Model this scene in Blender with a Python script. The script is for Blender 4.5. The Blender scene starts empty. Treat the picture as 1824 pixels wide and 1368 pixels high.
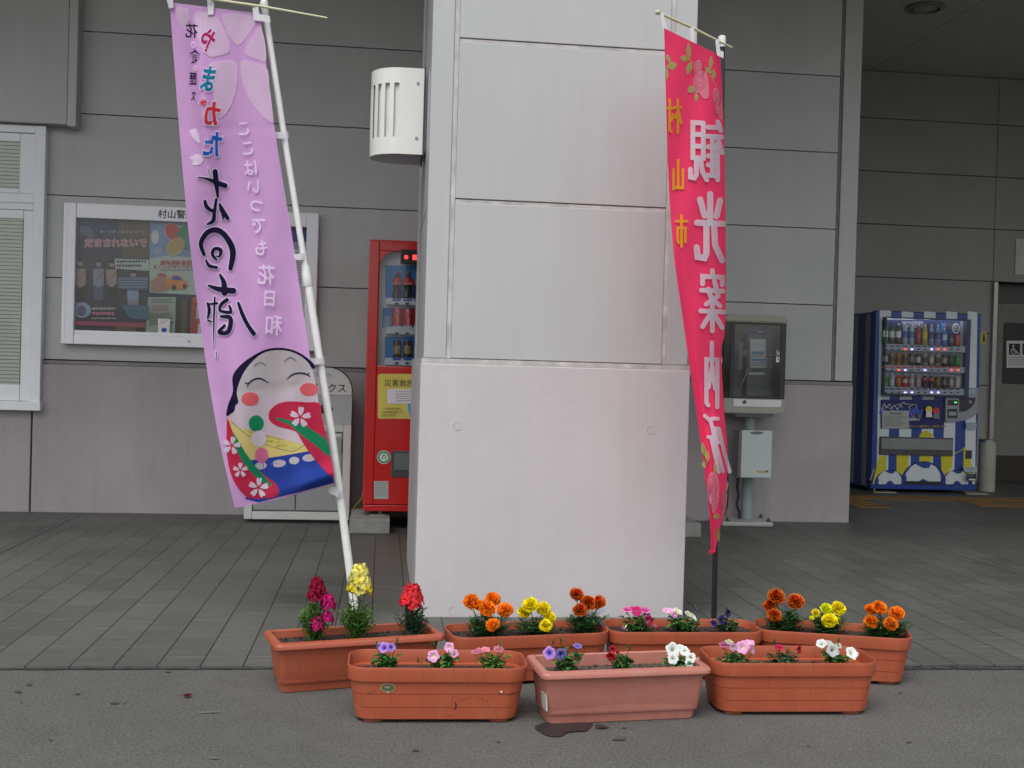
import bpy, bmesh, math, random
from mathutils import Vector, Matrix, noise
random.seed(7)
scene = bpy.context.scene
COL = scene.collection
PI = math.pi

# ------------------------------------------------------------------ camera
F = 2000.0; CAMH = 1.1
_r = math.atan(0.028)
_dx = (683-912)/F; _dy = (684-655.5)/F
_ux = _dx*math.cos(_r)-_dy*math.sin(_r); _uy = _dx*math.sin(_r)+_dy*math.cos(_r)
YAW = math.atan(-_ux); PITCH = -math.atan(_uy*math.cos(YAW))
cf = Vector((math.sin(YAW)*math.cos(PITCH), math.cos(YAW)*math.cos(PITCH), math.sin(PITCH)))
_rt = Vector((math.cos(YAW), -math.sin(YAW), 0)); _up = _rt.cross(cf)
cr = _rt*math.cos(_r)+_up*math.sin(_r); cu = -_rt*math.sin(_r)+_up*math.cos(_r)
CO = Vector((0, 0, CAMH))
cam_d = bpy.data.cameras.new('camera'); cam = bpy.data.objects.new('camera', cam_d); COL.objects.link(cam)
m = Matrix.Identity(4)
for i in range(3):
    m[i][0] = cr[i]; m[i][1] = cu[i]; m[i][2] = -cf[i]; m[i][3] = CO[i]
cam.matrix_world = m
cam_d.sensor_fit = 'HORIZONTAL'; cam_d.sensor_width = 36; cam_d.lens = F/1824*36
cam_d.clip_end = 2000; cam_d.clip_start = 0.05
scene.camera = cam
scene.render.resolution_x = 1024; scene.render.resolution_y = 768

def ray(x, y): return cf + cr*((x-912)/F) + cu*((684-y)/F)
def pY(x, y, Y):
    d = ray(x, y); return CO + d*(Y/d.y)
def pZ(x, y, z=0.0):
    d = ray(x, y); return CO + d*((z-CAMH)/d.z)
def pD(x, y, D): return CO + ray(x, y)*D

# ------------------------------------------------------------------ world, sun, exposure
SUN_EL = math.radians(58); SUN_AZ = math.radians(205)     # from the front-left of the facade, high, veiled by cloud
w = bpy.data.worlds.new('World'); scene.world = w; w.use_nodes = True
nt = w.node_tree; nt.nodes.clear()
sky = nt.nodes.new('ShaderNodeTexSky'); sky.sky_type = 'NISHITA'; sky.sun_disc = False
sky.sun_elevation = SUN_EL; sky.sun_rotation = SUN_AZ; sky.dust_density = 4.0; sky.air_density = 1.2; sky.ozone_density = 1.0
hs = nt.nodes.new('ShaderNodeHueSaturation'); hs.inputs['Saturation'].default_value = 0.28
bg = nt.nodes.new('ShaderNodeBackground'); bg.inputs['Strength'].default_value = 0.13
wo = nt.nodes.new('ShaderNodeOutputWorld')
nt.links.new(sky.outputs[0], hs.inputs['Color']); nt.links.new(hs.outputs[0], bg.inputs['Color']); nt.links.new(bg.outputs[0], wo.inputs[0])
sl = bpy.data.lights.new('sun', 'SUN'); sl.energy = 0.6; sl.angle = math.radians(40); sl.color = (1, 0.975, 0.94)
so = bpy.data.objects.new('sun', sl); COL.objects.link(so)
_sd = Vector((math.sin(SUN_AZ)*math.cos(SUN_EL), math.cos(SUN_AZ)*math.cos(SUN_EL), math.sin(SUN_EL)))
so.rotation_euler = _sd.to_track_quat('Z', 'Y').to_euler(); so.location = (0, -5, 12)
scene.view_settings.view_transform = 'Standard'; scene.view_settings.look = 'None'
scene.view_settings.exposure = 0.72; scene.view_settings.gamma = 1.0
scene.view_settings.use_curve_mapping = False

# ------------------------------------------------------------------ materials
def lin(r, g, b):
    def f(c):
        c /= 255.0
        return c/12.92 if c <= 0.04045 else ((c+0.055)/1.055)**2.4
    return (f(r), f(g), f(b))
MC = {}
def mat(name, col, rough=0.6, metal=0.0, var=0.08, vs=6.0, bump=0.0, bs=60.0, spec=0.5, emit=None, es=1.0, fine=0.0, fs=300.0, coat=0.0, trans=0.0):
    if name in MC: return MC[name]
    m = bpy.data.materials.new(name); m.use_nodes = True; MC[name] = m
    n = m.node_tree.nodes; l = m.node_tree.links; b = n['Principled BSDF']
    b.inputs['Roughness'].default_value = rough; b.inputs['Metallic'].default_value = metal
    b.inputs['Specular IOR Level'].default_value = spec; b.inputs['Coat Weight'].default_value = coat
    tc = n.new('ShaderNodeTexCoord')
    if var > 0 or fine > 0:
        nz = n.new('ShaderNodeTexNoise'); nz.inputs['Scale'].default_value = vs; nz.inputs['Detail'].default_value = 6
        l.new(tc.outputs['Object'], nz.inputs['Vector'])
        mr = n.new('ShaderNodeMapRange'); mr.inputs[1].default_value = 0.3; mr.inputs[2].default_value = 0.7
        mr.inputs[3].default_value = 1-var; mr.inputs[4].default_value = 1+var
        l.new(nz.outputs[0], mr.inputs[0]); out = mr.outputs[0]
        if fine > 0:
            nf = n.new('ShaderNodeTexNoise'); nf.inputs['Scale'].default_value = fs; nf.inputs['Detail'].default_value = 3
            l.new(tc.outputs['Object'], nf.inputs['Vector'])
            mf = n.new('ShaderNodeMapRange'); mf.inputs[1].default_value = 0.3; mf.inputs[2].default_value = 0.7
            mf.inputs[3].default_value = 1-fine; mf.inputs[4].default_value = 1+fine; l.new(nf.outputs[0], mf.inputs[0])
            mm = n.new('ShaderNodeMath'); mm.operation = 'MULTIPLY'; l.new(out, mm.inputs[0]); l.new(mf.outputs[0], mm.inputs[1]); out = mm.outputs[0]
        vm = n.new('ShaderNodeVectorMath'); vm.operation = 'SCALE'; vm.inputs[0].default_value = col
        l.new(out, vm.inputs['Scale']); l.new(vm.outputs[0], b.inputs['Base Color'])
    else:
        b.inputs['Base Color'].default_value = (*col, 1)
    if bump > 0:
        nb = n.new('ShaderNodeTexNoise'); nb.inputs['Scale'].default_value = bs; nb.inputs['Detail'].default_value = 4
        l.new(tc.outputs['Object'], nb.inputs['Vector'])
        bp = n.new('ShaderNodeBump'); bp.inputs['Strength'].default_value = bump; bp.inputs['Distance'].default_value = 0.005
        l.new(nb.outputs[0], bp.inputs['Height']); l.new(bp.outputs[0], b.inputs['Normal'])
    if emit:
        b.inputs['Emission Color'].default_value = (*emit, 1); b.inputs['Emission Strength'].default_value = es
    if trans > 0:
        t = n.new('ShaderNodeBsdfTranslucent'); mx = n.new('ShaderNodeMixShader'); mx.inputs[0].default_value = trans
        if var > 0: l.new(vm.outputs[0], t.inputs['Color'])
        else: t.inputs['Color'].default_value = (*col, 1)
        l.new(b.outputs[0], mx.inputs[1]); l.new(t.outputs[0], mx.inputs[2]); l.new(mx.outputs[0], n['Material Output'].inputs[0])
    return m

def weather(m, streak=0.05, island=0.03):
    """faint vertical rain streaks and a slightly different tone on each separate panel"""
    n = m.node_tree.nodes; l = m.node_tree.links; b = n['Principled BSDF']; src = b.inputs['Base Color'].links[0].from_socket
    tc = n.new('ShaderNodeNewGeometry'); mp = n.new('ShaderNodeMapping'); mp.inputs['Scale'].default_value = (7, 7, 0.55); l.new(tc.outputs['Position'], mp.inputs[0])
    nz = n.new('ShaderNodeTexNoise'); nz.inputs['Scale'].default_value = 2.0; nz.inputs['Detail'].default_value = 7; nz.inputs['Roughness'].default_value = 0.65; l.new(mp.outputs[0], nz.inputs[0])
    mr = n.new('ShaderNodeMapRange'); mr.inputs[1].default_value = 0.35; mr.inputs[2].default_value = 0.65; mr.inputs[3].default_value = 1-streak; mr.inputs[4].default_value = 1+streak*0.6; l.new(nz.outputs[0], mr.inputs[0])
    m2 = n.new('ShaderNodeMapRange'); m2.inputs[3].default_value = 1-island; m2.inputs[4].default_value = 1+island; l.new(tc.outputs['Random Per Island'], m2.inputs[0])
    mm = n.new('ShaderNodeMath'); mm.operation = 'MULTIPLY'; l.new(mr.outputs[0], mm.inputs[0]); l.new(m2.outputs[0], mm.inputs[1])
    vm = n.new('ShaderNodeVectorMath'); vm.operation = 'SCALE'; l.new(src, vm.inputs[0]); l.new(mm.outputs[0], vm.inputs['Scale']); l.new(vm.outputs[0], b.inputs['Base Color'])
    return m
def flat(name, rgb, rough=0.55, emit=0.0):
    c = lin(*rgb); return mat(name, c, rough, var=0.03, vs=20, emit=c if emit else None, es=emit)

def glass_mat(name='clear glass', tint=(0.86, 0.9, 0.9), refl=1.0):
    if name in MC: return MC[name]
    m = bpy.data.materials.new(name); m.use_nodes = True; MC[name] = m
    n = m.node_tree.nodes; l = m.node_tree.links; n.remove(n['Principled BSDF'])
    t = n.new('ShaderNodeBsdfTransparent'); t.inputs[0].default_value = (*tint, 1)
    g = n.new('ShaderNodeBsdfGlossy'); g.inputs['Roughness'].default_value = 0.03
    fr = n.new('ShaderNodeFresnel'); fr.inputs[0].default_value = 1.6
    mu = n.new('ShaderNodeMath'); mu.operation = 'MULTIPLY'; mu.inputs[1].default_value = refl; l.new(fr.outputs[0], mu.inputs[0])
    mx = n.new('ShaderNodeMixShader'); l.new(mu.outputs[0], mx.inputs[0]); l.new(t.outputs[0], mx.inputs[1]); l.new(g.outputs[0], mx.inputs[2])
    l.new(mx.outputs[0], n['Material Output'].inputs[0])
    return m

def petal_mat(name, c0, c1, pos0=0.2, pos1=0.8, trans=0.3, rough=0.6):
    """colour runs from c0 at a petal's base to c1 at its tip (attribute t), r varies each petal"""
    if name in MC: return MC[name]
    m = bpy.data.materials.new(name); m.use_nodes = True; MC[name] = m
    n = m.node_tree.nodes; l = m.node_tree.links; b = n['Principled BSDF']; b.inputs['Roughness'].default_value = rough
    b.inputs['Specular IOR Level'].default_value = 0.25
    a = n.new('ShaderNodeAttribute'); a.attribute_name = 'col'
    sp = n.new('ShaderNodeSeparateColor'); l.new(a.outputs['Color'], sp.inputs[0])
    cr_ = n.new('ShaderNodeValToRGB'); cr_.color_ramp.elements[0].position = pos0; cr_.color_ramp.elements[0].color = (*c0, 1)
    cr_.color_ramp.elements[1].position = pos1; cr_.color_ramp.elements[1].color = (*c1, 1)
    l.new(sp.outputs[0], cr_.inputs[0])
    mr = n.new('ShaderNodeMapRange'); mr.inputs[3].default_value = 0.6; mr.inputs[4].default_value = 1.3; l.new(sp.outputs[1], mr.inputs[0])
    vm = n.new('ShaderNodeVectorMath'); vm.operation = 'SCALE'; l.new(cr_.outputs[0], vm.inputs[0]); l.new(mr.outputs[0], vm.inputs['Scale'])
    l.new(vm.outputs[0], b.inputs['Base Color'])
    t = n.new('ShaderNodeBsdfTranslucent'); l.new(vm.outputs[0], t.inputs[0])
    mx = n.new('ShaderNodeMixShader'); mx.inputs[0].default_value = trans
    l.new(b.outputs[0], mx.inputs[1]); l.new(t.outputs[0], mx.inputs[2]); l.new(mx.outputs[0], n['Material Output'].inputs[0])
    return m

# ------------------------------------------------------------------ mesh helpers
WL = {}
def thing(name, label, cat, loc=(0, 0, 0), rotz=0.0, group=None):
    o = bpy.data.objects.new(name, None); COL.objects.link(o); o.empty_display_size = 0.1
    o.location = loc; o.rotation_euler = (0, 0, rotz); o['label'] = label; o['category'] = cat
    if group: o['group'] = group
    WL[o.name] = Vector(loc); return o
def tag(o, label, cat, group=None, kind=None):
    if label: o['label'] = label
    if cat: o['category'] = cat
    if group: o['group'] = group
    if kind: o['kind'] = kind
    return o
def _sharp(me):
    fl = [p.use_smooth for p in me.polygons]
    if not any(fl): return
    me.set_sharp_from_angle(angle=math.radians(32)); me.polygons.foreach_set('use_smooth', fl)
def obj(name, bm, mats, parent=None, local=False, smooth=False, label=None):
    me = bpy.data.meshes.new(name); bmesh.ops.recalc_face_normals(bm, faces=bm.faces) if not getattr(bm, 'tag_keep', False) else None
    bm.to_mesh(me); bm.free()
    if smooth:
        for p in me.polygons: p.use_smooth = True
    if 'col' not in me.attributes and name not in ('cloth', 'lettering', 'picture', 'print'): _sharp(me)
    if not isinstance(mats, (list, tuple)): mats = [mats]
    for q in mats: me.materials.append(q)
    o = bpy.data.objects.new(name, me); COL.objects.link(o)
    if parent:
        wl = WL.get(parent.name, Vector())
        if not local: me.transform(Matrix.Translation(-wl))
        o.parent = parent; WL[o.name] = wl
    elif not local:
        xs = [v.co for v in me.vertices]
        c = Vector(((min(v.x for v in xs)+max(v.x for v in xs))/2, (min(v.y for v in xs)+max(v.y for v in xs))/2, min(v.z for v in xs)))
        me.transform(Matrix.Translation(-c)); o.location = c; WL[o.name] = c
    if label: o['label'] = label
    return o
def B(): return bmesh.new()
def box(bm, x0, x1, y0, y1, z0, z1, bev=0.0, mi=0):
    if x0 > x1: x0, x1 = x1, x0
    if y0 > y1: y0, y1 = y1, y0
    if z0 > z1: z0, z1 = z1, z0
    t = bmesh.new(); r = bmesh.ops.create_cube(t, size=1)
    for v in t.verts: v.co = Vector(((x0+x1)/2+v.co.x*(x1-x0), (y0+y1)/2+v.co.y*(y1-y0), (z0+z1)/2+v.co.z*(z1-z0)))
    if bev > 0: bmesh.ops.bevel(t, geom=list(t.edges), offset=bev, segments=2, affect='EDGES', profile=0.5)
    for f in t.faces: f.material_index = mi
    merge(bm, t)
def merge(bm, t):
    me = bpy.data.meshes.new('tmp'); t.to_mesh(me); t.free(); bm.from_mesh(me); bpy.data.meshes.remove(me)
def tube(bm, pts, rad, seg=12, mi=0, caps=True):
    pts = [Vector(p) for p in pts]
    if not isinstance(rad, (list, tuple)): rad = [rad]*len(pts)
    rings = []
    prev = None
    for i, p in enumerate(pts):
        d = (pts[min(i+1, len(pts)-1)]-pts[max(i-1, 0)]).normalized()
        a = prev if prev is not None else (Vector((1, 0, 0)) if abs(d.x) < 0.9 else Vector((0, 0, 1)))
        a = (a-d*a.dot(d)).normalized(); prev = a; b = d.cross(a)
        rings.append([bm.verts.new(p+(a*math.cos(2*PI*k/seg)+b*math.sin(2*PI*k/seg))*rad[i]) for k in range(seg)])
    for i in range(len(rings)-1):
        for k in range(seg):
            f = bm.faces.new((rings[i][k], rings[i][(k+1) % seg], rings[i+1][(k+1) % seg], rings[i+1][k])); f.material_index = mi; f.smooth = True
    if caps:
        for rg, rv in ((rings[0], True), (rings[-1], False)):
            f = bm.faces.new(rg[::-1] if rv else rg); f.material_index = mi
def lathe(bm, prof, c, seg=16, mi=0, mis=None):
    c = Vector(c); rings = []
    for r, z in prof: rings.append([bm.verts.new(c+Vector((r*math.cos(2*PI*k/seg), r*math.sin(2*PI*k/seg), z))) for k in range(seg)])
    for i in range(len(rings)-1):
        for k in range(seg):
            f = bm.faces.new((rings[i][k], rings[i][(k+1) % seg], rings[i+1][(k+1) % seg], rings[i+1][k])); f.smooth = True
            f.material_index = mis[i] if mis else mi
    f = bm.faces.new(rings[0][::-1]); f.material_index = mis[0] if mis else mi
    f = bm.faces.new(rings[-1]); f.material_index = mis[-1] if mis else mi
def extr(bm, pts, y0, y1, mi=0):
    """prism: pts (x,z) in the XZ plane, from y0 to y1"""
    a = [bm.verts.new((p[0], y0, p[1])) for p in pts]; b = [bm.verts.new((p[0], y1, p[1])) for p in pts]
    n = len(pts); fs = [bm.faces.new(a), bm.faces.new(b[::-1])]
    for i in range(n): fs.append(bm.faces.new((a[i], b[i], b[(i+1) % n], a[(i+1) % n])))
    for f in fs: f.material_index = mi
def part(name, fn, mats, parent, **k):
    bm = B(); fn(bm); return obj(name, bm, mats, parent, **k)
def bpart(name, b6, m, parent, bev=0.0, **k):
    bm = B(); box(bm, *b6, bev=bev); return obj(name, bm, m, parent, **k)

STROKES = {
 '観': ['18,5 10,18', '13,14 46,14', '6,28 48,28', '20,28 6,52', '19,38 19,94', '34,28 34,88', '19,44 46,44', '19,58 46,58', '19,72 46,72', '19,88 48,88', '60,8 90,8 90,62 60,62 60,8', '60,26 90,26', '60,44 90,44', '68,63 63,82 50,95', '80,63 80,88 85,93 97,92 97,80'],
 '光': ['50,4 50,42', '18,12 30,34', '82,12 68,34', '8,44 92,44', '38,46 34,74 12,94', '62,46 62,86 68,92 90,91 93,78'],
 '案': ['50,2 50,12', '12,24 12,12 88,12 88,24', '42,18 28,42 74,56', '66,32 54,46 20,58', '8,34 92,34', '5,67 95,67', '50,56 50,98', '46,69 12,92', '54,69 88,92'],
 '内': ['14,96 14,28 86,28 86,90 74,94', '50,4 50,30 44,50 26,70', '50,40 72,68'],
 '所': ['6,10 46,10', '14,26 42,26 42,48 14,48', '14,26 14,62 6,94', '90,6 60,14', '58,14 58,52 50,94', '58,40 97,40', '80,40 80,96'],
 '村': ['5,26 46,26', '26,5 26,95', '25,30 5,68', '28,38 42,54', '52,28 97,28', '80,5 80,88 68,92', '58,46 67,62'],
 '山': ['50,8 50,88', '15,35 15,88 85,88', '85,35 85,92'],
 '市': ['50,3 50,18', '6,20 94,20', '50,20 50,96', '20,82 20,40 80,40 80,78 70,84']}
# ------------------------------------------------------------------ 2D artwork (prints, lettering, decals)
_tc = {}
def text2d(s, bold=0.0):
    key = (s, bold)
    if key not in _tc:
        cu_ = bpy.data.curves.new('t', 'FONT'); cu_.body = s; cu_.size = 1; cu_.align_x = 'CENTER'; cu_.align_y = 'CENTER'
        cu_.offset = bold; cu_.resolution_u = 3; cu_.dimensions = '2D'; cu_.fill_mode = 'BOTH'
        o = bpy.data.objects.new('t', cu_); COL.objects.link(o)
        dg = bpy.context.evaluated_depsgraph_get(); me = bpy.data.meshes.new_from_object(o.evaluated_get(dg))
        vs = [(v.co.x, v.co.y) for v in me.vertices]; fs = [tuple(p.vertices) for p in me.polygons]
        bpy.data.objects.remove(o); bpy.data.curves.remove(cu_); bpy.data.meshes.remove(me)
        if vs:
            cx = (min(v[0] for v in vs)+max(v[0] for v in vs))/2; cy = (min(v[1] for v in vs)+max(v[1] for v in vs))/2
            vs = [(v[0]-cx, v[1]-cy) for v in vs]
        _tc[key] = (vs, fs)
    return _tc[key]
class Art:
    """flat artwork in 2D units with y DOWN (as seen on the photo), each item on its own thin layer"""
    def __init__(s, step=0.00025): s.items = []; s.mats = []; s.step = step
    def mi(s, m):
        if m not in s.mats: s.mats.append(m)
        return s.mats.index(m)
    def add(s, vs, fs, m, layer=None): s.items.append((vs, fs, s.mi(m), len(s.items) if layer is None else layer)); return s
    def poly(s, pts, m, layer=None): return s.add(list(pts), [tuple(range(len(pts)))], m, layer)
    def rect(s, x0, y0, x1, y1, m, layer=None): return s.poly([(x0, y0), (x1, y0), (x1, y1), (x0, y1)], m, layer)
    def rrect(s, x0, y0, x1, y1, r, m, layer=None):
        p = []
        for cx, cy, a in ((x1-r, y1-r, 0), (x0+r, y1-r, 1), (x0+r, y0+r, 2), (x1-r, y0+r, 3)):
            for k in range(5): t = (a+k/4)*PI/2; p.append((cx+r*math.cos(t), cy+r*math.sin(t)))
        return s.poly(p, m, layer)
    def ell(s, cx, cy, rx, ry, m, rot=0, n=22, layer=None):
        c_, s_ = math.cos(rot), math.sin(rot)
        return s.poly([(cx+rx*math.cos(t)*c_-ry*math.sin(t)*s_, cy+rx*math.cos(t)*s_+ry*math.sin(t)*c_) for t in (2*PI*k/n for k in range(n))], m, layer)
    def stroke(s, pts, w, m, smooth=True, layer=None):
        if not isinstance(w, (list, tuple)): w = [w]*len(pts)
        P = [(p[0], p[1], w_) for p, w_ in zip(pts, w)]
        if smooth and len(P) > 2:
            Q = []
            for i in range(len(P)-1):
                p0 = P[max(i-1, 0)]; p1 = P[i]; p2 = P[i+1]; p3 = P[min(i+2, len(P)-1)]
                for k in range(5):
                    t = k/5
                    Q.append(tuple(0.5*((2*p1[j])+(-p0[j]+p2[j])*t+(2*p0[j]-5*p1[j]+4*p2[j]-p3[j])*t*t+(-p0[j]+3*p1[j]-3*p2[j]+p3[j])*t**3) for j in range(3)))
            Q.append(P[-1]); P = Q
        L = []; R = []; n = len(P)
        for i in range(n):
            a = P[max(i-1, 0)]; b = P[min(i+1, n-1)]; dx = b[0]-a[0]; dy = b[1]-a[1]; d = math.hypot(dx, dy) or 1
            nx = -dy/d; ny = dx/d; h = P[i][2]/2
            if not smooth and 0 < i < n-1:
                e1 = math.hypot(P[i][0]-a[0], P[i][1]-a[1]) or 1; e2 = math.hypot(b[0]-P[i][0], b[1]-P[i][1]) or 1
                n1 = (-(P[i][1]-a[1])/e1, (P[i][0]-a[0])/e1); n2 = (-(b[1]-P[i][1])/e2, (b[0]-P[i][0])/e2); sx_, sy_ = n1[0]+n2[0], n1[1]+n2[1]; q_ = math.hypot(sx_, sy_) or 1
                nx, ny = sx_/q_, sy_/q_; h = h/max(0.55, nx*n1[0]+ny*n1[1])
            L.append((P[i][0]+nx*h, P[i][1]+ny*h)); R.append((P[i][0]-nx*h, P[i][1]-ny*h))
        vs = L+R; fs = [(i, i+1, n+i+1, n+i) for i in range(n-1)]
        for e, sg in ((0, 1), (n-1, -1)):
            c = P[e]; a0 = math.atan2(L[e][1]-c[1], L[e][0]-c[0]); h = c[2]/2; idx = []
            for k in range(1, 6):
                t = a0+sg*PI*k/6; vs.append((c[0]+h*math.cos(t), c[1]+h*math.sin(t))); idx.append(len(vs)-1)
            fs.append((e, *idx, n+e))
        return s.add(vs, fs, m, layer)
    def text(s, t, cx, cy, h, m, mirror=False, bold=0.0, sx=1.0, rot=0.0, shear=0.0, layer=None):
        vs, fs = text2d(t, bold); c_, s_ = math.cos(rot), math.sin(rot); o = []
        for x, y in vs:
            x = x*h*sx*(-1 if mirror else 1); y = -y*h; x += shear*y
            o.append((cx+x*c_-y*s_, cy+x*s_+y*c_))
        if vs: s.add(o, fs, m, layer)
        return s
    def glyph(s, ch, cx, cy, w, hgt, lw, m, f=None):
        """rounded sign-writer's character seen from behind (mirrored); f bends the points"""
        for st_ in STROKES[ch]:
            P = [tuple(map(float, q.split(','))) for q in st_.split()]; Q = []
            for i in range(len(P)-1):
                for k in range(4): Q.append((P[i][0]+(P[i+1][0]-P[i][0])*k/4, P[i][1]+(P[i+1][1]-P[i][1])*k/4))
            Q.append(P[-1]); Q = [(cx-(x-50)/100*w, cy+(y-50)/100*hgt) for x, y in Q]
            if f: Q = [f(*q) for q in Q]
            s.stroke(Q, lw, m, smooth=False)
    def lines(s, x0, y0, x1, y1, n, m, frac=0.45, seed=0):
        """rows of small unreadable print"""
        rnd = random.Random(seed); L = len(s.items); dy = (y1-y0)/n
        for i in range(n):
            x = x0; yy = y0+dy*i; e = x1-(x1-x0)*rnd.uniform(0, 0.3)*(rnd.random() < 0.5)
            while x < e-dy*0.4:
                wd = dy*rnd.uniform(0.35, 0.6); s.rect(x, yy, min(x+wd, e), yy+dy*frac*rnd.uniform(0.7, 1.05), m, layer=L); x += wd+dy*rnd.uniform(0.12, 0.3)
    def build(s, name, parent, f, cut=None, **k):
        bm = B()
        for vs, fs, mi, layer in s.items:
            t = bmesh.new(); V = [t.verts.new((x, y, 0)) for x, y in vs]
            for q in fs:
                try: t.faces.new([V[i] for i in q])
                except ValueError: pass
            bmesh.ops.triangulate(t, faces=t.faces)
            if cut:
                x0 = min(v[0] for v in vs); x1 = max(v[0] for v in vs); y0 = min(v[1] for v in vs); y1 = max(v[1] for v in vs)
                g = math.ceil(x0/cut)*cut
                while g < x1: bmesh.ops.bisect_plane(t, geom=t.verts[:]+t.edges[:]+t.faces[:], plane_co=(g, 0, 0), plane_no=(1, 0, 0)); g += cut
                g = math.ceil(y0/cut)*cut
                while g < y1: bmesh.ops.bisect_plane(t, geom=t.verts[:]+t.edges[:]+t.faces[:], plane_co=(0, g, 0), plane_no=(0, 1, 0)); g += cut
            for v in t.verts: v.co = f(v.co.x, v.co.y, s.step*(layer+1))
            for q in t.faces: q.material_index = mi
            merge(bm, t)
        return obj(name, bm, s.mats, parent, **k)
def onY(Y):
    """photo-measured artwork laid on the plane y=Y, facing the street"""
    def f(x, y, h): p = pY(x, y, Y-0.0005); return Vector((p.x, Y-0.0005-h, p.z))
    return f
WHT = flat('print white', (215, 212, 214)); BLK = flat('print black', (24, 22, 30)); RED = flat('print red', (200, 45, 45))
GRY = flat('print grey', (120, 120, 125)); NAVY = flat('print navy', (30, 40, 85)); YEL = flat('print yellow', (215, 200, 60))
BLU = flat('print blue', (30, 70, 165)); GRN = flat('print green', (40, 140, 80)); PNK = flat('print pink', (215, 120, 150)); ORG = flat('print orange', (225, 140, 70))
#SECTION
# ------------------------------------------------------------------ the ground
WALL = 8.36; COLF = 4.95; RECY = 12.0; KERB = 4.12; ROOFZ = 4.56
def ground_mat_asphalt():
    m = bpy.data.materials.new('worn asphalt'); m.use_nodes = True; n = m.node_tree.nodes; l = m.node_tree.links; b = n['Principled BSDF']
    b.inputs['Roughness'].default_value = 0.85; b.inputs['Specular IOR Level'].default_value = 0.3
    g = n.new('ShaderNodeNewGeometry')
    def N(s, d, r=0.6):
        q = n.new('ShaderNodeTexNoise'); q.inputs['Scale'].default_value = s; q.inputs['Detail'].default_value = d; q.inputs['Roughness'].default_value = r
        l.new(g.outputs['Position'], q.inputs['Vector']); return q
    a = N(0.9, 5); c = N(105, 4, 0.85); e = N(9, 5, 0.7); v = n.new('ShaderNodeTexVoronoi'); v.inputs['Scale'].default_value = 190
    l.new(g.outputs['Position'], v.inputs['Vector'])
    r1 = n.new('ShaderNodeValToRGB'); r1.color_ramp.elements[0].position = 0.3; r1.color_ramp.elements[1].position = 0.72
    r1.color_ramp.elements[0].color = (0.083, 0.083, 0.077, 1); r1.color_ramp.elements[1].color = (0.122, 0.122, 0.115, 1)
    mixn = n.new('ShaderNodeMix'); mixn.data_type = 'FLOAT'; mixn.inputs[0].default_value = 0.45
    l.new(a.outputs[0], mixn.inputs[2]); l.new(e.outputs[0], mixn.inputs[3]); l.new(mixn.outputs[0], r1.inputs[0])
    mr = n.new('ShaderNodeMapRange'); mr.inputs[1].default_value = 0.33; mr.inputs[2].default_value = 0.67; mr.inputs[3].default_value = 0.5; mr.inputs[4].default_value = 1.55
    l.new(c.outputs[0], mr.inputs[0])
    mv = n.new('ShaderNodeMapRange'); mv.inputs[1].default_value = 0.0; mv.inputs[2].default_value = 0.5; mv.inputs[3].default_value = 1.15; mv.inputs[4].default_value = 0.85; l.new(v.outputs['Distance'], mv.inputs[0])
    mm = n.new('ShaderNodeMath'); mm.operation = 'MULTIPLY'; l.new(mr.outputs[0], mm.inputs[0]); l.new(mv.outputs[0], mm.inputs[1])
    vm = n.new('ShaderNodeVectorMath'); vm.operation = 'SCALE'; l.new(r1.outputs[0], vm.inputs[0]); l.new(mm.outputs[0], vm.inputs['Scale'])
    l.new(vm.outputs[0], b.inputs['Base Color'])
    bp = n.new('ShaderNodeBump'); bp.inputs['Strength'].default_value = 0.6; bp.inputs['Distance'].default_value = 0.003
    l.new(c.outputs[0], bp.inputs['Height']); l.new(bp.outputs[0], b.inputs['Normal'])
    l.new(b.outputs[0], n['Material Output'].inputs[0]); return m
ASPH = ground_mat_asphalt()
bm = B()
for x0, x1, y0, y1 in ((-60, 60, -80, KERB+0.02),):
    vs = [bm.verts.new(p) for p in ((x0, y0, 0), (x1, y0, 0), (x1, y1, 0), (x0, y1, 0))]; bm.faces.new(vs)
tag(obj('road', bm, ASPH, local=True), None, None, kind='structure')

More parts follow.
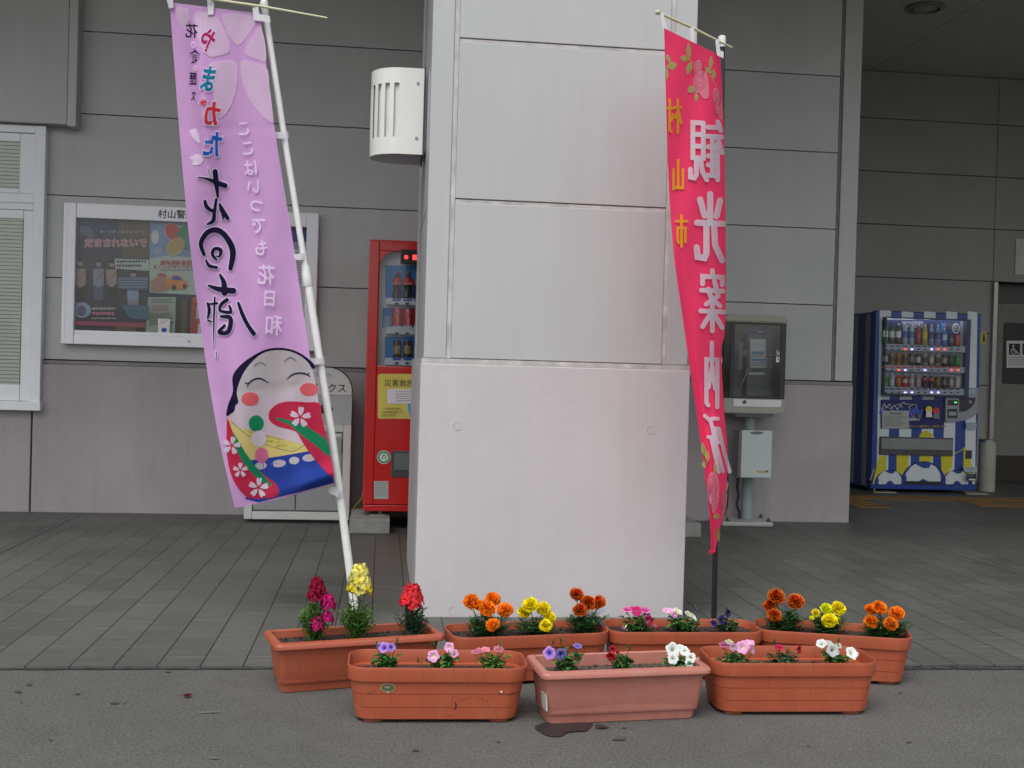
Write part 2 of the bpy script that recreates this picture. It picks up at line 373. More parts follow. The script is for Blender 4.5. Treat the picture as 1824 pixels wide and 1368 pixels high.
def paving_mat():
    m = bpy.data.materials.new('paving tiles'); m.use_nodes = True; n = m.node_tree.nodes; l = m.node_tree.links; b = n['Principled BSDF']
    g = n.new('ShaderNodeNewGeometry'); mp = n.new('ShaderNodeMapping'); l.new(g.outputs['Position'], mp.inputs['Vector'])
    # long joints run away from the road: brick rows along world Y
    mp.inputs['Rotation'].default_value = (0, 0, PI/2); mp.inputs['Location'].default_value = (-0.005, 0.021, 0)
    bt = n.new('ShaderNodeTexBrick'); l.new(mp.outputs[0], bt.inputs['Vector'])
    bt.inputs['Scale'].default_value = 1.0; bt.inputs['Brick Width'].default_value = 0.305; bt.inputs['Row Height'].default_value = 0.1515
    bt.inputs['Mortar Size'].default_value = 0.0028; bt.inputs['Mortar Smooth'].default_value = 0.3; bt.offset = 0.5
    bt.inputs['Color1'].default_value = (0.55, 0.55, 0.55, 1); bt.inputs['Color2'].default_value = (1, 1, 1, 1); bt.inputs['Mortar'].default_value = (0.5, 0.5, 0.5, 1)
    bt.inputs['Bias'].default_value = 0.1
    # only the joints that run away from the road are dark: cross joints stay faint
    sx = n.new('ShaderNodeSeparateXYZ'); l.new(mp.outputs[0], sx.inputs[0])
    def math_(op, a, bb=None):
        q = n.new('ShaderNodeMath'); q.operation = op
        if hasattr(a, 'links'): l.new(a, q.inputs[0])
        else: q.inputs[0].default_value = a
        if bb is not None:
            if hasattr(bb, 'links'): l.new(bb, q.inputs[1])
            else: q.inputs[1].default_value = bb
        return q.outputs[0]
    row = math_('DIVIDE', sx.outputs['Y'], 0.1515); fr = math_('FRACT', row); d = math_('ABSOLUTE', math_('SUBTRACT', fr, 0.5))
    joint = math_('GREATER_THAN', d, 0.5-0.017)
    sp = n.new('ShaderNodeSeparateXYZ'); l.new(g.outputs['Position'], sp.inputs[0])
    for xx in (-2.09, 3.68):
        joint = math_('MAXIMUM', joint, math_('LESS_THAN', math_('ABSOLUTE', math_('SUBTRACT', sp.outputs['X'], xx)), 0.007))
    nz = n.new('ShaderNodeTexNoise'); nz.inputs['Scale'].default_value = 1.1; nz.inputs['Detail'].default_value = 6; l.new(g.outputs['Position'], nz.inputs['Vector'])
    mst = n.new('ShaderNodeMapping'); mst.inputs['Scale'].default_value = (2.2, 26, 1); l.new(g.outputs['Position'], mst.inputs['Vector'])
    n2 = n.new('ShaderNodeTexNoise'); n2.inputs['Scale'].default_value = 1.6; n2.inputs['Detail'].default_value = 5; n2.inputs['Roughness'].default_value = 0.7; l.new(mst.outputs[0], n2.inputs['Vector'])
    n3 = n.new('ShaderNodeTexNoise'); n3.inputs['Scale'].default_value = 160; n3.inputs['Detail'].default_value = 2; l.new(g.outputs['Position'], n3.inputs['Vector'])
    def rng(s, a0, a1, o0, o1):
        q = n.new('ShaderNodeMapRange'); q.inputs[1].default_value = a0; q.inputs[2].default_value = a1; q.inputs[3].default_value = o0; q.inputs[4].default_value = o1; l.new(s, q.inputs[0]); return q.outputs[0]
    k = math_('MULTIPLY', rng(nz.outputs[0], 0.3, 0.7, 0.82, 1.12), rng(n2.outputs[0], 0.3, 0.7, 0.78, 1.18))
    k = math_('MULTIPLY', k, rng(n3.outputs[0], 0.3, 0.7, 0.9, 1.1))
    k = math_('MULTIPLY', k, rng(bt.outputs['Color'], 0.5, 1.0, 0.84, 1.12))
    vm = n.new('ShaderNodeVectorMath'); vm.operation = 'SCALE'; vm.inputs[0].default_value = (0.091, 0.094, 0.084); l.new(k, vm.inputs['Scale'])
    mx = n.new('ShaderNodeMix'); mx.data_type = 'RGBA'; mx.inputs['B'].default_value = (0.018, 0.018, 0.022, 1); l.new(vm.outputs[0], mx.inputs['A']); l.new(joint, mx.inputs['Factor'])
    m0 = n.new('ShaderNodeMix'); m0.data_type = 'RGBA'; m0.inputs['B'].default_value = (0.24, 0.24, 0.22, 1); l.new(vm.outputs[0], m0.inputs['A']); l.new(math_('MULTIPLY', math_('MULTIPLY', bt.outputs['Fac'], 0.95), rng(n2.outputs[0], 0.42, 0.6, 0.15, 1.0)), m0.inputs['Factor']); l.new(m0.outputs['Result'], mx.inputs['A'])
    l.new(mx.outputs['Result'], b.inputs['Base Color']); b.inputs['Roughness'].default_value = 0.5; b.inputs['Specular IOR Level'].default_value = 0.35
    hh = math_('SUBTRACT', math_('MULTIPLY', n3.outputs[0], 0.25), math_('MULTIPLY', bt.outputs['Fac'], 1.0))
    bp = n.new('ShaderNodeBump'); bp.inputs['Strength'].default_value = 0.5; bp.inputs['Distance'].default_value = 0.003; l.new(hh, bp.inputs['Height']); l.new(bp.outputs[0], b.inputs['Normal'])
    return m
PAVE = paving_mat()
bm = B(); rnd = random.Random(3)
# the paved apron with its slightly ragged edge against the asphalt
n_ = 700; e0 = []; e1 = []; 
for i in range(n_+1):
    x = -9+26*i/n_; e0.append(bm.verts.new((x, KERB+0.012+0.003*noise.noise((x*5, 0, 0)), 0.008))); e1.append(bm.verts.new((x, 20, 0.008)))
eb = [bm.verts.new((v.co.x, v.co.y, -0.02)) for v in e0]
for i in range(n_):
    bm.faces.new((e0[i], e0[i+1], e1[i+1], e1[i])); bm.faces.new((eb[i], eb[i+1], e0[i+1], e0[i]))
tag(obj('pavement', bm, PAVE, local=True), None, None, kind='structure')
bm = B(); ea = []; ec = []      # the dark joint between asphalt and paving
for i in range(n_+1):
    x = -9+26*i/n_; wj = 0.014+0.028*max(0, min(1, (x-0.6)/1.2))+0.009*max(-0.7, noise.noise((x*3, 4, 0)))+0.010*noise.noise((x*22, 9, 0))+0.008*noise.noise((x*61, 3, 0)); ea.append(bm.verts.new((x, KERB-wj+0.004, 0.003))); ec.append(bm.verts.new((x, KERB+0.014, 0.003)))
for i in range(n_): bm.faces.new((ea[i], ea[i+1], ec[i+1], ec[i]))
tag(obj('path_joint', bm, mat('tar joint', (0.03, 0.029, 0.033), 0.95, bump=0.6, var=0.9, vs=38), local=True), None, None, kind='structure')
# wet patch, drips and small dents in the asphalt: thin sheets
WET = mat('wet asphalt', (0.027, 0.023, 0.023), 0.42, var=0.35, vs=60, bump=0.5, bs=140)
def blot(name, pts, m, z=0.004, sm=True):
    q = [pZ(x, y, 0) for x, y in pts]; c = sum(q, Vector())/len(q); bm = B(); out = []
    N_ = len(q)
    for i in range(N_):
        p0, p1, p2, p3 = q[i-1], q[i], q[(i+1) % N_], q[(i+2) % N_]
        for k in range(6):
            t = k/6; v = 0.5*((2*p1)+(p2-p0)*t+(2*p0-5*p1+4*p2-p3)*t*t+(3*p1-p0-3*p2+p3)*t**3)
            v += (v-c).normalized()*0.003*noise.noise(v*90); out.append(bm.verts.new((v.x, v.y, z)))
    bm.faces.new(out); return tag(obj(name, bm, m, local=True), None, None, kind='structure')
Z8 = lambda x, y: (860+x*0.2083, 1160+y*0.2083)
blot('water_patch', [Z8(*p) for p in ((445, 658), (500, 630), (570, 615), (640, 622), (740, 622), (850, 618), (935, 626), (925, 650), (880, 690), (800, 695), (720, 705), (680, 732), (600, 740), (530, 722), (480, 690))], WET)
blot('water_patch', [Z8(*p) for p in ((955, 650), (985, 634), (1040, 645), (1078, 658), (1050, 668), (985, 670))], WET)
blot('water_patch', [Z8(*p) for p in ((1100, 765), (1150, 748), (1200, 745), (1222, 757), (1190, 768), (1140, 768))], mat('damp asphalt', (0.06, 0.055, 0.05), 0.7))
DENT = mat('pitted asphalt', (0.052, 0.05, 0.046), 0.9)
for cx, cy, a, b_ in ((32, 1233.5, 7, 2), (52, 1221, 5, 1.6), (138, 1237.5, 5, 1.7), (204, 1254, 8, 1.8), (299, 1198, 6, 1.4), (38, 1253, 2, 1), (1619, 1323.5, 5, 1.6), (1604, 1235, 3, .9), (1111, 1298, 4, 1), (887, 1323, 4, 1), (740, 1338, 6, 2), (222, 1253, 3, 1), (90, 1320, 3, 1), (1440, 1330, 3, 1)):
    blot('road_pit', [(cx-a, cy), (cx-a*.5, cy-b_), (cx+a*.4, cy-b_*.8), (cx+a, cy), (cx+a*.3, cy+b_), (cx-a*.6, cy+b_*.8)], DENT)
PALE = mat('pale scuff', (0.15, 0.15, 0.14), 0.9)
for pts in (((350, 1271.5), (370, 1270), (390, 1269.6), (390, 1270.6), (370, 1271.4)), ((374, 1352), (388, 1351), (389, 1353), (376, 1354))):
    blot('road_scuff', pts, PALE)
# tactile strips
TAC = mat('ochre tactile tile', (0.21, 0.115, 0.04), 0.7, var=0.15)
def tact(x0, x1, y0, y1):
    bm = B(); box(bm, x0, x1, y0, y1, 0.0082, 0.012)
    nx = max(1, int((x1-x0)/0.05)); ny = max(1, int((y1-y0)/0.05))
    for i in range(nx):
        for j in range(ny):
            cx = x0+(i+.5)*(x1-x0)/nx; cy = y0+(j+.5)*(y1-y0)/ny; s = 0.012
            a = [bm.verts.new((cx+sx_*s*k, cy+sy*s*k, z)) for k, z in ((1.5, 0.0122), (0.8, 0.017)) for sx_, sy in ((-1, -1), (1, -1), (1, 1), (-1, 1))]
            bm.faces.new(a[4:8])
            for q in range(4): bm.faces.new((a[q], a[(q+1) % 4], a[4+(q+1) % 4], a[4+q]))
    return tag(obj('tactile_paving', bm, TAC, local=True), None, None, kind='structure')
tact(4.0, 9.0, 9.96, 10.26)
tact(4.12, 4.42, 9.3, 9.955)
tact(5.35, 5.65, 9.50, 9.955); tact(5.655, 6.8, 9.50, 9.8)

# ------------------------------------------------------------------ the station building
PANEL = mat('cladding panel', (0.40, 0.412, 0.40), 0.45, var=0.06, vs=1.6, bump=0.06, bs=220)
PANELD = mat('shaded cladding panel', (0.32, 0.325, 0.305), 0.5, var=0.06, vs=1.6)  # same cladding for the passage, its shade darkened into the colour
CONC = mat('painted concrete', (0.32, 0.295, 0.302), 0.75, var=0.13, vs=1.4, bump=0.25, bs=25, fine=0.03, fs=90)
SEAL = mat('sealant', (0.20, 0.195, 0.185), 0.7, var=0.2, vs=8)
SEALL = mat('pale sealant', (0.42, 0.41, 0.395), 0.7, var=0.25, vs=14)
DARK = mat('joint shadow', (0.03, 0.03, 0.03), 0.9)
TRIM = mat('metal trim', (0.42, 0.43, 0.415), 0.4, var=0.04)
ALU = mat('white aluminium', (0.74, 0.76, 0.79), 0.35, var=0.03, spec=0.5)
weather(PANEL, 0.03, 0.03); weather(PANELD, 0.03, 0.03); weather(CONC, 0.045, 0.0)
ROWS = [1.095, 1.68, 2.268, 2.856, 3.444, 4.032, 4.62]
bld = thing('station_building', 'grey panelled station wall with concrete plinth, window and covered passage', 'building', (0, WALL, 0))
bm = B(); box(bm, -10, 3.60, WALL+0.012, WALL+0.3, 1.03, ROOFZ-0.004); obj('backing_wall', bm, DARK, bld)
bm = B()
XV = [-10, -7.6, -5.0, -2.47, 3.44]
def panels(bm, xs, zs, y, th=0.035, g=0.004, bev=0.0025):
    for i in range(len(xs)-1):
        for j in range(len(zs)-1): box(bm, xs[i]+g, xs[i+1]-g, y, y+th, zs[j]+g, min(zs[j+1], ROOFZ-0.006)-g, bev=bev)
for j in range(len(ROWS)-1):
    for i in range(len(XV)-1):
        box(bm, XV[i]+(0.003 if i not in () else 0), XV[i+1]-0.003, WALL-0.02, WALL+0.012, ROWS[j]+0.003, min(ROWS[j+1], ROOFZ-0.006)-0.003, bev=0.003)
obj('cladding', bm, PANEL, bld)
bpart('corner_trim', (3.463, 3.602, WALL-0.032, WALL+0.02, 1.10, ROOFZ-0.006), TRIM, bld, bev=0.004)
bpart('joint_strip', (3.443, 3.462, WALL-0.012, WALL+0.012, 1.10, ROOFZ-0.006), SEAL, bld)
bm = B()
box(bm, -10, -2.478, WALL-0.05, WALL+0.3, -0.02, 1.062, bev=0.004); box(bm, -2.466, 3.603, WALL-0.05, WALL+0.3, -0.02, 1.062, bev=0.004)
for x, y in ((205, 690), (352, 690), (350, 868), (205, 868), (1470, 728), (1465, 887), (640, 700), (640, 880)):
    p = pY(x, y, WALL-0.05); tube(bm, [(p.x, WALL-0.04, p.z), (p.x, WALL-0.0515, p.z)], 0.0155, 16); 
obj('concrete_plinth', bm, CONC, bld)
bpart('plinth_joint', (-2.477, -2.467, WALL-0.03, WALL+0.2, 0, 1.06), DARK, bld)
bpart('sill_band', (-10, 3.604, WALL-0.038, WALL+0.1, 1.064, 1.090), SEAL, bld, bev=0.002)
# return of the wall into the passage and the passage's back wall
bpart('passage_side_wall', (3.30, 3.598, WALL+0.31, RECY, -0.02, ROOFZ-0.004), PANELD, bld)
def zr(y_): return pY(1535, y_, RECY).z
RZ = [0, 1.095, 1.68, 2.268, 2.856, 3.444, 4.032, 4.6]
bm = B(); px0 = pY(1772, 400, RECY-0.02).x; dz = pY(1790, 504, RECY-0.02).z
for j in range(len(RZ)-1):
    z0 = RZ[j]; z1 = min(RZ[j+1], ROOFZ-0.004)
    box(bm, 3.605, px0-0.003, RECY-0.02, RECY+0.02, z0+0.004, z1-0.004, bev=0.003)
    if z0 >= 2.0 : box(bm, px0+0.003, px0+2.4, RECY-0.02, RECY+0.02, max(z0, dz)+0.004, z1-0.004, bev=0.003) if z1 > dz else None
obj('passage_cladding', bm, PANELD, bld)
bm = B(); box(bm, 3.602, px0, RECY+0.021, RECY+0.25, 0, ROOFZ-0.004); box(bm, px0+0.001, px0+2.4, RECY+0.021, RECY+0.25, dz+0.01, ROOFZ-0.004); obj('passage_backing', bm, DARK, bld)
bpart('passage_end_wall', (px0+2.41, px0+2.6, WALL+1.5, RECY+2, -0.02, ROOFZ-0.004), PANELD, bld)  # unseen end wall, added to keep the passage dark
# door in the passage
door = obj('door', (lambda b_: (box(b_, px0+0.05, px0+1.2, RECY+0.20, RECY+0.24, 0.30, dz-0.22), b_)[1])(B()), mat('door grey', (0.21, 0.2, 0.185), 0.6), bld)
bpart('door_frame', (px0+0.05, px0+2.4, RECY+0.19, RECY+0.26, dz-0.215, dz+0.005), mat('door head', (0.10, 0.10, 0.095), 0.6), bld)
bpart('kick_plate', (px0+0.05, px0+2.39, RECY+0.195, RECY+0.24, 0.0, 0.295), mat('dark brown', (0.035, 0.028, 0.022), 0.6), door)
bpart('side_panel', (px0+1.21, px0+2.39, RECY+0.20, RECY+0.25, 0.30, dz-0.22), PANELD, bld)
a = pY(1775, 500, RECY-0.06); bpart('steel_post', (a.x-0.03, a.x+0.015, RECY-0.075, RECY-0.03, 0, dz), mat('steel', (0.4, 0.38, 0.36), 0.3, metal=0.6), bld)
# ceiling / canopy
bm = B()
xs = [-10+1.82*i for i in range(15)]
bx = [3.6, 5.18, 7.0, 9.0, 11.5]
box(bm, -11, 13, 4.7, 20, ROOFZ+0.03, ROOFZ+0.5)
CEIL = mat('ceiling board', (0.50, 0.50, 0.47), 0.7, var=0.05)
obj('ceiling_slab', bm, CEIL, bld)
bm = B()
x = -11+0.1
JX = [-11, -9.2, -7.4, -5.6, -3.8, -2, -0.2, 1.6, 3.5, 5.28, 7.1, 9.0, 11, 13]
JY = [4.7, 5.8, 7.6, 9.4, 11.2, 13.0, 15]
for i in range(len(JX)-1):
    for j in range(len(JY)-1): box(bm, JX[i]+0.004, JX[i+1]-0.004, JY[j]+0.001, JY[j+1]-0.001, ROOFZ, ROOFZ+0.028)
obj('ceiling_board', bm, CEIL, bld)
# upper left bulkhead box over the window
bz = pY(70, 219, WALL-0.14).z; bx1 = pY(138, 120, WALL-0.14).x
bpart('bulkhead', (-10, bx1-0.065, WALL-0.14, WALL-0.02, bz, ROOFZ-0.006), PANEL, bld, bev=0.004)
bpart('bulkhead_trim', (bx1-0.06, bx1, WALL-0.15, WALL-0.022, bz-0.012, ROOFZ-0.006), TRIM, bld, bev=0.003)
bpart('bulkhead_edge', (bx1-0.0645, bx1-0.0605, WALL-0.13, WALL-0.03, bz, ROOFZ-0.006), DARK, bld)
# window under it
wy = WALL-0.09
wx1 = pY(76, 480, wy).x; wz1 = pY(40, 222, wy).z; wz0 = pY(40, 722, wy).z; wx0 = wx1-1.7
win = bld and obj('window', (lambda b_: ([box(b_, *q, bev=0.004) for q in ((wx1-0.075, wx1, wy, WALL-0.02, wz0, wz1), (wx0, wx0+0.075, wy, WALL-0.02, wz0, wz1), (wx0+0.076, wx1-0.076, wy+0.004, WALL-0.02, wz1-0.055, wz1))], b_)[1])(B()), ALU, bld)
zt = pY(40, 358, wy).z
bm = B(); box(bm, wx0+0.077, wx1-0.077, wy+0.012, WALL-0.03, zt-0.06, zt+0.055, bev=0.004); box(bm, wx0+0.077, wx1-0.077, wy+0.002, WALL-0.03, zt-0.012, zt+0.002, bev=0.002); obj('transom', bm, ALU, win)
bm = B()
for z0, z1, s in ((zt+0.057, wz1-0.057, 0.10), (wz0+0.03, zt-0.062, 0.065)):
    box(bm, wx1-0.077-s, wx1-0.078, wy+0.02, WALL-0.035, z0, z1, bev=0.003); box(bm, wx0+0.078, wx1-0.079-s, wy+0.02, WALL-0.035, z1-0.06, z1, bev=0.003)
    box(bm, wx0+0.078, wx1-0.079-s, wy+0.02, WALL-0.035, z0, z0+(0.115 if z0 < 1.2 else 0.03), bev=0.003)
obj('sash', bm, ALU, win)
bpart('window_sill', (wx0-0.02, wx1+0.012, wy-0.025, WALL-0.02, wz0-0.035, wz0+0.028), ALU, win, bev=0.004)
bm = B(); z = wz0+0.03
SLAT = mat('blind slat', (0.56, 0.57, 0.53), 0.5, var=0.04)
while z < wz1-0.1:
    if abs(z-zt) > 0.06:
        vs = [bm.verts.new(p) for p in ((wx0+0.09, wy+0.030, z), (wx1-0.15, wy+0.030, z), (wx1-0.15, wy+0.035, z+0.0240), (wx0+0.09, wy+0.035, z+0.0240))]; bm.faces.new(vs)
        vs = [bm.verts.new(p) for p in ((wx0+0.09, wy+0.0285, z+0.001), (wx1-0.15, wy+0.0285, z+0.001), (wx1-0.15, wy+0.0285, z+0.003), (wx0+0.09, wy+0.0285, z+0.003))]; bm.faces.new(vs)
    z += 0.0265
obj('blind', bm, SLAT, win)
bpart('blind_back', (wx0+0.08, wx1-0.14, wy+0.0365, wy+0.0385, wz0+0.03, wz1-0.06), mat('dark room', (0.04, 0.045, 0.04), 0.9), win)
bpart('pane', (wx0+0.08, wx1-0.14, wy+0.022, wy+0.025, wz0+0.03, wz1-0.06), glass_mat('window glass', (0.95, 0.97, 0.95), 0.45), win)

# passage light, signs
lt = thing('ceiling_light', 'round recessed ceiling light in the dark passage ceiling', 'light', tuple(pZ(1648, 12, ROOFZ)))
p = pZ(1648, 12, ROOFZ); bm = B(); lathe(bm, [(0.17, -0.004), (0.17, -0.02), (0.13, -0.03), (0.125, -0.003)], p, 28); obj('trim_ring', bm, mat('tarnished ring', (0.33, 0.30, 0.25), 0.35, metal=0.7), lt)
bm = B(); lathe(bm, [(0.12, -0.005), (0.10, -0.024), (0.03, -0.036)], p, 24); obj('lens', bm, mat('lamp lens', (0.3, 0.3, 0.27), 0.2), lt)
def wallsign(name, label, x0, y0, x1, y1, Y, m, cat='sign', th=0.012):
    a = pY(x0, y1, Y); b_ = pY(x1, y0, Y); q = thing(name, label, cat, (a.x, Y, a.z)); bpart('board', (a.x, b_.x, Y, Y+th, a.z, b_.z), m, q, bev=0.002); return q
s = wallsign('sign_board', 'blank white signboard high beside the passage door', 1808, 427, 1870, 489, RECY-0.034, mat('sign white', (0.55, 0.57, 0.54), 0.5))
s = wallsign('yellow_sign', 'small yellow wall sign half hidden behind the striped drinks machine', 1734, 592, 1757, 612, RECY-0.034, mat('sign yellow', (0.55, 0.5, 0.06), 0.5))
A = Art(); A.text('i', 1752.5, 602, 21, NAVY, bold=0.03); A.build('lettering', s, onY(RECY-0.034))
DY = RECY+0.185
s = wallsign('accessible_toilet_sign', 'dark door board carrying a white wheelchair symbol notice', 1786, 577, 1860, 683, DY, mat('sign dark', (0.03, 0.028, 0.026), 0.5))
A = Art(); A.rect(1793, 607, 1860, 655, WHT); A.rect(1797, 612, 1817, 632, BLK); A.rect(1821, 612, 1841, 632, BLK); A.rect(1845, 612, 1857, 632, BLK)
A.ell(1805, 616, 1.8, 1.8, WHT); A.stroke([(1804.5, 619), (1805, 625), (1810, 625), (1812.5, 629.5), (1814, 629)], 1.3, WHT, smooth=False)
A.stroke([(1803, 621.5), (1801, 624), (1801.5, 628), (1805, 630), (1809, 628.5), (1810, 626.5)], 1.1, WHT); A.stroke([(1805, 621.5), (1809, 621.8)], 1.0, WHT, smooth=False)
A.ell(1831, 616, 1.8, 1.8, WHT); A.poly([(1831, 619), (1835, 627), (1827, 627)], WHT); A.rect(1829.5, 627, 1832.5, 631, WHT)
A.lines(1796, 636, 1860, 652, 4, GRY, seed=3); A.build('notice', s, onY(DY))

# ------------------------------------------------------------------ the pillar
pil = thing('square_pillar', 'large pale square pillar with panelled shaft on a concrete base', 'pillar', (0.77, COLF+0.78, 0))
PC = mat('pillar concrete', (0.455, 0.437, 0.447), 0.7, var=0.035, vs=2.2, bump=0.22, bs=18, fine=0.02, fs=70)
PP = mat('pillar panel', (0.40, 0.412, 0.415), 0.42, var=0.025, vs=1.3, bump=0.05, bs=200)
weather(PC, 0.022, 0.0); weather(PP, 0.03, 0.02)
X0, X1, Y0, Y1 = 0.163, 1.378, COLF, COLF+1.56
bm = B(); box(bm, X0, X1, Y0, Y1, -0.02, 1.128, bev=0.005)
for x, y in ((815, 760), (1160, 767), (807, 1089)):
    p = pY(x, y, COLF); tube(bm, [(p.x, COLF+0.01, p.z), (p.x, COLF-0.0018, p.z)], 0.0165, 20)
obj('base', bm, PC, pil)
bm = B()
for x, y in ((815, 760), (1160, 767), (807, 1089)):     # flat dark crescents paint the groove shade round the formwork ties
    p = pY(x, y, COLF)
    for k in range(20):
        a0 = 2*PI*k/20; a1 = 2*PI*(k+1)/20; r0 = 0.0166; r1 = 0.0166+0.0022*max(0.1, math.cos(a0-2.2))
        vs = [bm.verts.new((p.x+r_*math.cos(a_), COLF-0.0006, p.z+r_*math.sin(a_))) for r_, a_ in ((r0, a0), (r1, a0), (r1, a1), (r0, a1))]; bm.faces.new(vs)
obj('tie_shade_ring', bm, mat('tie ring shade', (0.17, 0.16, 0.16), 0.9), pil)
bm = B()
extr(bm, [(X0+0.002, 1.1285), (X1-0.002, 1.1285), (X1-0.004, 1.150), (X0+0.004, 1.150)], Y0+0.003, Y1-0.003); obj('ledge', bm, SEALL, pil)
bpart('core', (X0+0.03, X1-0.03, Y0+0.03, Y1-0.03, 1.151, ROOFZ-0.004), SEALL, pil)
cw = 0.098; ux0, ux1 = X0+0.012, X1-0.012
bm = B()
for x0, x1 in ((ux0, ux0+cw), (ux1-cw, ux1)):
    box(bm, x0, x1, Y0+0.008, Y0+0.2, 1.151, ROOFZ-0.005, bev=0.004)
    box(bm, x0, x1, Y1-0.2, Y1-0.008, 1.151, ROOFZ-0.005, bev=0.004)
obj('corner_cover', bm, PP, pil)
bm = B()
PZ = [1.151, 1.856, 2.563, 3.27, 3.977, ROOFZ]
for j in range(5):
    box(bm, ux0+cw+0.022, ux1-cw-0.022, Y0+0.010, Y0+0.029, PZ[j]+0.002, PZ[j+1]-0.016, bev=0.003)
    box(bm, ux0+0.006, ux0+0.03, Y0+0.205, Y1-0.205, PZ[j]+0.002, PZ[j+1]-0.008, bev=0.003)
    box(bm, ux1-0.03, ux1-0.006, Y0+0.205, Y1-0.205, PZ[j]+0.002, PZ[j+1]-0.008, bev=0.003)
obj('shaft_panel', bm, PP, pil)
bm = B()
for j in range(1, 5): box(bm, ux0+cw+0.023, ux1-cw-0.023, Y0+0.0125, Y0+0.0295, PZ[j]-0.0155, PZ[j]-0.001)
for x in (ux0+cw+0.001, ux1-cw-0.021): box(bm, x, x+0.020, Y0+0.0118, Y0+0.0293, 1.152, ROOFZ-0.006)
obj('joint_sealant', bm, SEALL, pil)
bm = B()
for j in range(1, 5): box(bm, ux0+cw+0.0235, ux1-cw-0.0235, Y0+0.0112, Y0+0.03, PZ[j]-0.0010, PZ[j]+0.0022)
obj('joint_line', bm, DARK, pil)

A = Art(); SCR = mat('scratch grey', (0.22, 0.21, 0.21), 0.9)
for q in (((1178, 608), (1188, 609.5)), ((1238, 1078), (1242, 1086))): A.stroke(list(q), 0.8, SCR, smooth=False)
A.stroke([(963, 206), (966, 216)], 0.5, SCR, smooth=False)
A.build('scratch', pil, onY(COLF))
# wall lamp on the pillar's left side
lamp = thing('wall_lamp', 'white half-oval wall lamp with vertical slots on the left side of the pillar', 'lamp', (X0+0.01, 5.75, 1.95))
LZ0, LZ1 = 2.165, 2.590; LX1 = ux0-0.012; LX0 = -0.115; LY0, LY1 = 5.60, 5.90
p = pY(757, 200, 5.6); q = pY(658, 200, 5.6); LX0 = q.x+0.003; LZ1 = pY(700, 119, 5.6).z; LZ0 = pY(700, 273, 5.6).z
def lamp_prof(o=0.0, n=16):
    """plan outline of the shell: straight back to the pillar, round nose to the left"""
    r = (LY1-LY0)/2-o; cy = (LY0+LY1)/2; cx = LX0+0.16; pts = [(LX1, cy-r)]
    for k in range(n+1):
        t = -PI/2-PI*k/n; pts.append((cx+(cx-LX0-o)*math.cos(t), cy+r*math.sin(t)))
    pts.append((LX1, cy+r)); return pts
bm = B(); P0 = lamp_prof(0, 28); P1_ = lamp_prof(0.004, 28)
zs = [LZ0, LZ0+0.085, LZ1-0.075, LZ1]
slots = {3, 6, 9, 12, 15, 18, 21, 24}
# finer outline: slots are real openings between ribs
def dense(P):
    out = [P[0]]; 
    for k in range(1, 12): t = k/12; out.append((P[0][0]+(P[1][0]-P[0][0])*t, P[0][1]+(P[1][1]-P[0][1])*t))
    out += P[1:-1]
    for k in range(1, 12): t = k/12; out.append((P[-2][0]+(P[-1][0]-P[-2][0])*t, P[-2][1]+(P[-1][1]-P[-2][1])*t))
    out.append(P[-1]); return out
def arcl(P):
    s_ = [0]
    for i in range(1, len(P)): s_.append(s_[-1]+math.hypot(P[i][0]-P[i-1][0], P[i][1]-P[i-1][1]))
    return s_
def resample(P, ss):
    a_ = arcl(P); out = []
    for s_ in ss:
        i = 1
        while i < len(a_)-1 and a_[i] < s_: i += 1
        t = (s_-a_[i-1])/(a_[i]-a_[i-1]); out.append((P[i-1][0]+(P[i][0]-P[i-1][0])*t, P[i-1][1]+(P[i][1]-P[i-1][1])*t))
    return out
tot = arcl(P0)[-1]; S0 = 0.148; sw = 0.0265; pitch_ = 0.0485; br = [0, 0.05, 0.1]
k = 0; slotr = []
while S0+pitch_*k+sw < tot-0.1: slotr.append((S0+pitch_*k-sw, S0+pitch_*k)); k += 1
ss = [0, 0.04, 0.08]
for a_, b_ in slotr: ss += [a_, (a_+b_)/2, b_, (b_+a_+pitch_)/2]
ss += [tot-0.05, tot]; ss = sorted(set(round(v, 5) for v in ss if v <= tot))
O_ = resample(P0, ss); sc_ = arcl(P1_)[-1]/tot; I_ = resample(P1_, [v*sc_ for v in ss])
VO = [[bm.verts.new((p_[0], p_[1], z)) for p_ in O_] for z in zs]; VI = [[bm.verts.new((p_[0], p_[1], z)) for p_ in I_] for z in zs]
def isslot(i):
    mid = (ss[i]+ss[i+1])/2; return any(a_ <= mid <= b_ for a_, b_ in slotr)
for i in range(len(ss)-1):
    for j in range(3):
        if j == 1 and isslot(i):
            for e in (0, 1):
                if not isslot(i-1+2*e) : bm.faces.new((VO[1][i+e], VI[1][i+e], VI[2][i+e], VO[2][i+e]))
            bm.faces.new((VO[1][i], VO[1][i+1], VI[1][i+1], VI[1][i])); bm.faces.new((VO[2][i], VI[2][i], VI[2][i+1], VO[2][i+1])); continue
        bm.faces.new((VO[j][i], VO[j][i+1], VO[j+1][i+1], VO[j+1][i])); bm.faces.new((VI[j][i], VI[j+1][i], VI[j+1][i+1], VI[j][i+1]))
    for j in (0, 3): bm.faces.new((VO[j][i], VI[j][i], VI[j][i+1], VO[j][i+1]))
bm.faces.new([VO[3][i] for i in range(len(ss))])
LW = mat('lamp white', (0.74, 0.76, 0.71), 0.35, var=0.02)
obj('shell', bm, LW, lamp)
P2 = lamp_prof(0.018, 28); bm = B()
a_ = [bm.verts.new((x, y, LZ0+0.06)) for x, y in P2]; b_ = [bm.verts.new((x, y, LZ1-0.03)) for x, y in P2]
for i in range(len(P2)-1): f = bm.faces.new((a_[i], a_[i+1], b_[i+1], b_[i])); f.smooth = True
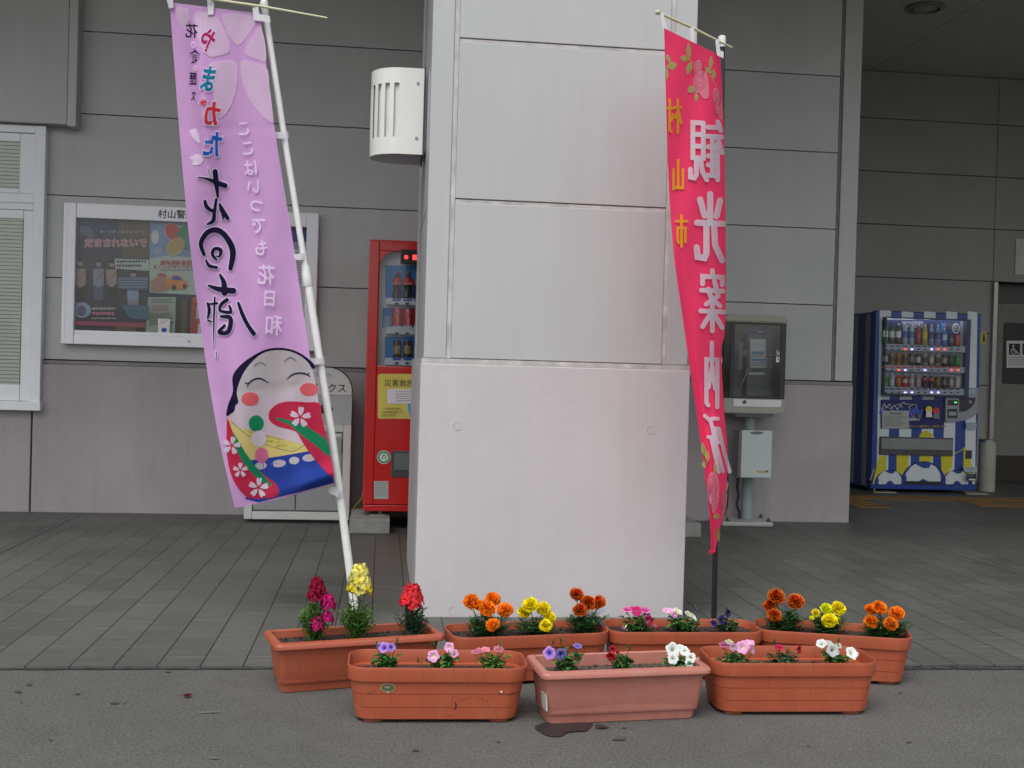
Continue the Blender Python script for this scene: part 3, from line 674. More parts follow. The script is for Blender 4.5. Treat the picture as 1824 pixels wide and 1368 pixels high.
obj('diffuser', bm, mat('milky diffuser', (0.72, 0.73, 0.72), 0.4), lamp)
bpart('back_plate', (LX1+0.0005, LX1+0.007, LY0-0.012, LY1+0.012, LZ0-0.006, LZ1+0.004), mat('dark gasket', (0.02, 0.03, 0.08), 0.5), lamp)
bpart('wall_bracket', (LX1+0.0075, ux0+0.004, LY0+0.03, LY1-0.03, LZ0+0.02, LZ1-0.02), LW, lamp)
bpart('reflector', (LX0+0.12, LX1-0.01, LY0+0.04, LY1-0.04, LZ0+0.05, LZ0+0.058), mat('bronze reflector', (0.35, 0.22, 0.2), 0.15, metal=0.8), lamp)
for z in (LZ1-0.075, LZ0+0.08):
    bm = B(); tube(bm, [(LX1-0.03, LY0+0.001, z), (LX1-0.03, LY0-0.004, z)], 0.008, 12); obj('screw', bm, mat('screw steel', (0.3, 0.3, 0.3), 0.4, metal=0.7), lamp)
# ------------------------------------------------------------------ notice board
NB = WALL-0.10
a = pY(107, 612, NB); b_ = pY(568, 378, NB); bx0 = pY(111, 480, NB).x; bx1 = pY(565, 500, NB).x; bz0 = a.z; bz1 = pY(115, 360, NB).z
nb = thing('notice_board', 'glazed wall notice board in a white frame behind the pink banner', 'notice board', ((bx0+bx1)/2, NB, bz0))
FRW = mat('board frame white', (0.80, 0.81, 0.85), 0.35, var=0.02)
bm = B(); hz = pY(200, 390, NB).z
for q in ((bx0, bx0+0.085, NB, WALL-0.022, bz0, bz1), (bx1-0.085, bx1, NB, WALL-0.022, bz0, bz1), (bx0+0.0855, bx1-0.0855, NB+0.004, WALL-0.022, hz, bz1), (bx0+0.0855, bx1-0.0855, NB+0.004, WALL-0.022, bz0, bz0+0.075)): box(bm, *q, bev=0.006)
box(bm, bx0+0.086, bx1-0.086, NB+0.012, NB+0.05, bz0+0.0755, bz0+0.1, bev=0.002); box(bm, bx0+0.02, bx0+0.024, NB-0.003, NB+0.01, bz0+0.01, bz1-0.01)
fr_ = obj('frame', bm, FRW, nb)
A = Art(); A.text('村山警察署', 322, 381.5, 16.5, BLK, bold=0.012, rot=0.02); A.build('lettering', fr_, onY(NB+0.0035))
p = pY(336, 609, NB); bm = B(); tube(bm, [(p.x, NB+0.004, p.z+0.005), (p.x, NB-0.004, p.z+0.005)], 0.009, 12); obj('lock', bm, mat('lock steel', (0.4, 0.4, 0.4), 0.3, metal=0.8), nb)
PB = WALL-0.035
bpart('back_board', (bx0+0.08, bx1-0.08, PB, WALL-0.0225, bz0+0.05, bz1-0.05), mat('board navy', (0.03, 0.045, 0.11), 0.7), nb)
bpart('glass_door', (bx0+0.08, bx1-0.08, NB+0.026, NB+0.030, bz0+0.08, hz+0.01), glass_mat('board glass', (0.93, 0.95, 0.95), 0.55), nb)
ZB = lambda x, y: (90+x*0.2741, 340+y*0.2741)
def poster(label, art, Y=PB-0.002, cat='poster'):
    o = art.build('poster', None, onY(Y)); return tag(o, label, cat, 'papers pinned inside the notice board')
def zb(A_, f, *pts): return [ZB(*p_) for p_ in pts]
DKP = flat('poster plum', (62, 56, 74)); SKY = flat('poster sky', (125, 150, 190)); SKIN = flat('poster skin', (170, 145, 140)); TEAL = flat('poster teal', (75, 110, 130)); LIL = flat('poster lilac', (150, 140, 160)); DGR = flat('poster dark green', (30, 44, 36)); BRN = flat('poster brown', (100, 80, 62)); CRM = flat('poster cream', (190, 200, 188)); LTB = flat('poster light blue', (150, 165, 195)); SLT = flat('poster slate', (90, 98, 118))
A = Art()
A.poly(zb(0, 0, (134, 200), (646, 190), (640, 945), (110, 925)), DKP)
A.poly(zb(0, 0, (134, 200), (440, 195), (440, 250), (300, 300), (250, 250), (140, 230)), NAVY)
A.poly(zb(0, 0, (440, 198), (646, 195), (646, 440), (470, 430)), BRN)
A.poly(zb(0, 0, (150, 225), (250, 232), (300, 290), (250, 310), (220, 285), (150, 290)), SLT)
A.text('セーフティキャンペーン', *ZB(468, 268), 7.4, CRM, bold=0.01)
A.text('だまされないで', *ZB(425, 338), 16, WHT, bold=0.06); A.text('だまされないで', *ZB(425, 338), 16, flat('poster rose', (205, 95, 110)), bold=0.02)
A.poly(zb(0, 0, (418, 440), (640, 448), (640, 520), (420, 505)), CRM); A.lines(*ZB(430, 452), *ZB(625, 505), 2, NAVY, frac=0.6, seed=21)
for cx, cy, s_, c1, c2 in ((195, 560, 1.0, SKIN, DGR), (315, 560, 0.95, LIL, SLT), (400, 560, 0.9, SKIN, DGR), (540, 640, 1.05, LTB, LIL)):
    A.poly(zb(0, 0, (cx-38*s_, cy-55*s_), (cx-15*s_, cy-70*s_), (cx+15*s_, cy-70*s_), (cx+36*s_, cy-52*s_), (cx+34*s_, cy+60*s_), (cx+30*s_, cy+160*s_), (cx-30*s_, cy+160*s_), (cx-36*s_, cy+60*s_)), c2)
    A.poly(zb(0, 0, (cx-40*s_, cy-55*s_), (cx+36*s_, cy-55*s_), (cx+34*s_, cy+55*s_), (cx-36*s_, cy+55*s_)), c1)
    A.ell(*ZB(cx, cy-92*s_), 5*s_, 6*s_, SKIN); A.ell(*ZB(cx, cy-108*s_), 5*s_, 3*s_, BLK)
    A.stroke(zb(0, 0, (cx-10, cy+20), (cx+50, cy-60), (cx+80, cy-130)), 1.1, BRN); A.ell(*ZB(cx, cy+40), 7*s_, 8*s_, c1)
A.ell(*ZB(205, 775), 17, 14, LTB); A.ell(*ZB(205, 780), 8, 9.5, SLT)
A.lines(*ZB(275, 758), *ZB(490, 780), 1, CRM, frac=0.7, seed=22); A.lines(*ZB(275, 788), *ZB(425, 815), 1, PNK, frac=0.8, seed=23); A.lines(*ZB(270, 825), *ZB(430, 845), 1, CRM)
A.poly(zb(0, 0, (150, 845), (620, 860), (620, 890), (150, 870)), flat('poster pink band', (175, 70, 100)))
A.poly(zb(0, 0, (430, 880), (560, 885), (560, 935), (430, 930)), BRN); A.poly(zb(0, 0, (460, 740), (640, 745), (640, 840), (520, 830)), TEAL)
A.poly(zb(0, 0, (440, 560), (640, 560), (640, 650), (440, 640)), SLT); A.lines(*ZB(450, 570), *ZB(630, 640), 4, LTB, seed=8)
poster('dark poster with pink title and figures playing instruments', A)
A = Art()
A.poly(zb(0, 0, (648, 192), (1200, 200), (1200, 690), (640, 660)), CRM); A.poly(zb(0, 0, (648, 192), (1200, 200), (1200, 380), (900, 430), (760, 420), (650, 440)), SKY); A.ell(*ZB(680, 300), 7, 12, WHT); A.ell(*ZB(700, 390), 8, 8, LTB)
def clover(f, m1, m2, m3, m4, o, w):
    for dx, dy, mm, rot in ((-48, -38, m1, 0.75), (35, -48, m2, 2.35), (45, 35, m3, 0.75), (-35, 50, m4, 2.35)):
        x, y = ZB(850+dx, 310+dy); f.ell(x, y, 19+w, 13.5+w, mm, rot=rot)
clover(A, NAVY, NAVY, NAVY, NAVY, 0, 1.8); clover(A, WHT, WHT, WHT, WHT, 0, 1.0); clover(A, RED, GRN, flat('poster sea', (50, 135, 125)), flat('poster amber', (190, 160, 90)), 0, -0.4)
RD2 = flat('poster red', (190, 70, 75))
A.text('高齢運転者標識の', *ZB(850, 468), 9.5, RD2, bold=0.03); A.text('新しいデザインが決まりました', *ZB(880, 496), 8.2, RD2, bold=0.03); A.lines(*ZB(720, 515), *ZB(1000, 528), 1, SLT, seed=2)
A.poly(zb(0, 0, (655, 590), (690, 560), (740, 555), (760, 600), (750, 650), (655, 650)), flat('poster peach', (185, 130, 110))); A.ell(*ZB(725, 548), 8, 3.5, RD2)
A.poly(zb(0, 0, (750, 590), (770, 565), (800, 545), (840, 550), (865, 580), (890, 595), (890, 625), (860, 640), (760, 635)), ORG); A.poly(zb(0, 0, (790, 570), (805, 555), (840, 558), (855, 580), (800, 582)), BLU); A.ell(*ZB(805, 628), 4, 4.5, BLK); A.ell(*ZB(872, 620), 3, 4, BLK)
poster('pale poster with four-coloured clover mark, red text and an orange car', A)
A = Art(); A.poly(zb(0, 0, (634, 690), (815, 690), (808, 955), (615, 945)), flat('poster mint', (165, 180, 165)))
A.lines(*ZB(655, 705), *ZB(800, 735), 2, BLK, seed=4); A.lines(*ZB(665, 745), *ZB(770, 790), 3, RD2, seed=5); A.lines(*ZB(645, 795), *ZB(800, 880), 6, BLK, seed=6)
A.poly(zb(0, 0, (705, 830), (785, 835), (778, 945), (705, 940)), WHT); A.ell(*ZB(745, 905), 5, 4, BLU); A.lines(*ZB(720, 845), *ZB(775, 870), 2, GRY, seed=7)
poster('pale green leaflet with small print below the clover poster', A, PB-0.006, 'leaflet')
A = Art(); A.poly(zb(0, 0, (820, 690), (915, 690), (912, 955), (812, 952)), DGR); A.poly(zb(0, 0, (855, 700), (890, 700), (880, 950), (850, 950)), BRN)
poster('dark green leaflet standing between the mint leaflet and the red one', A, PB-0.004, 'leaflet')
A = Art(); A.poly(zb(0, 0, (918, 690), (1150, 700), (1150, 960), (905, 955)), flat('poster brick', (175, 60, 55))); A.poly(zb(0, 0, (950, 745), (990, 745), (985, 830), (945, 830)), CRM); A.poly(zb(0, 0, (960, 860), (1000, 860), (995, 930), (955, 930)), WHT); A.lines(*ZB(925, 700), *ZB(1080, 735), 2, ORG, seed=9)
poster('red leaflet with white blocks at the foot of the notice board', A, PB-0.005, 'leaflet')
A = Art(); A.poly(zb(0, 0, (1440, 235), (1692, 232), (1690, 330), (1440, 330)), flat('poster royal', (30, 70, 130))); A.poly(zb(0, 0, (1440, 331), (1688, 331), (1680, 1000), (1440, 1000)), flat('poster pale blue', (160, 175, 185)))
A.rect(*ZB(1560, 380), *ZB(1655, 1000), WHT); A.lines(*ZB(1590, 400), *ZB(1640, 620), 14, GRY, seed=11); A.ell(*ZB(1660, 815), 5, 5, BLU); A.poly(zb(0, 0, (1640, 840), (1675, 840), (1672, 1000), (1640, 1000)), NAVY)
poster('blue and white poster seen right of the pink banner', A)

# ------------------------------------------------------------------ recycling bin
BY = 7.90
BIN = mat('bin white', (0.50, 0.52, 0.50), 0.5, var=0.05, vs=9); BING = mat('bin grey', (0.26, 0.275, 0.28), 0.45, var=0.05, vs=5)
bX = lambda x, y=840: pY(x, y, BY).x
bZ = lambda y, x=600: pY(x, y, BY).z
rx = bX(624); lx = bX(437, 800)
rb = thing('recycling_bin', 'grey two-door recycling bin with rounded sign top beside the red machine', 'bin', ((rx+lx)/2, BY, 0))
bm = B(); zt_ = bZ(757); box(bm, lx, lx+0.055, BY, BY+0.36, 0.03, zt_, bev=0.006); box(bm, rx-0.055, rx, BY, BY+0.36, 0.03, zt_, bev=0.006)
box(bm, lx+0.0555, rx-0.0555, BY+0.003, BY+0.36, 0.03, 0.085, bev=0.004); box(bm, lx+0.0555, rx-0.0555, BY+0.003, BY+0.36, zt_-0.05, zt_, bev=0.004); box(bm, lx+0.056, rx-0.056, BY+0.05, BY+0.355, 0.086, zt_-0.051)
obj('cabinet', bm, BIN, rb)
bpart('plinth', (lx+0.03, rx-0.02, BY+0.03, BY+0.33, 0.009, 0.0295), DARK, rb)
mx_ = bX(526, 900)
for x0, x1 in ((lx+0.06, mx_-0.004), (mx_+0.004, rx-0.060)):
    d_ = bpart('door', (x0, x1, BY+0.012, BY+0.045, 0.095, zt_-0.056), BING, rb, bev=0.003)
    bpart('label_plate', (x1-0.09, x1-0.01, BY+0.0105, BY+0.0118, zt_-0.085, zt_-0.062), BIN, d_)
bpart('latch', (rx-0.066, rx-0.0615, BY+0.006, BY+0.012, zt_-0.20, zt_-0.1), DARK, rb)
bm = B(); zh = bZ(704)
bm_pts = [(BY+0.002, zt_+0.001), (BY+0.36, zt_+0.001), (BY+0.36, zh), (BY+0.09, zh)]
a_ = [bm.verts.new((lx+0.003, y, z)) for y, z in bm_pts]; b_ = [bm.verts.new((rx-0.003, y, z)) for y, z in bm_pts]
bm.faces.new(a_); bm.faces.new(b_[::-1])
for i in range(4): bm.faces.new((a_[i], b_[i], b_[(i+1) % 4], a_[(i+1) % 4]))
hood = obj('hood', bm, BING, rb)
bm = B()
for xx in (499, 580):
    c = pY(xx, 729, BY+0.045); n_h = Vector((0, -(zh-zt_), 0.088)).normalized()
    t1 = Vector((1, 0, 0)); t2 = Vector((0, 0.088, zh-zt_)).normalized(); vs = [bm.verts.new(c+t1*0.052*math.cos(2*PI*k/24)+t2*0.035*math.sin(2*PI*k/24)+n_h*0.002+Vector((0, 0, 0))) for k in range(24)]
    # seat the opening on the slope
    for v in vs: s_ = (v.co.z-zt_)/(zh-zt_); v.co.y = BY+0.002+0.088*s_-0.002
    bm.faces.new(vs); obj('opening', bm, DARK, hood); bm = B()
bm.free()
# rounded sign top
rr = bX(626, 700); hzt = bZ(655); pts = [(lx+0.002, zh+0.001), (rr-0.003, zh+0.001)]
R_ = 0.17
for k in range(13): t = k/12*PI/2; pts.append((rr-R_+R_*math.cos(t), hzt-R_+R_*math.sin(t)))
for k in range(13): t = PI/2+k/12*PI/2; pts.append((lx+R_+R_*math.cos(t), hzt-R_+R_*math.sin(t)))
bm = B(); extr(bm, pts, BY+0.085, BY+0.11); sg = obj('sign_top', bm, BIN, rb)
bm = B(); P_ = pts[2:]; 
for i in range(len(P_)-1):
    (x0, z0), (x1, z1) = P_[i], P_[i+1]; d = Vector((x1-x0, 0, z1-z0)).normalized(); nn = Vector((d.z, 0, -d.x))*0.007
    q = [(x0, z0), (x1, z1), (x1+nn.x, z1+nn.z), (x0+nn.x, z0+nn.z)]
    fa = [bm.verts.new((x, BY+0.08, z)) for x, z in q]; fb = [bm.verts.new((x, BY+0.115, z)) for x, z in q]; bm.faces.new(fa); bm.faces.new(fb[::-1])
    bm.faces.new((fa[2], fa[3], fb[3], fb[2])); bm.faces.new((fa[0], fa[1], fb[1], fb[0]))
obj('edging', bm, flat('edging black', (28, 32, 48)), sg)
A = Art(); A.text('リサイクルボックス', 542, 690, 17, BLK, bold=0.01, rot=0.02); A.build('lettering', sg, onY(BY+0.0845)); A = Art(); A.text('空容器を入れてください。', 544, 666, 8.2, BLK, bold=0.01, rot=0.02); A.build('lettering', sg, onY(BY+0.0845))

# ------------------------------------------------------------------ concrete feet blocks
BLKC = mat('rough concrete', (0.25, 0.25, 0.235), 0.9, var=0.15, vs=14, bump=0.5, bs=60)
def block(label, x0, x1, y0, y1, z1):
    bm = B(); box(bm, x0, x1, y0, y1, 0.008, z1, bev=0.008); return tag(obj('concrete_block', bm, BLKC), label, 'concrete block', 'concrete blocks under the red drinks machine')
block('concrete block under the left foot of the red drinks machine', pY(622, 950, 7.42).x, pY(694, 950, 7.42).x, 7.42, 8.0, 0.105)
block('concrete block showing at the right of the pillar base', pY(1180, 950, 7.42).x, pY(1249, 950, 7.42).x, 7.42, 8.0, 0.105)
pts = [pY(x, y, 7.95) for x, y in ((652, 850), (650, 868), (644, 888), (630, 905), (619, 916), (612, 925))]
bm = B(); tube(bm, pts, 0.006, 8); tube(bm, [q+Vector((0.012, 0.01, 0.004*math.sin(i*2))) for i, q in enumerate(pts)], 0.005, 8); tag(obj('cable', bm, mat('yellow cable', (0.22, 0.15, 0.03), 0.6)), 'yellow cable drooping between the recycling bin and the red machine', 'cable')

# ------------------------------------------------------------------ shared drink containers
def bottle(name, parent, x, y, z0, h, r, body, cap, label=None, contour=False):
    bm = B(); s = h
    if contour: prof = [(r*.8, 0), (r, s*.05), (r*.95, s*.22), (r*.78, s*.36), (r*1.0, s*.5), (r, s*.66), (r*.62, s*.80), (r*.34, s*.90), (r*.34, s*.93), (r*.40, s*.93), (r*.40, s)]
    else: prof = [(r*.85, 0), (r, s*.04), (r, s*.30), (r*.96, s*.31), (r*.96, s*.60), (r, s*.62), (r*.9, s*.72), (r*.45, s*.86), (r*.36, s*.90), (r*.42, s*.92), (r*.42, s)]
    mis = [0, 0, 0, 1 if not contour else 0, 1, 0 if not contour else 1, 0, 0, 2, 2, 2]
    lathe(bm, prof, (x, y, z0), 14, mis=mis); return obj(name, bm, [body, label or body, cap], parent)
def can(name, parent, x, y, z0, h, r, body, top, label=None):
    bm = B(); lathe(bm, [(r*.82, 0), (r, h*.06), (r, h*.25), (r*1.003, h*.26), (r*1.003, h*.70), (r, h*.71), (r, h*.90), (r*.84, h)], (x, y, z0), 14, mis=[0, 0, 0, 1, 1, 0, 0, 2, 2]); return obj(name, bm, [body, label or body, top], parent)
def dm(name, rgb, rough=0.25): return mat(name, lin(*rgb), rough, var=0.1, vs=60)
CTOP = mat('can top', (0.5, 0.5, 0.52), 0.3, metal=0.5); BTN = mat('button dark', (0.03, 0.03, 0.05), 0.3); SHELF = mat('shelf white', (0.6, 0.62, 0.66), 0.4)
CAPW = dm('cap white', (210, 210, 210)); CAPR = dm('cap red', (190, 30, 35)); COLA = dm('cola brown', (35, 16, 14), 0.12); COLR = dm('cola red', (200, 35, 40))
LIT_R = mat('button lit red', (0.3, 0.02, 0.02), 0.4, emit=(1, 0.08, 0.05), es=1.2); LIT_B = mat('button lit violet', (0.2, 0.15, 0.4), 0.4, emit=(0.55, 0.4, 1), es=1.6)
LEDR = mat('led red', (0.3, 0, 0), 0.4, emit=(1, 0.03, 0.03), es=2.0)
GL = glass_mat('display glass', (0.95, 0.97, 0.98), 0.5)

# ------------------------------------------------------------------ red drinks machine
RY = 7.6; VR = mat('machine red', (0.50, 0.012, 0.012), 0.22, var=0.03, vs=3, coat=0.3)
rX = lambda x, y=700: pY(x, y, RY).x
rZ = lambda y, x=695: pY(x, y, RY).z
ZR = lambda x, y: (600+x*0.3947, 400+y*0.3947)
vx0 = rX(651.5, 680); vx1 = vx0+1.16; vz0 = rZ(911); vz1 = rZ(427.5)
vr = thing('drinks_machine', 'red drinks vending machine partly hidden behind the pale pillar', 'vending machine', ((vx0+vx1)/2, RY, 0.105))
wx0_, wz0_, wz1_ = rX(674, 550), rZ(652.6), rZ(447.5)
bm = B(); dxw = 0.09
zb0 = rZ(899)
box(bm, vx0, wx0_, RY, RY+0.09, zb0, vz1, bev=0.008); box(bm, vx1-0.09, vx1, RY, RY+0.09, zb0, vz1, bev=0.008)
box(bm, wx0_+0.0005, vx1-0.0905, RY+0.0006, RY+0.09, wz1_, vz1-0.0005, bev=0.006); box(bm, wx0_+0.0005, vx1-0.0905, RY+0.0006, RY+0.09, zb0+0.0005, wz0_, bev=0.004)
# rounded corner fillet at the top-left of the display
fp = [(wx0_, wz1_)]; r_ = 0.11
for k in range(9): t = PI/2+k/8*PI/2; fp.append((wx0_+r_+r_*math.cos(t), wz1_-r_+r_*math.sin(t)))
extr(bm, fp, RY+0.001, RY+0.03)
obj('door', bm, VR, vr)
bpart('cabinet', (vx0+0.008, vx1-0.008, RY+0.092, RY+0.70, zb0, vz1-0.012), VR, vr, bev=0.006)
bpart('base', (vx0+0.004, vx1-0.004, RY+0.004, RY+0.6, vz0, zb0-0.004), VR, vr, bev=0.004)
for x in (vx0+0.12, vx1-0.12):
    bm = B(); tube(bm, [(x, RY+0.07, 0.106), (x, RY+0.07, vz0)], 0.014, 10); box(bm, x-0.07, x+0.03, RY+0.0, RY+0.13, 0.1055, 0.113); obj('foot', bm, mat('zinc foot', (0.35, 0.34, 0.25), 0.4, metal=0.6), vr)
bpart('display_lining', (wx0_+0.001, vx1-0.095, RY+0.084, RY+0.089, wz0_+0.001, wz1_-0.001), SHELF, vr)
A = Art()
A.rect(*ZR(218, 184), *ZR(600, 332), flat('display blue', (40, 125, 190))); A.rect(*ZR(205, 376), *ZR(600, 466), flat('display blue', (40, 125, 190))); A.rect(*ZR(216, 506), *ZR(600, 612), flat('display blue', (40, 125, 190)))
A.ell(*ZR(225, 440), 7, 12, LTB); A.stroke([ZR(205, 385), ZR(190, 430), ZR(185, 480)], 2, WHT); A.rect(*ZR(190, 186), *ZR(212, 235), WHT)
A.build('display_backing', vr, onY(RY+0.082))
for zz0, zz1 in ((332, 362), (462, 495), (603, 636)):
    z0 = pY(*ZR(280, zz1), RY+0.02).z; z1 = pY(*ZR(280, zz0), RY+0.02).z; bpart('shelf', (pY(*ZR(224, 400), RY).x, vx1-0.1, RY+0.022, RY+0.08, z0, z1), SHELF, vr, bev=0.003)
ZB_ = [ZR(0, 332)[1], ZR(0, 454)[1], ZR(0, 602)[1]]
nn_ = 9; stepx = 18.9
for rI in range(3):
    for i in range(nn_):
        xp = 706.6+stepx*i; p = pY(xp, ZB_[rI]+3, RY+0.05)
        if p.x > vx1-0.13: break
        z0 = p.z+0.006
        if rI == 0:
            o = bottle('bottle', vr, p.x, RY+0.052, z0, 0.185, 0.031, COLA if i < 4 else dm('tea green', (60, 120, 50)), CAPR, COLR if i < 4 else dm('label cream', (200, 195, 160)), contour=i < 4)
            if i < 2:
                A = Art(0.0004); A.text('Coca-Cola', xp+1, 505, 3.4, WHT, sx=1.0, bold=0.02); A.build('brand_mark', o, onY(RY+0.0195))
        elif rI == 1:
            o = can('can', vr, p.x, RY+0.052, z0, 0.118, 0.032, COLR, CTOP)
            if i < 2:
                A = Art(0.0004); A.text('Coca-Cola', xp+1, 565, 6.4, WHT, rot=-PI/2, bold=0.02); A.build('brand_mark', o, onY(RY+0.019))
        else:
            can('can', vr, p.x, RY+0.052, z0, 0.125, 0.027, dm('coffee black', (45, 38, 34)), CTOP, dm('coffee tan', (150, 125, 90)))
        bx_ = pY(xp, (541, 594, 647)[rI], RY+0.02); bm = B(); tube(bm, [(bx_.x, RY+0.0215, bx_.z), (bx_.x, RY+0.013, bx_.z)], 0.014, 14)
        for v in bm.verts: v.co.z = bx_.z+(v.co.z-bx_.z)*0.55
        obj('select_button', bm, BTN, vr)
A = Art()
for i in range(8):
    for yy in (534, 583): A.rect(699.5+stepx*i, yy-3, 714+stepx*i, yy+2, BLU if yy == 534 else WHT); A.lines(701+stepx*i, yy-2, 713+stepx*i, yy+1.5, 1, WHT if yy == 534 else GRY, seed=i)
    A.rect(699.5+stepx*i, 636.5, 714+stepx*i, 641.5, BLU)
A.build('price_strip', vr, onY(RY+0.0205))
bm = B(); x0, x1 = rX(713.7, 456), rX(713.7, 456)+0.34; z0, z1 = rZ(469), rZ(443.5); box(bm, x0, x1, RY-0.004, RY+0.02, z0, z1, bev=0.003); dsp = obj('status_display', bm, flat('display black', (18, 16, 18), 0.2), vr)
A = Art(); A.ell(723.5, 458, 3.6, 3.6, LEDR, n=10); A.rect(735, 454, 742, 463, LEDR); A.build('led_sign', dsp, onY(RY-0.0045))
bpart('glass', (wx0_+0.0015, vx1-0.0955, RY+0.0105, RY+0.0125, wz0_+0.002, wz1_-0.002), GL, vr)
A = Art(); YD = flat('disaster yellow', (205, 190, 90)); A.rrect(673, 666, 790, 746, 5, YD)
A.ell(760, 722, 34, 42, flat('sign aqua', (70, 160, 200))); A.rect(673.5, 722, 712, 744, YD); A.text('災害救援', 711, 682.5, 13.4, BLK, bold=0.006, rot=0.02); A.lines(696, 672.5, 716, 676, 1, ORG)
A.rect(690, 693, 775, 719, WHT); A.lines(705, 697, 770, 717, 5, GRY, seed=3); A.text('この自動販売機は、', 698, 727.5, 4.4, BLK); A.text('災害救援支援として', 700, 733.5, 4.6, BLK); A.text('活用されます', 692, 739.5, 4.4, BLK)
A.build('disaster_sticker', vr, onY(RY))
A = Art(); A.ell(683.7, 814.4, 12, 12, WHT, n=32); A.ell(683.7, 814.4, 11, 11, GRN, n=32); A.ell(683.7, 814.4, 7.6, 7.6, WHT, n=28); A.stroke([(681, 818), (683, 810), (687, 812), (686, 818)], 2, GRN); A.build('recycling_sticker', vr, onY(RY))
A = Art(); A.rect(666, 857, 691.6, 888.6, flat('sticker silver', (165, 170, 168))); A.lines(668, 860, 689, 886, 7, GRY, seed=4); A.build('rating_plate', vr, onY(RY))
x0 = rX(696.7, 826); z0, z1 = rZ(850), rZ(802.6); bpart('delivery_slot', (x0, x0+0.62, RY-0.004, RY+0.01, z0, z1), mat('slot grey', (0.06, 0.062, 0.065), 0.3), vr, bev=0.004)
bpart('delivery_flap', (x0+0.02, x0+0.6, RY-0.008, RY-0.0045, z0+0.05, z1-0.015), mat('flap', (0.13, 0.14, 0.14), 0.2), vr, bev=0.0015)

# ------------------------------------------------------------------ striped drinks machine
SY = 10.6; ZS = lambda x, y: (1500+x*0.26320, 540+y*0.26320)
sX = lambda x, y=550: pY(*ZS(x, y), SY).x
sZ = lambda y, x=560: pY(*ZS(x, y), SY).z
SB = mat('machine blue', (0.008, 0.045, 0.26), 0.3, var=0.03, coat=0.2); SW = mat('machine white', (0.6, 0.66, 0.68), 0.3, var=0.02, coat=0.2)
sx0, sx1 = sX(215), sX(928); sz0, sz1 = sZ(1262), sZ(60)
vs_ = thing('drinks_machine', 'blue and white striped drinks machine with football print in the passage', 'vending machine', ((sx0+sx1)/2, SY, 0.012))
bpart('cabinet', (sx0+0.003, sx1-0.003, SY+0.10, SY+0.80, sz0, sz1-0.01), SB, vs_, bev=0.006)
bm = B(); box(bm, sx0, sx1, SY, SY+0.098, sz0+0.06, sz1, bev=0.01); dr = obj('door', bm, SB, vs_)
bpart('base', (sx0+0.004, sx1-0.004, SY+0.004, SY+0.098, sz0, sz0+0.056), SB, vs_, bev=0.003)
A = Art(0.0003)
for a_, b_ in ((255, 332), (403, 483), (555, 633), (705, 780), (850, 915)):
    A.poly([ZS(a_, 48 if a_ < 300 else 55), ZS(b_, 52 if a_ < 300 else 62), ZS(b_-22 if a_ < 800 else b_-15, 1225), ZS(a_-24 if a_ < 800 else a_-22, 1225)], SW, layer=0)
YL = flat('stripe yellow', (200, 190, 30))
for pts in (((525, 1020), (610, 1020), (600, 1075), (520, 1075)), ((368, 1028), (450, 1028), (446, 1105), (400, 1170), (368, 1135)), ((668, 1030), (748, 1035), (742, 1110), (695, 1165), (672, 1130)), ((248, 1040), (298, 1030), (296, 1130), (250, 1160), (215, 1225), (205, 1225)), ((568, 858), (604, 885), (604, 912), (526, 912), (526, 885)), ((822, 975), (832, 975), (880, 1100), (892, 1150), (818, 1150))): A.poly([ZS(*q) for q in pts], YL)
for pts in (((750, 1028), (825, 982)), ((510, 915), (540, 880)), ((600, 880), (630, 915)), ((190, 1195), (215, 1120))): A.stroke([ZS(*q) for q in pts], 1.2, YL, smooth=False)
BK = flat('ball line', (20, 22, 70))
def arcpts(cx, cy, rx_, ry_, a0, a1, n=16): return [ZS(cx+rx_*math.cos(a0+(a1-a0)*k/n), cy-ry_*math.sin(a0+(a1-a0)*k/n)) for k in range(n+1)]
for cx, rx_, ry_, top in ((548, 148, 150, 1225), (322, 98, 92, 1225), (775, 98, 92, 1225)):
    A.poly(arcpts(cx, top, rx_+6, ry_+6, 0, PI), BK); A.poly(arcpts(cx, top, rx_, ry_, 0, PI), SB)
    s_ = rx_/148
    A.poly([ZS(cx+x*s_, top+y*s_) for x, y in ((-40, -128), (-52, -138), (-85, -118), (-120, -72), (-112, -40), (-118, -10), (-112, 0), (-42, 0), (-28, -22), (0, -38), (28, -22), (42, 0), (112, 0), (118, -40), (112, -75), (85, -118), (52, -135), (38, -110), (0, -108))], SW)
A.rrect(*ZS(258, 652), *ZS(688, 850), 2, flat('logo panel navy', (12, 28, 95)))
zig = [(265, 720), (285, 680), (300, 705), (318, 682), (338, 712), (352, 688), (372, 720), (395, 690), (408, 705), (366, 685), (404, 680), (415, 668), (425, 682), (490, 685), (450, 700), (480, 790), (500, 680), (515, 770), (545, 712), (520, 790), (450, 792)]
A.stroke([ZS(*q) for q in zig], 0.9, WHT, smooth=False); A.text('montedio', *ZS(400, 730), 13.5, flat('logo blue', (45, 85, 185)), sx=1.45, bold=0.05, shear=-0.25)
A.stroke([ZS(*q) for q in ((265, 728), (300, 700), (338, 722), (372, 740))], 0.6, WHT, smooth=False)
A.text('YAMAGATA', *ZS(455, 782), 5, WHT, bold=0.02); A.text('応援のチーム自販機として寄付します!', *ZS(565, 833), 4.3, flat('caption orange', (190, 150, 50)), bold=0.02)
A.rect(*ZS(268, 728), *ZS(450, 848), flat('paper notice', (165, 168, 162))); A.lines(*ZS(320, 742), *ZS(398, 756), 1, BLK, frac=0.7, seed=24); A.lines(*ZS(280, 762), *ZS(440, 840), 6, GRY, seed=12)
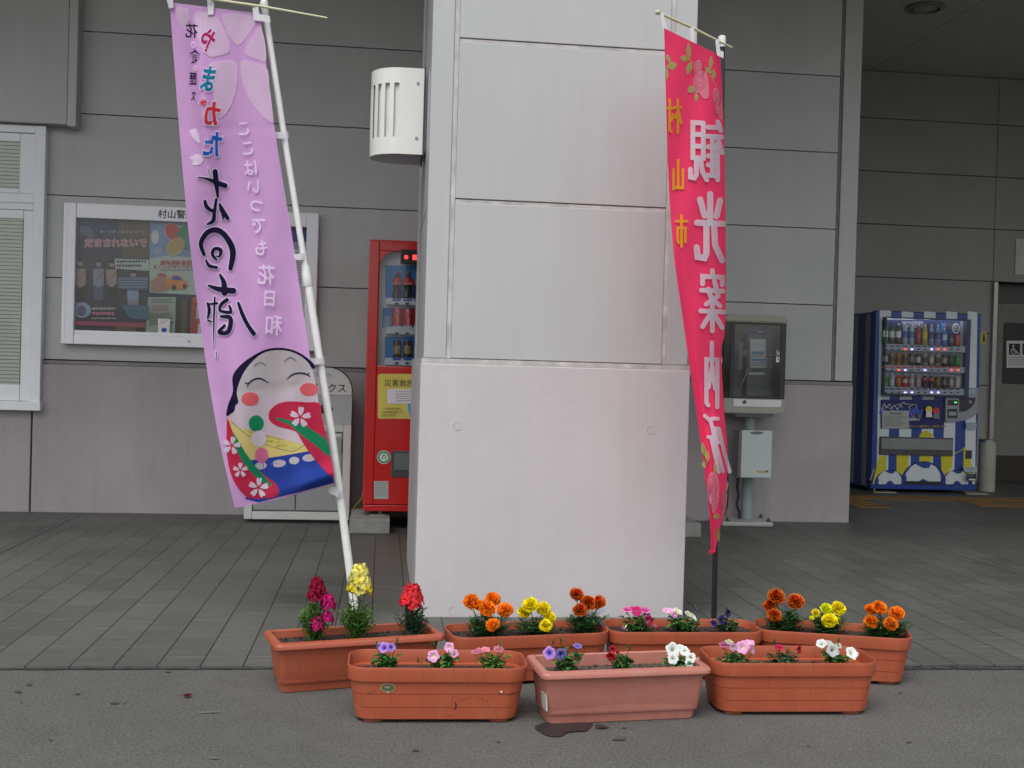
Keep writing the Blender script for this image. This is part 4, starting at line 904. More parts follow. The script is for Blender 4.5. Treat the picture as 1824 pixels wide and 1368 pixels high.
for cx, cy, c1, c2 in ((575, 720, YEL, WHT), (625, 730, RED, GRY)): A.ell(*ZS(cx, cy), 6, 6.5, c1); A.poly([ZS(cx-18, cy+12), ZS(cx+18, cy+12), ZS(cx+22, cy+50), ZS(cx-22, cy+50)], c2)
A.rect(*ZS(828, 805), *ZS(895, 850), flat('sticker pale', (160, 175, 185))); A.lines(*ZS(832, 812), *ZS(890, 846), 4, GRY, seed=13)
A.rect(*ZS(808, 1105), *ZS(893, 1138), flat('sticker pale', (160, 175, 185))); A.lines(*ZS(820, 1112), *ZS(882, 1132), 2, GRY, seed=25)
A.rect(*ZS(820, 1152), *ZS(888, 1198), flat('sticker dark', (20, 25, 45))); A.lines(*ZS(826, 1160), *ZS(882, 1180), 2, GRY, seed=14); A.rect(*ZS(836, 1184), *ZS(880, 1194), WHT)
A.build('printed_wrap', dr, onY(SY))
# display box: deep window standing proud of the door with a real inside
dx0, dx1, dz0, dz1 = sX(262), sX(835), sZ(632), sZ(103); DF = SY-0.07
bm = B()
for q in ((dx0, dx0+0.012, DF, SY-0.004, dz0, dz1), (dx1-0.045, dx1, DF, SY-0.004, dz0, dz1), (dx0+0.0125, dx1-0.0455, DF, DF+0.012, dz1-0.014, dz1), (dx0+0.0125, dx1-0.0455, DF+0.0125, SY-0.004, dz1-0.002, dz1), (dx0+0.0125, dx1-0.0455, DF, SY-0.004, dz0, dz0+0.012)): box(bm, *q, bev=0.002)
obj('display_frame', bm, mat('display frame', (0.03, 0.05, 0.12), 0.3), vs_)
bpart('display_back', (dx0+0.0125, dx1-0.046, SY-0.010, SY-0.005, dz0+0.013, dz1-0.015), mat('display back', (0.30, 0.32, 0.37), 0.5), vs_)
A = Art(); A.rect(*ZS(272, 112), *ZS(800, 285), flat('top panel navy', (22, 35, 95))); A.text('MONTEDIO', *ZS(478, 133), 7.0, WHT, bold=0.008); A.text('YAMAGATA', *ZS(478, 156), 7.0, WHT, bold=0.008)
A.ell(*ZS(770, 170), 7, 9, WHT); A.ell(*ZS(770, 170), 5.4, 7, NAVY); A.lines(*ZS(755, 152), *ZS(786, 190), 3, WHT, frac=0.55, seed=26); A.rect(*ZS(668, 135), *ZS(700, 200), flat('display blue', (40, 125, 190))); A.stroke([ZS(698, 165), ZS(725, 140)], 2, RED, smooth=False); A.stroke([ZS(725, 170), ZS(740, 145)], 1.6, GRN, smooth=False)
A.build('display_print', vs_, onY(SY-0.0102))
rows = ((283, 325, 276, 0), (425, 466, 416, 1), (572, 617, 568, 2))
cols = [(290+44.5*i) for i in range(12)]
TOPC = [((40, 120, 60), (235, 235, 235)), ((35, 75, 45), (200, 210, 200)), ((75, 42, 28), (235, 235, 235)), ((150, 170, 185), (60, 90, 170)), ((150, 170, 185), (70, 100, 180)), ((150, 40, 40), (200, 60, 50)), ((170, 150, 50), (210, 190, 60)), ((120, 140, 180), (40, 60, 140)), ((120, 140, 180), (50, 80, 160)), ((60, 120, 190), (200, 210, 225)), ((30, 35, 60), (90, 110, 140)), ((190, 50, 45), (210, 60, 50))]
MIDC = [((45, 55, 95), (190, 190, 200)), ((150, 110, 55), (110, 75, 40)), ((150, 110, 55), (120, 80, 40)), ((150, 110, 55), (110, 75, 40)), ((40, 38, 40), (140, 130, 120)), ((35, 40, 60), (190, 190, 190)), ((150, 140, 125), (90, 60, 50)), ((170, 120, 110), (200, 190, 180)), ((150, 140, 125), (80, 60, 50)), ((50, 40, 38), (170, 160, 140)), ((30, 55, 60), (60, 90, 80)), ((40, 120, 55), (60, 150, 70))]
BOTC = [((110, 170, 60), (60, 140, 50)), ((170, 190, 200), (190, 200, 210)), ((180, 90, 50), (200, 130, 80)), ((190, 40, 50), (220, 190, 190)), ((180, 160, 150), (200, 190, 185)), ((180, 150, 145), (190, 170, 165)), ((45, 22, 20), (170, 90, 80)), ((45, 22, 20), (180, 110, 80)), ((110, 80, 45), (150, 115, 70)), ((45, 45, 45), (120, 120, 120)), ((170, 120, 110), (190, 180, 170)), ((190, 185, 170), (200, 190, 180))]
lit = {(0, 3): LIT_R, (0, 4): LIT_B, (0, 7): LIT_B, (0, 8): LIT_R, (0, 9): LIT_R, (1, 2): LIT_R, (1, 3): LIT_B, (1, 6): LIT_B, (1, 10): LIT_R, (1, 11): LIT_R, (2, 3): LIT_B, (2, 4): LIT_B, (2, 7): LIT_B, (2, 8): LIT_B}
for (y0, y1, yb, rI) in rows:
    za, zb_ = pY(*ZS(540, y1), DF+0.01).z, pY(*ZS(540, y0), DF+0.01).z
    bpart('shelf', (dx0+0.014, dx1-0.047, DF+0.008, SY-0.012, za, zb_), mat('dim shelf', (0.42, 0.44, 0.5), 0.5), vs_, bev=0.002)
    zs_ = zb_+0.002
    for i, cxp in enumerate(cols):
        x = pY(*ZS(cxp, yb), SY-0.04).x; c1, c2 = (TOPC, MIDC, BOTC)[rI][i]
        m1 = dm('drink %d %d %d' % c1, c1); m2 = dm('drink %d %d %d' % c2, c2)
        if rI == 0 and i < 10: bottle('bottle', vs_, x, SY-0.042, zs_, 0.205 if i not in (9,) else 0.17, 0.027, m1, CAPW if i not in (0, 1) else dm('cap green', (40, 110, 60)), m2)
        elif rI == 0: can('can', vs_, x, SY-0.042, zs_, 0.11, 0.027, m1, CTOP, m2)
        elif rI == 1: can('can', vs_, x, SY-0.042, zs_, 0.12, 0.025, m1, CTOP, m2)
        elif i < 8: bottle('bottle', vs_, x, SY-0.042, zs_, 0.13, 0.026, m1, CAPW, m2, contour=i in (6, 7))
        else: can('can', vs_, x, SY-0.042, zs_, 0.115, 0.025, m1, CTOP, m2)
        q = pY(*ZS(cxp+4, y1-13), DF+0.008); bm = B(); tube(bm, [(q.x, DF+0.0078, q.z), (q.x, DF+0.002, q.z)], 0.013, 12)
        for v in bm.verts: v.co.z = q.z+(v.co.z-q.z)*0.55
        obj('select_button', bm, lit.get((rI, i), BTN), vs_)
A = Art()
for (y0, y1, yb, rI) in rows:
    for cxp in cols: A.rect(*ZS(cxp-16, y0+4), *ZS(cxp+18, y0+12), RED if rI == 1 else NAVY); 
A.build('price_strip', vs_, onY(DF+0.0078))
bpart('glass', (dx0+0.0128, dx1-0.0458, DF+0.0003, DF+0.0015, dz0+0.0125, dz1-0.0145), GL, vs_)
bpart('display_lamp', (dx0+0.02, dx1-0.055, DF+0.014, DF+0.026, dz1-0.0118, dz1-0.0035), mat('lamp tube', (0.8, 0.8, 0.8), 0.5, emit=(0.9, 0.95, 1.0), es=4), vs_)
# coin unit
CU = mat('coin unit grey', (0.27, 0.29, 0.31), 0.4); bm = B()
cpts = [(702, 640), (790, 632), (835, 632), (836, 570), (922, 575), (918, 745), (860, 785), (780, 802), (700, 805)]
extr(bm, [((lambda p_: (p_.x, p_.z))(pY(*ZS(*q), SY-0.03))) for q in cpts], SY-0.03, SY-0.003); cu_o = obj('coin_unit', bm, CU, vs_)
A = Art(); A.rect(*ZS(714, 656), *ZS(786, 692), BTN); A.ell(*ZS(768, 672), 2.6, 1.2, mat('led green', (0, .3, 0), 0.4, emit=(0.1, 1, 0.2), es=0.8)); A.rect(*ZS(712, 715), *ZS(780, 778), BTN); A.rect(*ZS(722, 735), *ZS(772, 760), flat('bill slot', (150, 160, 170)))
A.poly([ZS(*q) for q in ((792, 650), (800, 640), (903, 640), (895, 680), (870, 710), (835, 732), (792, 738))], BTN); A.ell(*ZS(868, 668), 2.4, 3, CU); A.rect(*ZS(845, 585), *ZS(902, 612), flat('sticker pale', (160, 175, 185)))
A.build('coin_panel', cu_o, onY(SY-0.03))
# delivery slot
x0, x1, z0, z1 = sX(250, 960), sX(744, 960), sZ(1030), sZ(908)
bpart('delivery_slot', (x0, x1, SY-0.025, SY-0.004, z0, z1), mat('slot frame', (0.06, 0.06, 0.065), 0.35), vs_, bev=0.004)
bpart('delivery_flap', (x0+0.008, x1-0.008, SY-0.034, SY-0.0255, z0+0.055, z1-0.012), mat('flap metal', (0.25, 0.26, 0.26), 0.22, metal=0.6), vs_, bev=0.003)
x0, z0 = sX(833, 1015), sZ(1048); bpart('coin_return', (x0, x0+0.068, SY-0.008, SY-0.003, z0, sZ(990)), BTN, vs_, bev=0.003)
bpart('kick_vent', (sX(355, 1215), sX(745, 1215), SY-0.006, SY-0.003, sZ(1228), sZ(1205)), DARK, vs_)
for x in (sx0+0.06, sx1-0.08):
    bm = B(); tube(bm, [(x, SY+0.05, 0.012), (x, SY+0.05, sz0)], 0.012, 10); box(bm, x-0.05, x+0.18, SY-0.06, SY+0.12, 0.0085, 0.02, bev=0.002); obj('foot', bm, mat('zinc foot', (0.35, 0.34, 0.25), 0.4, metal=0.6), vs_)
bm = B()      # stripes on the machine's side, the white darkened to carry its shade
for y0 in (0.13, 0.42, 0.62): box(bm, sx0-0.0008, sx0+0.002, SY+y0, SY+y0+0.10, sz0+0.02, sz1-0.03)
obj('side_stripe', bm, mat('machine white shaded', (0.3, 0.33, 0.34), 0.4), vs_)
# white cylinder bin beside it
p = pY(1756, 882, 10.9); bm = B(); r_ = 0.085; h_ = pY(1756, 782, 10.9).z
asht = thing('litter_cylinder', 'slim cream cylindrical litter bin between the striped machine and the door', 'bin', (p.x, 10.9, 0.01))
lathe(bm, [(r_*.97, 0.01), (r_, 0.02), (r_, h_-0.03)], (p.x, 10.9, 0), 28); obj('body', bm, mat('cream enamel', (0.36, 0.37, 0.30), 0.4), asht)
bm = B(); lathe(bm, [(r_*1.03, h_-0.0295), (r_*1.03, h_-0.005), (r_*.95, h_)], (p.x, 10.9, 0), 28); obj('rim', bm, mat('rim steel', (0.3, 0.3, 0.3), 0.3, metal=0.7), asht)

# ------------------------------------------------------------------ payphone
TY = 8.0; ZP = lambda x, y: (1220+x*0.32146, 520+y*0.32146)
tX = lambda x, y=400, Y=TY: pY(*ZP(x, y), Y).x
tZ = lambda y, x=400, Y=TY: pY(*ZP(x, y), Y).z
ph = thing('payphone_booth', 'beige public telephone hood with glass front on a grey post', 'payphone', (tX(345, 1270, 8.14), 8.14, 0.01))
BE = mat('hood beige', (0.30, 0.30, 0.25), 0.5, var=0.05); PG = mat('post grey', (0.24, 0.29, 0.285), 0.45, var=0.05)
FB = mat('hood dark frame', (0.02, 0.022, 0.03), 0.3)
hx0, hx1 = tX(215), tX(558); hz0, hz1 = tZ(672), tZ(128); gz0, gz1 = tZ(592), tZ(170)
bm = B(); extr(bm, [(hx0, gz1), (hx1+0.004, gz1), (hx1+0.006, gz1+0.03), (hx1-0.01, hz1), (hx0+0.02, hz1), (hx0-0.005, gz1+0.03)], TY-0.01, TY+0.30); bmesh.ops.bevel(bm, geom=list(bm.edges), offset=0.008, segments=2, affect='EDGES'); obj('hood_top', bm, BE, ph)
bm = B(); extr(bm, [(hx0, hz0+0.01), (hx0+0.02, hz0-0.005), (hx1-0.02, hz0-0.005), (hx1, hz0+0.01), (hx1, gz0), (hx0, gz0)], TY-0.015, TY+0.30); bmesh.ops.bevel(bm, geom=list(bm.edges), offset=0.008, segments=2, affect='EDGES'); obj('hood_base', bm, BE, ph)
bpart('hood_back', (hx0+0.005, hx1-0.005, TY+0.28, TY+0.3, gz0+0.001, gz1-0.001), mat('hood inner', (0.2, 0.21, 0.2), 0.6), ph)
bm = B(); fx = tX(272)
for q in ((hx0+0.002, hx0+0.012, TY+0.25, TY+0.279, gz0+0.001, gz1-0.001), (fx-0.03, fx, TY-0.004, TY+0.02, gz0+0.001, gz1-0.001), (hx1-0.045, hx1-0.002, TY-0.004, TY+0.279, gz0+0.001, gz1-0.001), (fx+0.0005, hx1-0.0455, TY-0.003, TY+0.015, gz0+0.001, gz0+0.014), (fx+0.0005, hx1-0.0455, TY-0.003, TY+0.015, gz1-0.012, gz1-0.001), (hx0+0.001, hx0+0.006, TY+0.03, TY+0.249, gz0+0.001, gz0+0.015)): box(bm, *q, bev=0.002)
obj('door_frame', bm, FB, ph)
bpart('front_glass', (fx+0.0005, hx1-0.0455, TY+0.004, TY+0.008, gz0+0.015, gz1-0.013), glass_mat('booth glass', (0.9, 0.93, 0.93), 1.3), ph)
bpart('side_glass', (hx0+0.001, hx0+0.005, TY+0.03, TY+0.249, gz0+0.016, gz1-0.005), glass_mat('booth side glass', (0.35, 0.36, 0.36), 1.2), ph)
bm = B(); box(bm, hx0+0.002, fx-0.031, TY-0.002, TY+0.004, gz0+0.002, gz1-0.002); obj('side_post', bm, glass_mat('booth side glass', (0.35, 0.36, 0.36), 1.2), ph)
lp = bpart('lock_plate', (tX(268, 615, TY-0.015), tX(533, 615, TY-0.015), TY-0.019, TY-0.0155, tZ(637), tZ(597)), mat('brushed steel', (0.6, 0.6, 0.62), 0.3, metal=0.35), ph, bev=0.001)
p = pY(*ZP(330, 609), TY-0.02); bm = B(); tube(bm, [(p.x, TY-0.0192, p.z), (p.x, TY-0.030, p.z)], 0.013, 14); obj('lock', bm, mat('lock dark', (0.1, 0.1, 0.1), 0.3, metal=0.6), lp)
# the telephone inside
tp = thing('public_telephone', 'grey public telephone with keypad inside the glass hood', 'telephone', (tX(410, 380, TY+0.2), TY+0.2, gz0+0.01))
IN = TY+0.16; iX = lambda x, y=380: pY(*ZP(x, y), IN).x; iZ = lambda y, x=410: pY(*ZP(x, y), IN).z
bpart('body', (iX(345), iX(492), IN, TY+0.275, gz0+0.012, iZ(185)), mat('telephone grey', (0.13, 0.135, 0.13), 0.4), tp, bev=0.01)
bm = B(); hxp = iX(300); tube(bm, [(hxp, IN-0.01, iZ(290)), (hxp, IN-0.02, iZ(330)), (hxp, IN-0.02, iZ(390)), (hxp, IN-0.01, iZ(430))], [0.028, 0.018, 0.018, 0.028], 12); bmesh.ops.create_uvsphere(bm, u_segments=10, v_segments=6, radius=0.001, matrix=Matrix.Translation((hxp, IN, iZ(300)))); obj('handset', bm, mat('handset grey', (0.20, 0.22, 0.2), 0.4), tp)
bm = B(); tube(bm, [pY(*ZP(*q), IN-0.02) for q in ((345, 425), (338, 460), (320, 500), (305, 540), (296, 575))], 0.006, 8); obj('cord', bm, mat('steel cord', (0.3, 0.28, 0.25), 0.35, metal=0.6), tp)
bpart('hook_cradle', (iX(310), iX(344), IN, IN+0.06, iZ(360), iZ(320)), mat('telephone grey', (0.13, 0.135, 0.13), 0.4), tp, bev=0.004)
A = Art(); A.rect(*ZP(325, 190), *ZP(452, 236), flat('blue plate', (45, 55, 130))); A.lines(*ZP(402, 216), *ZP(440, 232), 1, WHT, frac=0.7, seed=27); A.lines(*ZP(335, 196), *ZP(430, 214), 2, LTB, seed=3)
A.rect(*ZP(352, 445), *ZP(440, 460), CRM); A.rect(*ZP(370, 430), *ZP(420, 437), BTN)
A.rect(*ZP(360, 262), *ZP(445, 420), WHT); A.lines(*ZP(378, 288), *ZP(432, 312), 2, LTB, seed=4); A.rect(*ZP(366, 330), *ZP(438, 343), flat('aqua band', (70, 150, 200))); A.lines(*ZP(366, 348), *ZP(436, 366), 2, GRY, seed=5); A.rect(*ZP(366, 370), *ZP(438, 382), flat('aqua band', (70, 150, 200))); A.lines(*ZP(366, 388), *ZP(436, 414), 3, GRY, seed=6)
for i in range(3):
    for j in range(4): A.ell(*ZP(450+17*i, 370+15*j), 2.1, 1.9, flat('key pale', (165, 165, 160)), n=12)
A.lines(*ZP(445, 350), *ZP(480, 358), 1, WHT)
A.build('face_plate', tp, onY(IN))
A = Art(); A.rect(*ZP(505, 322), *ZP(532, 360), CRM); A.rect(*ZP(507, 324), *ZP(530, 358), BLK); A.stroke([ZP(510, 330), ZP(527, 352)], 1.5, CRM, smooth=False); A.stroke([ZP(512, 350), ZP(525, 332)], 1.5, CRM, smooth=False); A.rect(*ZP(505, 362), *ZP(532, 390), WHT); A.poly([ZP(512, 378), ZP(518, 366), ZP(524, 378)], BLK)
A.build('warning_sticker', ph, onY(TY+0.004))
# post, base plate
pxm = tX(345, 1270, 8.14); pr = (tX(375, 1100, 8.14)-tX(316, 1100, 8.14))/2; px_ = tX(340, 1270, 8.14)
bm = B(); tube(bm, [(pxm, 8.16, 0.045), (pxm, 8.16, hz0-0.006)], pr, 24); obj('post', bm, PG, ph)
bm = B(); box(bm, tX(206, 1300, 7.98), tX(492, 1300, 7.98), 7.98, 8.29, 0.0085, 0.044, bev=0.012); obj('base_plate', bm, mat('plate grey', (0.33, 0.35, 0.33), 0.5), ph)
bpart('bracket', (tX(268, 690, 8.1), tX(480, 690, 8.1), 8.05, 8.27, hz0-0.03, hz0-0.0055), PG, ph, bev=0.003)
for x, y in ((235, 8.03), (462, 8.03), (420, 8.25)):
    bm = B(); q = tX(x, 1278, y); tube(bm, [(q, y, 0.044), (q, y, 0.058), (q, y, 0.06)], [0.016, 0.016, 0.006], 10); tube(bm, [(q, y, 0.06), (q, y, 0.072)], 0.006, 8); obj('anchor_bolt', bm, mat('dark bolt', (0.08, 0.075, 0.07), 0.5, metal=0.5), ph)
bm = B(); tube(bm, [pY(*ZP(*q), 8.18) for q in ((296, 1030), (290, 1080), (298, 1130), (286, 1180), (302, 1220), (300, 1265))], 0.011, 8); obj('cable', bm, BTN, ph)
bm = B(); tube(bm, [pY(*ZP(*q), 8.2) for q in ((235, 1000), (238, 1100), (235, 1180), (222, 1235), (205, 1250))], 0.007, 8); tag(obj('cable', bm, BTN), 'thin black cable looping down the wall left of the payphone post', 'cable')
# phone book box
BX = mat('box white', (0.44, 0.50, 0.49), 0.4, var=0.03); FY = 7.97
pb = thing('phone_book_box', 'white phone book box fixed on the payphone post', 'box', (tX(398, 1030, FY), FY+0.1, tZ(1030, 400, FY)))
x0, x1, z0, z1 = tX(312, 900, FY), tX(482, 900, FY), tZ(1031, 400, FY), tZ(768, 400, FY)
bpart('case', (x0-0.012, x1-0.004, FY+0.022, FY+0.155, z0+0.004, z1-0.004), mat('box grey', (0.18, 0.185, 0.18), 0.5), pb, bev=0.005)
ld = bpart('lid', (x0, x1, FY, FY+0.0215, z0, z1), BX, pb, bev=0.006)
A = Art(); A.ell(*ZP(398, 781), 12.5, 3.0, GRY); A.ell(*ZP(398, 780), 10.5, 1.9, flat('grip grey', (85, 95, 95))); A.build('grip', ld, onY(FY)); A = Art(); A.rect(*ZP(400, 986), *ZP(461, 1006), flat('label cream', (190, 180, 160))); A.text('でんわ帳', *ZP(430, 996), 5.2, flat('label brown', (60, 30, 25)), bold=0.03); A.build('label', ld, onY(FY))
# ------------------------------------------------------------------ planters
def plastic(name, col, brick=False):
    m = mat(name, col, 0.5, var=0.07, vs=9, bump=0.05, bs=150, fine=0.03, fs=120)
    n = m.node_tree.nodes; l = m.node_tree.links; b = n['Principled BSDF']
    src = b.inputs['Base Color'].links[0].from_socket; tc = n.new('ShaderNodeTexCoord')
    # faded, dusty streaks and scuffs
    mp = n.new('ShaderNodeMapping'); mp.inputs['Scale'].default_value = (9, 9, 2.5); l.new(tc.outputs['Object'], mp.inputs[0])
    nz = n.new('ShaderNodeTexNoise'); nz.inputs['Scale'].default_value = 2.2; nz.inputs['Detail'].default_value = 7; nz.inputs['Roughness'].default_value = 0.7; l.new(mp.outputs[0], nz.inputs[0])
    rp = n.new('ShaderNodeValToRGB'); rp.color_ramp.elements[0].position = 0.5; rp.color_ramp.elements[1].position = 0.78
    rp.color_ramp.elements[0].color = (0, 0, 0, 1); rp.color_ramp.elements[1].color = (0.5, 0.5, 0.5, 1); l.new(nz.outputs[0], rp.inputs[0])
    mx = n.new('ShaderNodeMix'); mx.data_type = 'RGBA'; l.new(rp.outputs[0], mx.inputs['Factor']); l.new(src, mx.inputs['A']); mx.inputs['B'].default_value = (col[0]*0.85, col[1]*1.5+0.02, col[2]*1.7+0.02, 1)
    out = mx.outputs['Result']
    if brick:
        sp = n.new('ShaderNodeSeparateXYZ'); l.new(tc.outputs['Object'], sp.inputs[0])
        def M_(op, a, b_=None, c_=None):
            q = n.new('ShaderNodeMath'); q.operation = op
            for i, v in enumerate((a, b_, c_)):
                if v is None: continue
                if hasattr(v, 'links'): l.new(v, q.inputs[i])
                else: q.inputs[i].default_value = v
            return q.outputs[0]
        row = M_('FLOOR', M_('DIVIDE', M_('SUBTRACT', sp.outputs['Z'], 0.008), 0.0425))
        u = M_('ADD', M_('DIVIDE', sp.outputs['X'], 0.094), M_('MULTIPLY', row, 0.5))
        ln = M_('GREATER_THAN', M_('ABSOLUTE', M_('SUBTRACT', M_('FRACT', u), 0.5)), 0.491)
        ln = M_('MULTIPLY', ln, M_('LESS_THAN', M_('ABSOLUTE', sp.outputs['X']), 0.235)); ln = M_('MULTIPLY', ln, 0.4)
        m2 = n.new('ShaderNodeMix'); m2.data_type = 'RGBA'; l.new(ln, m2.inputs['Factor']); l.new(out, m2.inputs['A']); m2.inputs['B'].default_value = (col[0]*0.25, col[1]*0.3, col[2]*0.3, 1); out = m2.outputs['Result']
    l.new(out, b.inputs['Base Color']); return m
TERRA = plastic('terracotta plastic', (0.34, 0.073, 0.031), True); TERR2 = plastic('orange plastic', (0.335, 0.076, 0.036)); ROSE = plastic('faded rose plastic', (0.39, 0.145, 0.11))
GROOVE = mat('grime', (0.10, 0.035, 0.02), 0.9)
SOIL = mat('potting soil', (0.038, 0.025, 0.018), 0.95, var=0.5, vs=45, bump=1.0, bs=110)
SOIL2 = mat('dry potting soil', (0.075, 0.055, 0.042), 0.95, var=0.5, vs=60, bump=1.0, bs=130)
def rring(w, d, r, z, n=7):
    p = []
    for cx, cy, a in ((w/2-r, d/2-r, 0), (-w/2+r, d/2-r, 1), (-w/2+r, -d/2+r, 2), (w/2-r, -d/2+r, 3)):
        for k in range(n+1): t = (a+k/n)*PI/2; p.append(Vector((cx+r*math.cos(t), cy+r*math.sin(t), z)))
    return p
def loft(bm, rings, cap0=True, cap1=True):
    V = [[bm.verts.new(p) for p in r] for r in rings]; n = len(V[0])
    for i in range(len(V)-1):
        for k in range(n): f = bm.faces.new((V[i][k], V[i][(k+1) % n], V[i+1][(k+1) % n], V[i+1][k])); f.smooth = True
    if cap0: bm.faces.new(V[0][::-1])
    if cap1: bm.faces.new(V[-1])
    return V
PL = []
def planter(kind, label, x1, y1, x2, y2, ext, D, wb, H=0.178, soil=0.15, sm=SOIL, pm=TERRA):
    """(x1,y1),(x2,y2): the two ends of the front rim"""
    a = pZ(x1, y1, H); b_ = pZ(x2, y2, H); d = (b_-a); ang = math.atan2(d.y, d.x); c = (a+b_)/2; nrm = Vector((-math.sin(ang), math.cos(ang), 0))
    c = c+nrm*D/2; W = d.length; dd_ = d.normalized()
    for _ in range(8):      # width and place so that the rim's outline spans the measured extent
        xs_ = []
        for sx_ in (-1, 1):
            for sy in ((-.5, .5) if kind == 'B' else (-.2, .2)):
                q = c+dd_*sx_*W/2+nrm*sy*D; xs_.append(912+F*((q-CO).dot(cr))/((q-CO).dot(cf)))
        k_ = (c-CO).dot(cf)/F; e0, e1 = min(xs_)-ext[0], max(xs_)-ext[1]; c = c-dd_*(e0+e1)/2*k_; W = W-(e1-e0)*k_
    t = thing('planter', label, 'planter', (c.x, c.y, 0.0), ang, 'plastic window-box planters')
    if c.y > 3.95: t.location.z = 0.0
    wb = W-0.062 if kind == 'A' else W-0.05
    db = D-(W-wb)*0.8 if kind == 'A' else D-0.085
    def lerp(z):  # body taper
        k = z/0.135; return wb+(W-0.022-wb)*k, db+(D-0.022-db)*k
    R = []
    if kind == 'A':
        rc = 0.062
        def ad(z, inset=0.0, rr=rc-0.01): w_, d_ = lerp(z); R.append(rring(w_-inset*2, d_-inset*2, rr-inset, z))
        ad(0.010, 0.006); ad(0.014)
        for g in (0.0505, 0.0930):
            w_, d_ = lerp(g); ad(g-0.0016); ad(g-0.0012, 0.0018); ad(g+0.0010, 0.0018); ad(g+0.0014, -0.0006)
        ad(0.1335)
        for w_, z in ((-0.001, 0.1345), (0, 0.137), (0.003, 0.168), (0.003, H-0.002)): R.append(rring(W-0.004+w_, D-0.004+w_, rc, z))
        R.append(rring(W-0.002, D-0.002, rc, H)); R.append(rring(W-0.010, D-0.010, rc-0.004, H)); R.append(rring(W-0.012, D-0.012, rc-0.005, H-0.002))
        R.append(rring(W-0.014, D-0.014, rc-0.006, 0.137)); R.append(rring(W-0.036, D-0.036, rc-0.015, 0.134)); R.append(rring(W-0.05, D-0.05, rc-0.02, 0.04))
    else:
        rc = 0.022
        def ad(z, inset=0.0): w_, d_ = lerp(z*0.135/0.155); R.append(rring(w_-inset*2+(-0.012), d_-inset*2-0.012, rc, z))
        ad(0.0, 0.010); ad(0.003, 0.007); ad(0.030, 0.007); ad(0.033, 0.001); ad(0.037, 0.0); ad(0.09); ad(0.155)
        R.append(rring(W-0.006, D-0.006, rc, 0.1555)); R.append(rring(W, D, rc+0.002, 0.158)); R.append(rring(W, D, rc+0.002, 0.168)); R.append(rring(W-0.008, D-0.008, rc, 0.1745)); R.append(rring(W-0.042, D-0.042, rc-0.004, H)); R.append(rring(W-0.050, D-0.050, rc-0.006, H-0.004))
        R.append(rring(W-0.056, D-0.056, rc-0.008, 0.12)); R.append(rring(W-0.08, D-0.08, rc-0.01, 0.04))
    bm = B(); loft(bm, R); rnd = random.Random(int(x1))
    ph_ = rnd.uniform(0, 9)
    for v in bm.verts:      # soft plastic bows a little
        k = v.co.z/H; v.co.y += 0.003*k*math.sin(v.co.x*7+ph_); v.co.x += 0.0015*k*math.sin(v.co.y*20+ph_)
    body = obj('body', bm, pm, t, local=True)
    if kind == 'A':
        for sx_ in (-1, 1):
            for sy in (-1, 1):
                bm = B(); cx = sx_*(wb/2-0.055); cy = sy*(db/2-0.035); q = [rring(0.06, 0.035, 0.012, z, 3) for z in (0.0, 0.0115)]
                for r_ in q:
                    for p in r_: p.x += cx; p.y += cy
                loft(bm, q); obj('foot', bm, pm, t, local=True)
    bm = B(); w_, d_ = (W-0.020, D-0.020) if (kind == 'A' and soil > 0.137) else ((W-0.038, D-0.038) if kind == 'A' else (W-0.054, D-0.054)); V = []
    for i in range(14):
        k = 1-i/14; r_ = rring(w_*k+(1-k)*w_*0.0, d_*k, (0.045 if kind == 'A' else 0.014)*k, soil, 10)
        for p in r_: p.z += (0.009*noise.noise(Vector((p.x*24+x1, p.y*24, 1)))+0.006*noise.noise(Vector((p.x*70+x1, p.y*70, 2))))*(1 if i else 0.3)
        V.append([bm.verts.new(p) for p in r_])
    n_ = len(V[0])
    for i in range(13):
        for k in range(n_): bm.faces.new((V[i][k], V[i][(k+1) % n_], V[i+1][(k+1) % n_], V[i+1][k]))
    bm.faces.new(V[-1])
    for _ in range(70):      # crumbs of soil
        x = rnd.uniform(-.46, .46)*w_; y = rnd.uniform(-.42, .42)*d_; s_ = rnd.uniform(0.002, 0.006); z = soil+0.004
        bmesh.ops.create_icosphere(bm, subdivisions=1, radius=s_, matrix=Matrix.Translation((x, y, z))@Matrix.Rotation(rnd.uniform(0, 3), 4, 'X'))
    for f in bm.faces: f.smooth = False
    obj('soil', bm, sm, t, local=True)
    t['_'] = 0; del t['_']
    PL.append((t, c, ang, W, D, soil, H)); return t
planter('B', 'orange rectangular planter with snapdragons, back row in front of the white pole', 480, 1150, 792, 1130, (469, 794), 0.235, 0.52, soil=0.150, pm=TERR2)
planter('A', 'terracotta rounded planter of orange, yellow and rusty marigolds in front of the pillar', 797, 1138, 1078, 1127, (792, 1081), 0.225, 0.47)
planter('A', 'terracotta rounded planter of magenta, pale and dark purple petunias, back row by the black pole', 1077, 1126, 1354, 1127, (1073, 1356), 0.225, 0.46)
planter('A', 'terracotta rounded planter of marigolds at the right end of the back row', 1354, 1122, 1622, 1139, (1343, 1624), 0.225, 0.455)
P_F1 = planter('A', 'front-row terracotta planter with an oval sticker and cracked side', 621, 1190, 937, 1191, (618, 938), 0.235, 0.485, soil=0.128)
P_F2 = planter('B', 'faded rose-coloured planter with flared rim in the middle of the front row', 944, 1200, 1269, 1189, (934, 1272), 0.245, 0.495, soil=0.138, sm=SOIL2, pm=ROSE)
planter('A', 'front-row terracotta planter at the right, with pink and white petunias', 1251, 1181, 1556, 1182, (1248, 1558), 0.235, 0.475, soil=0.128)
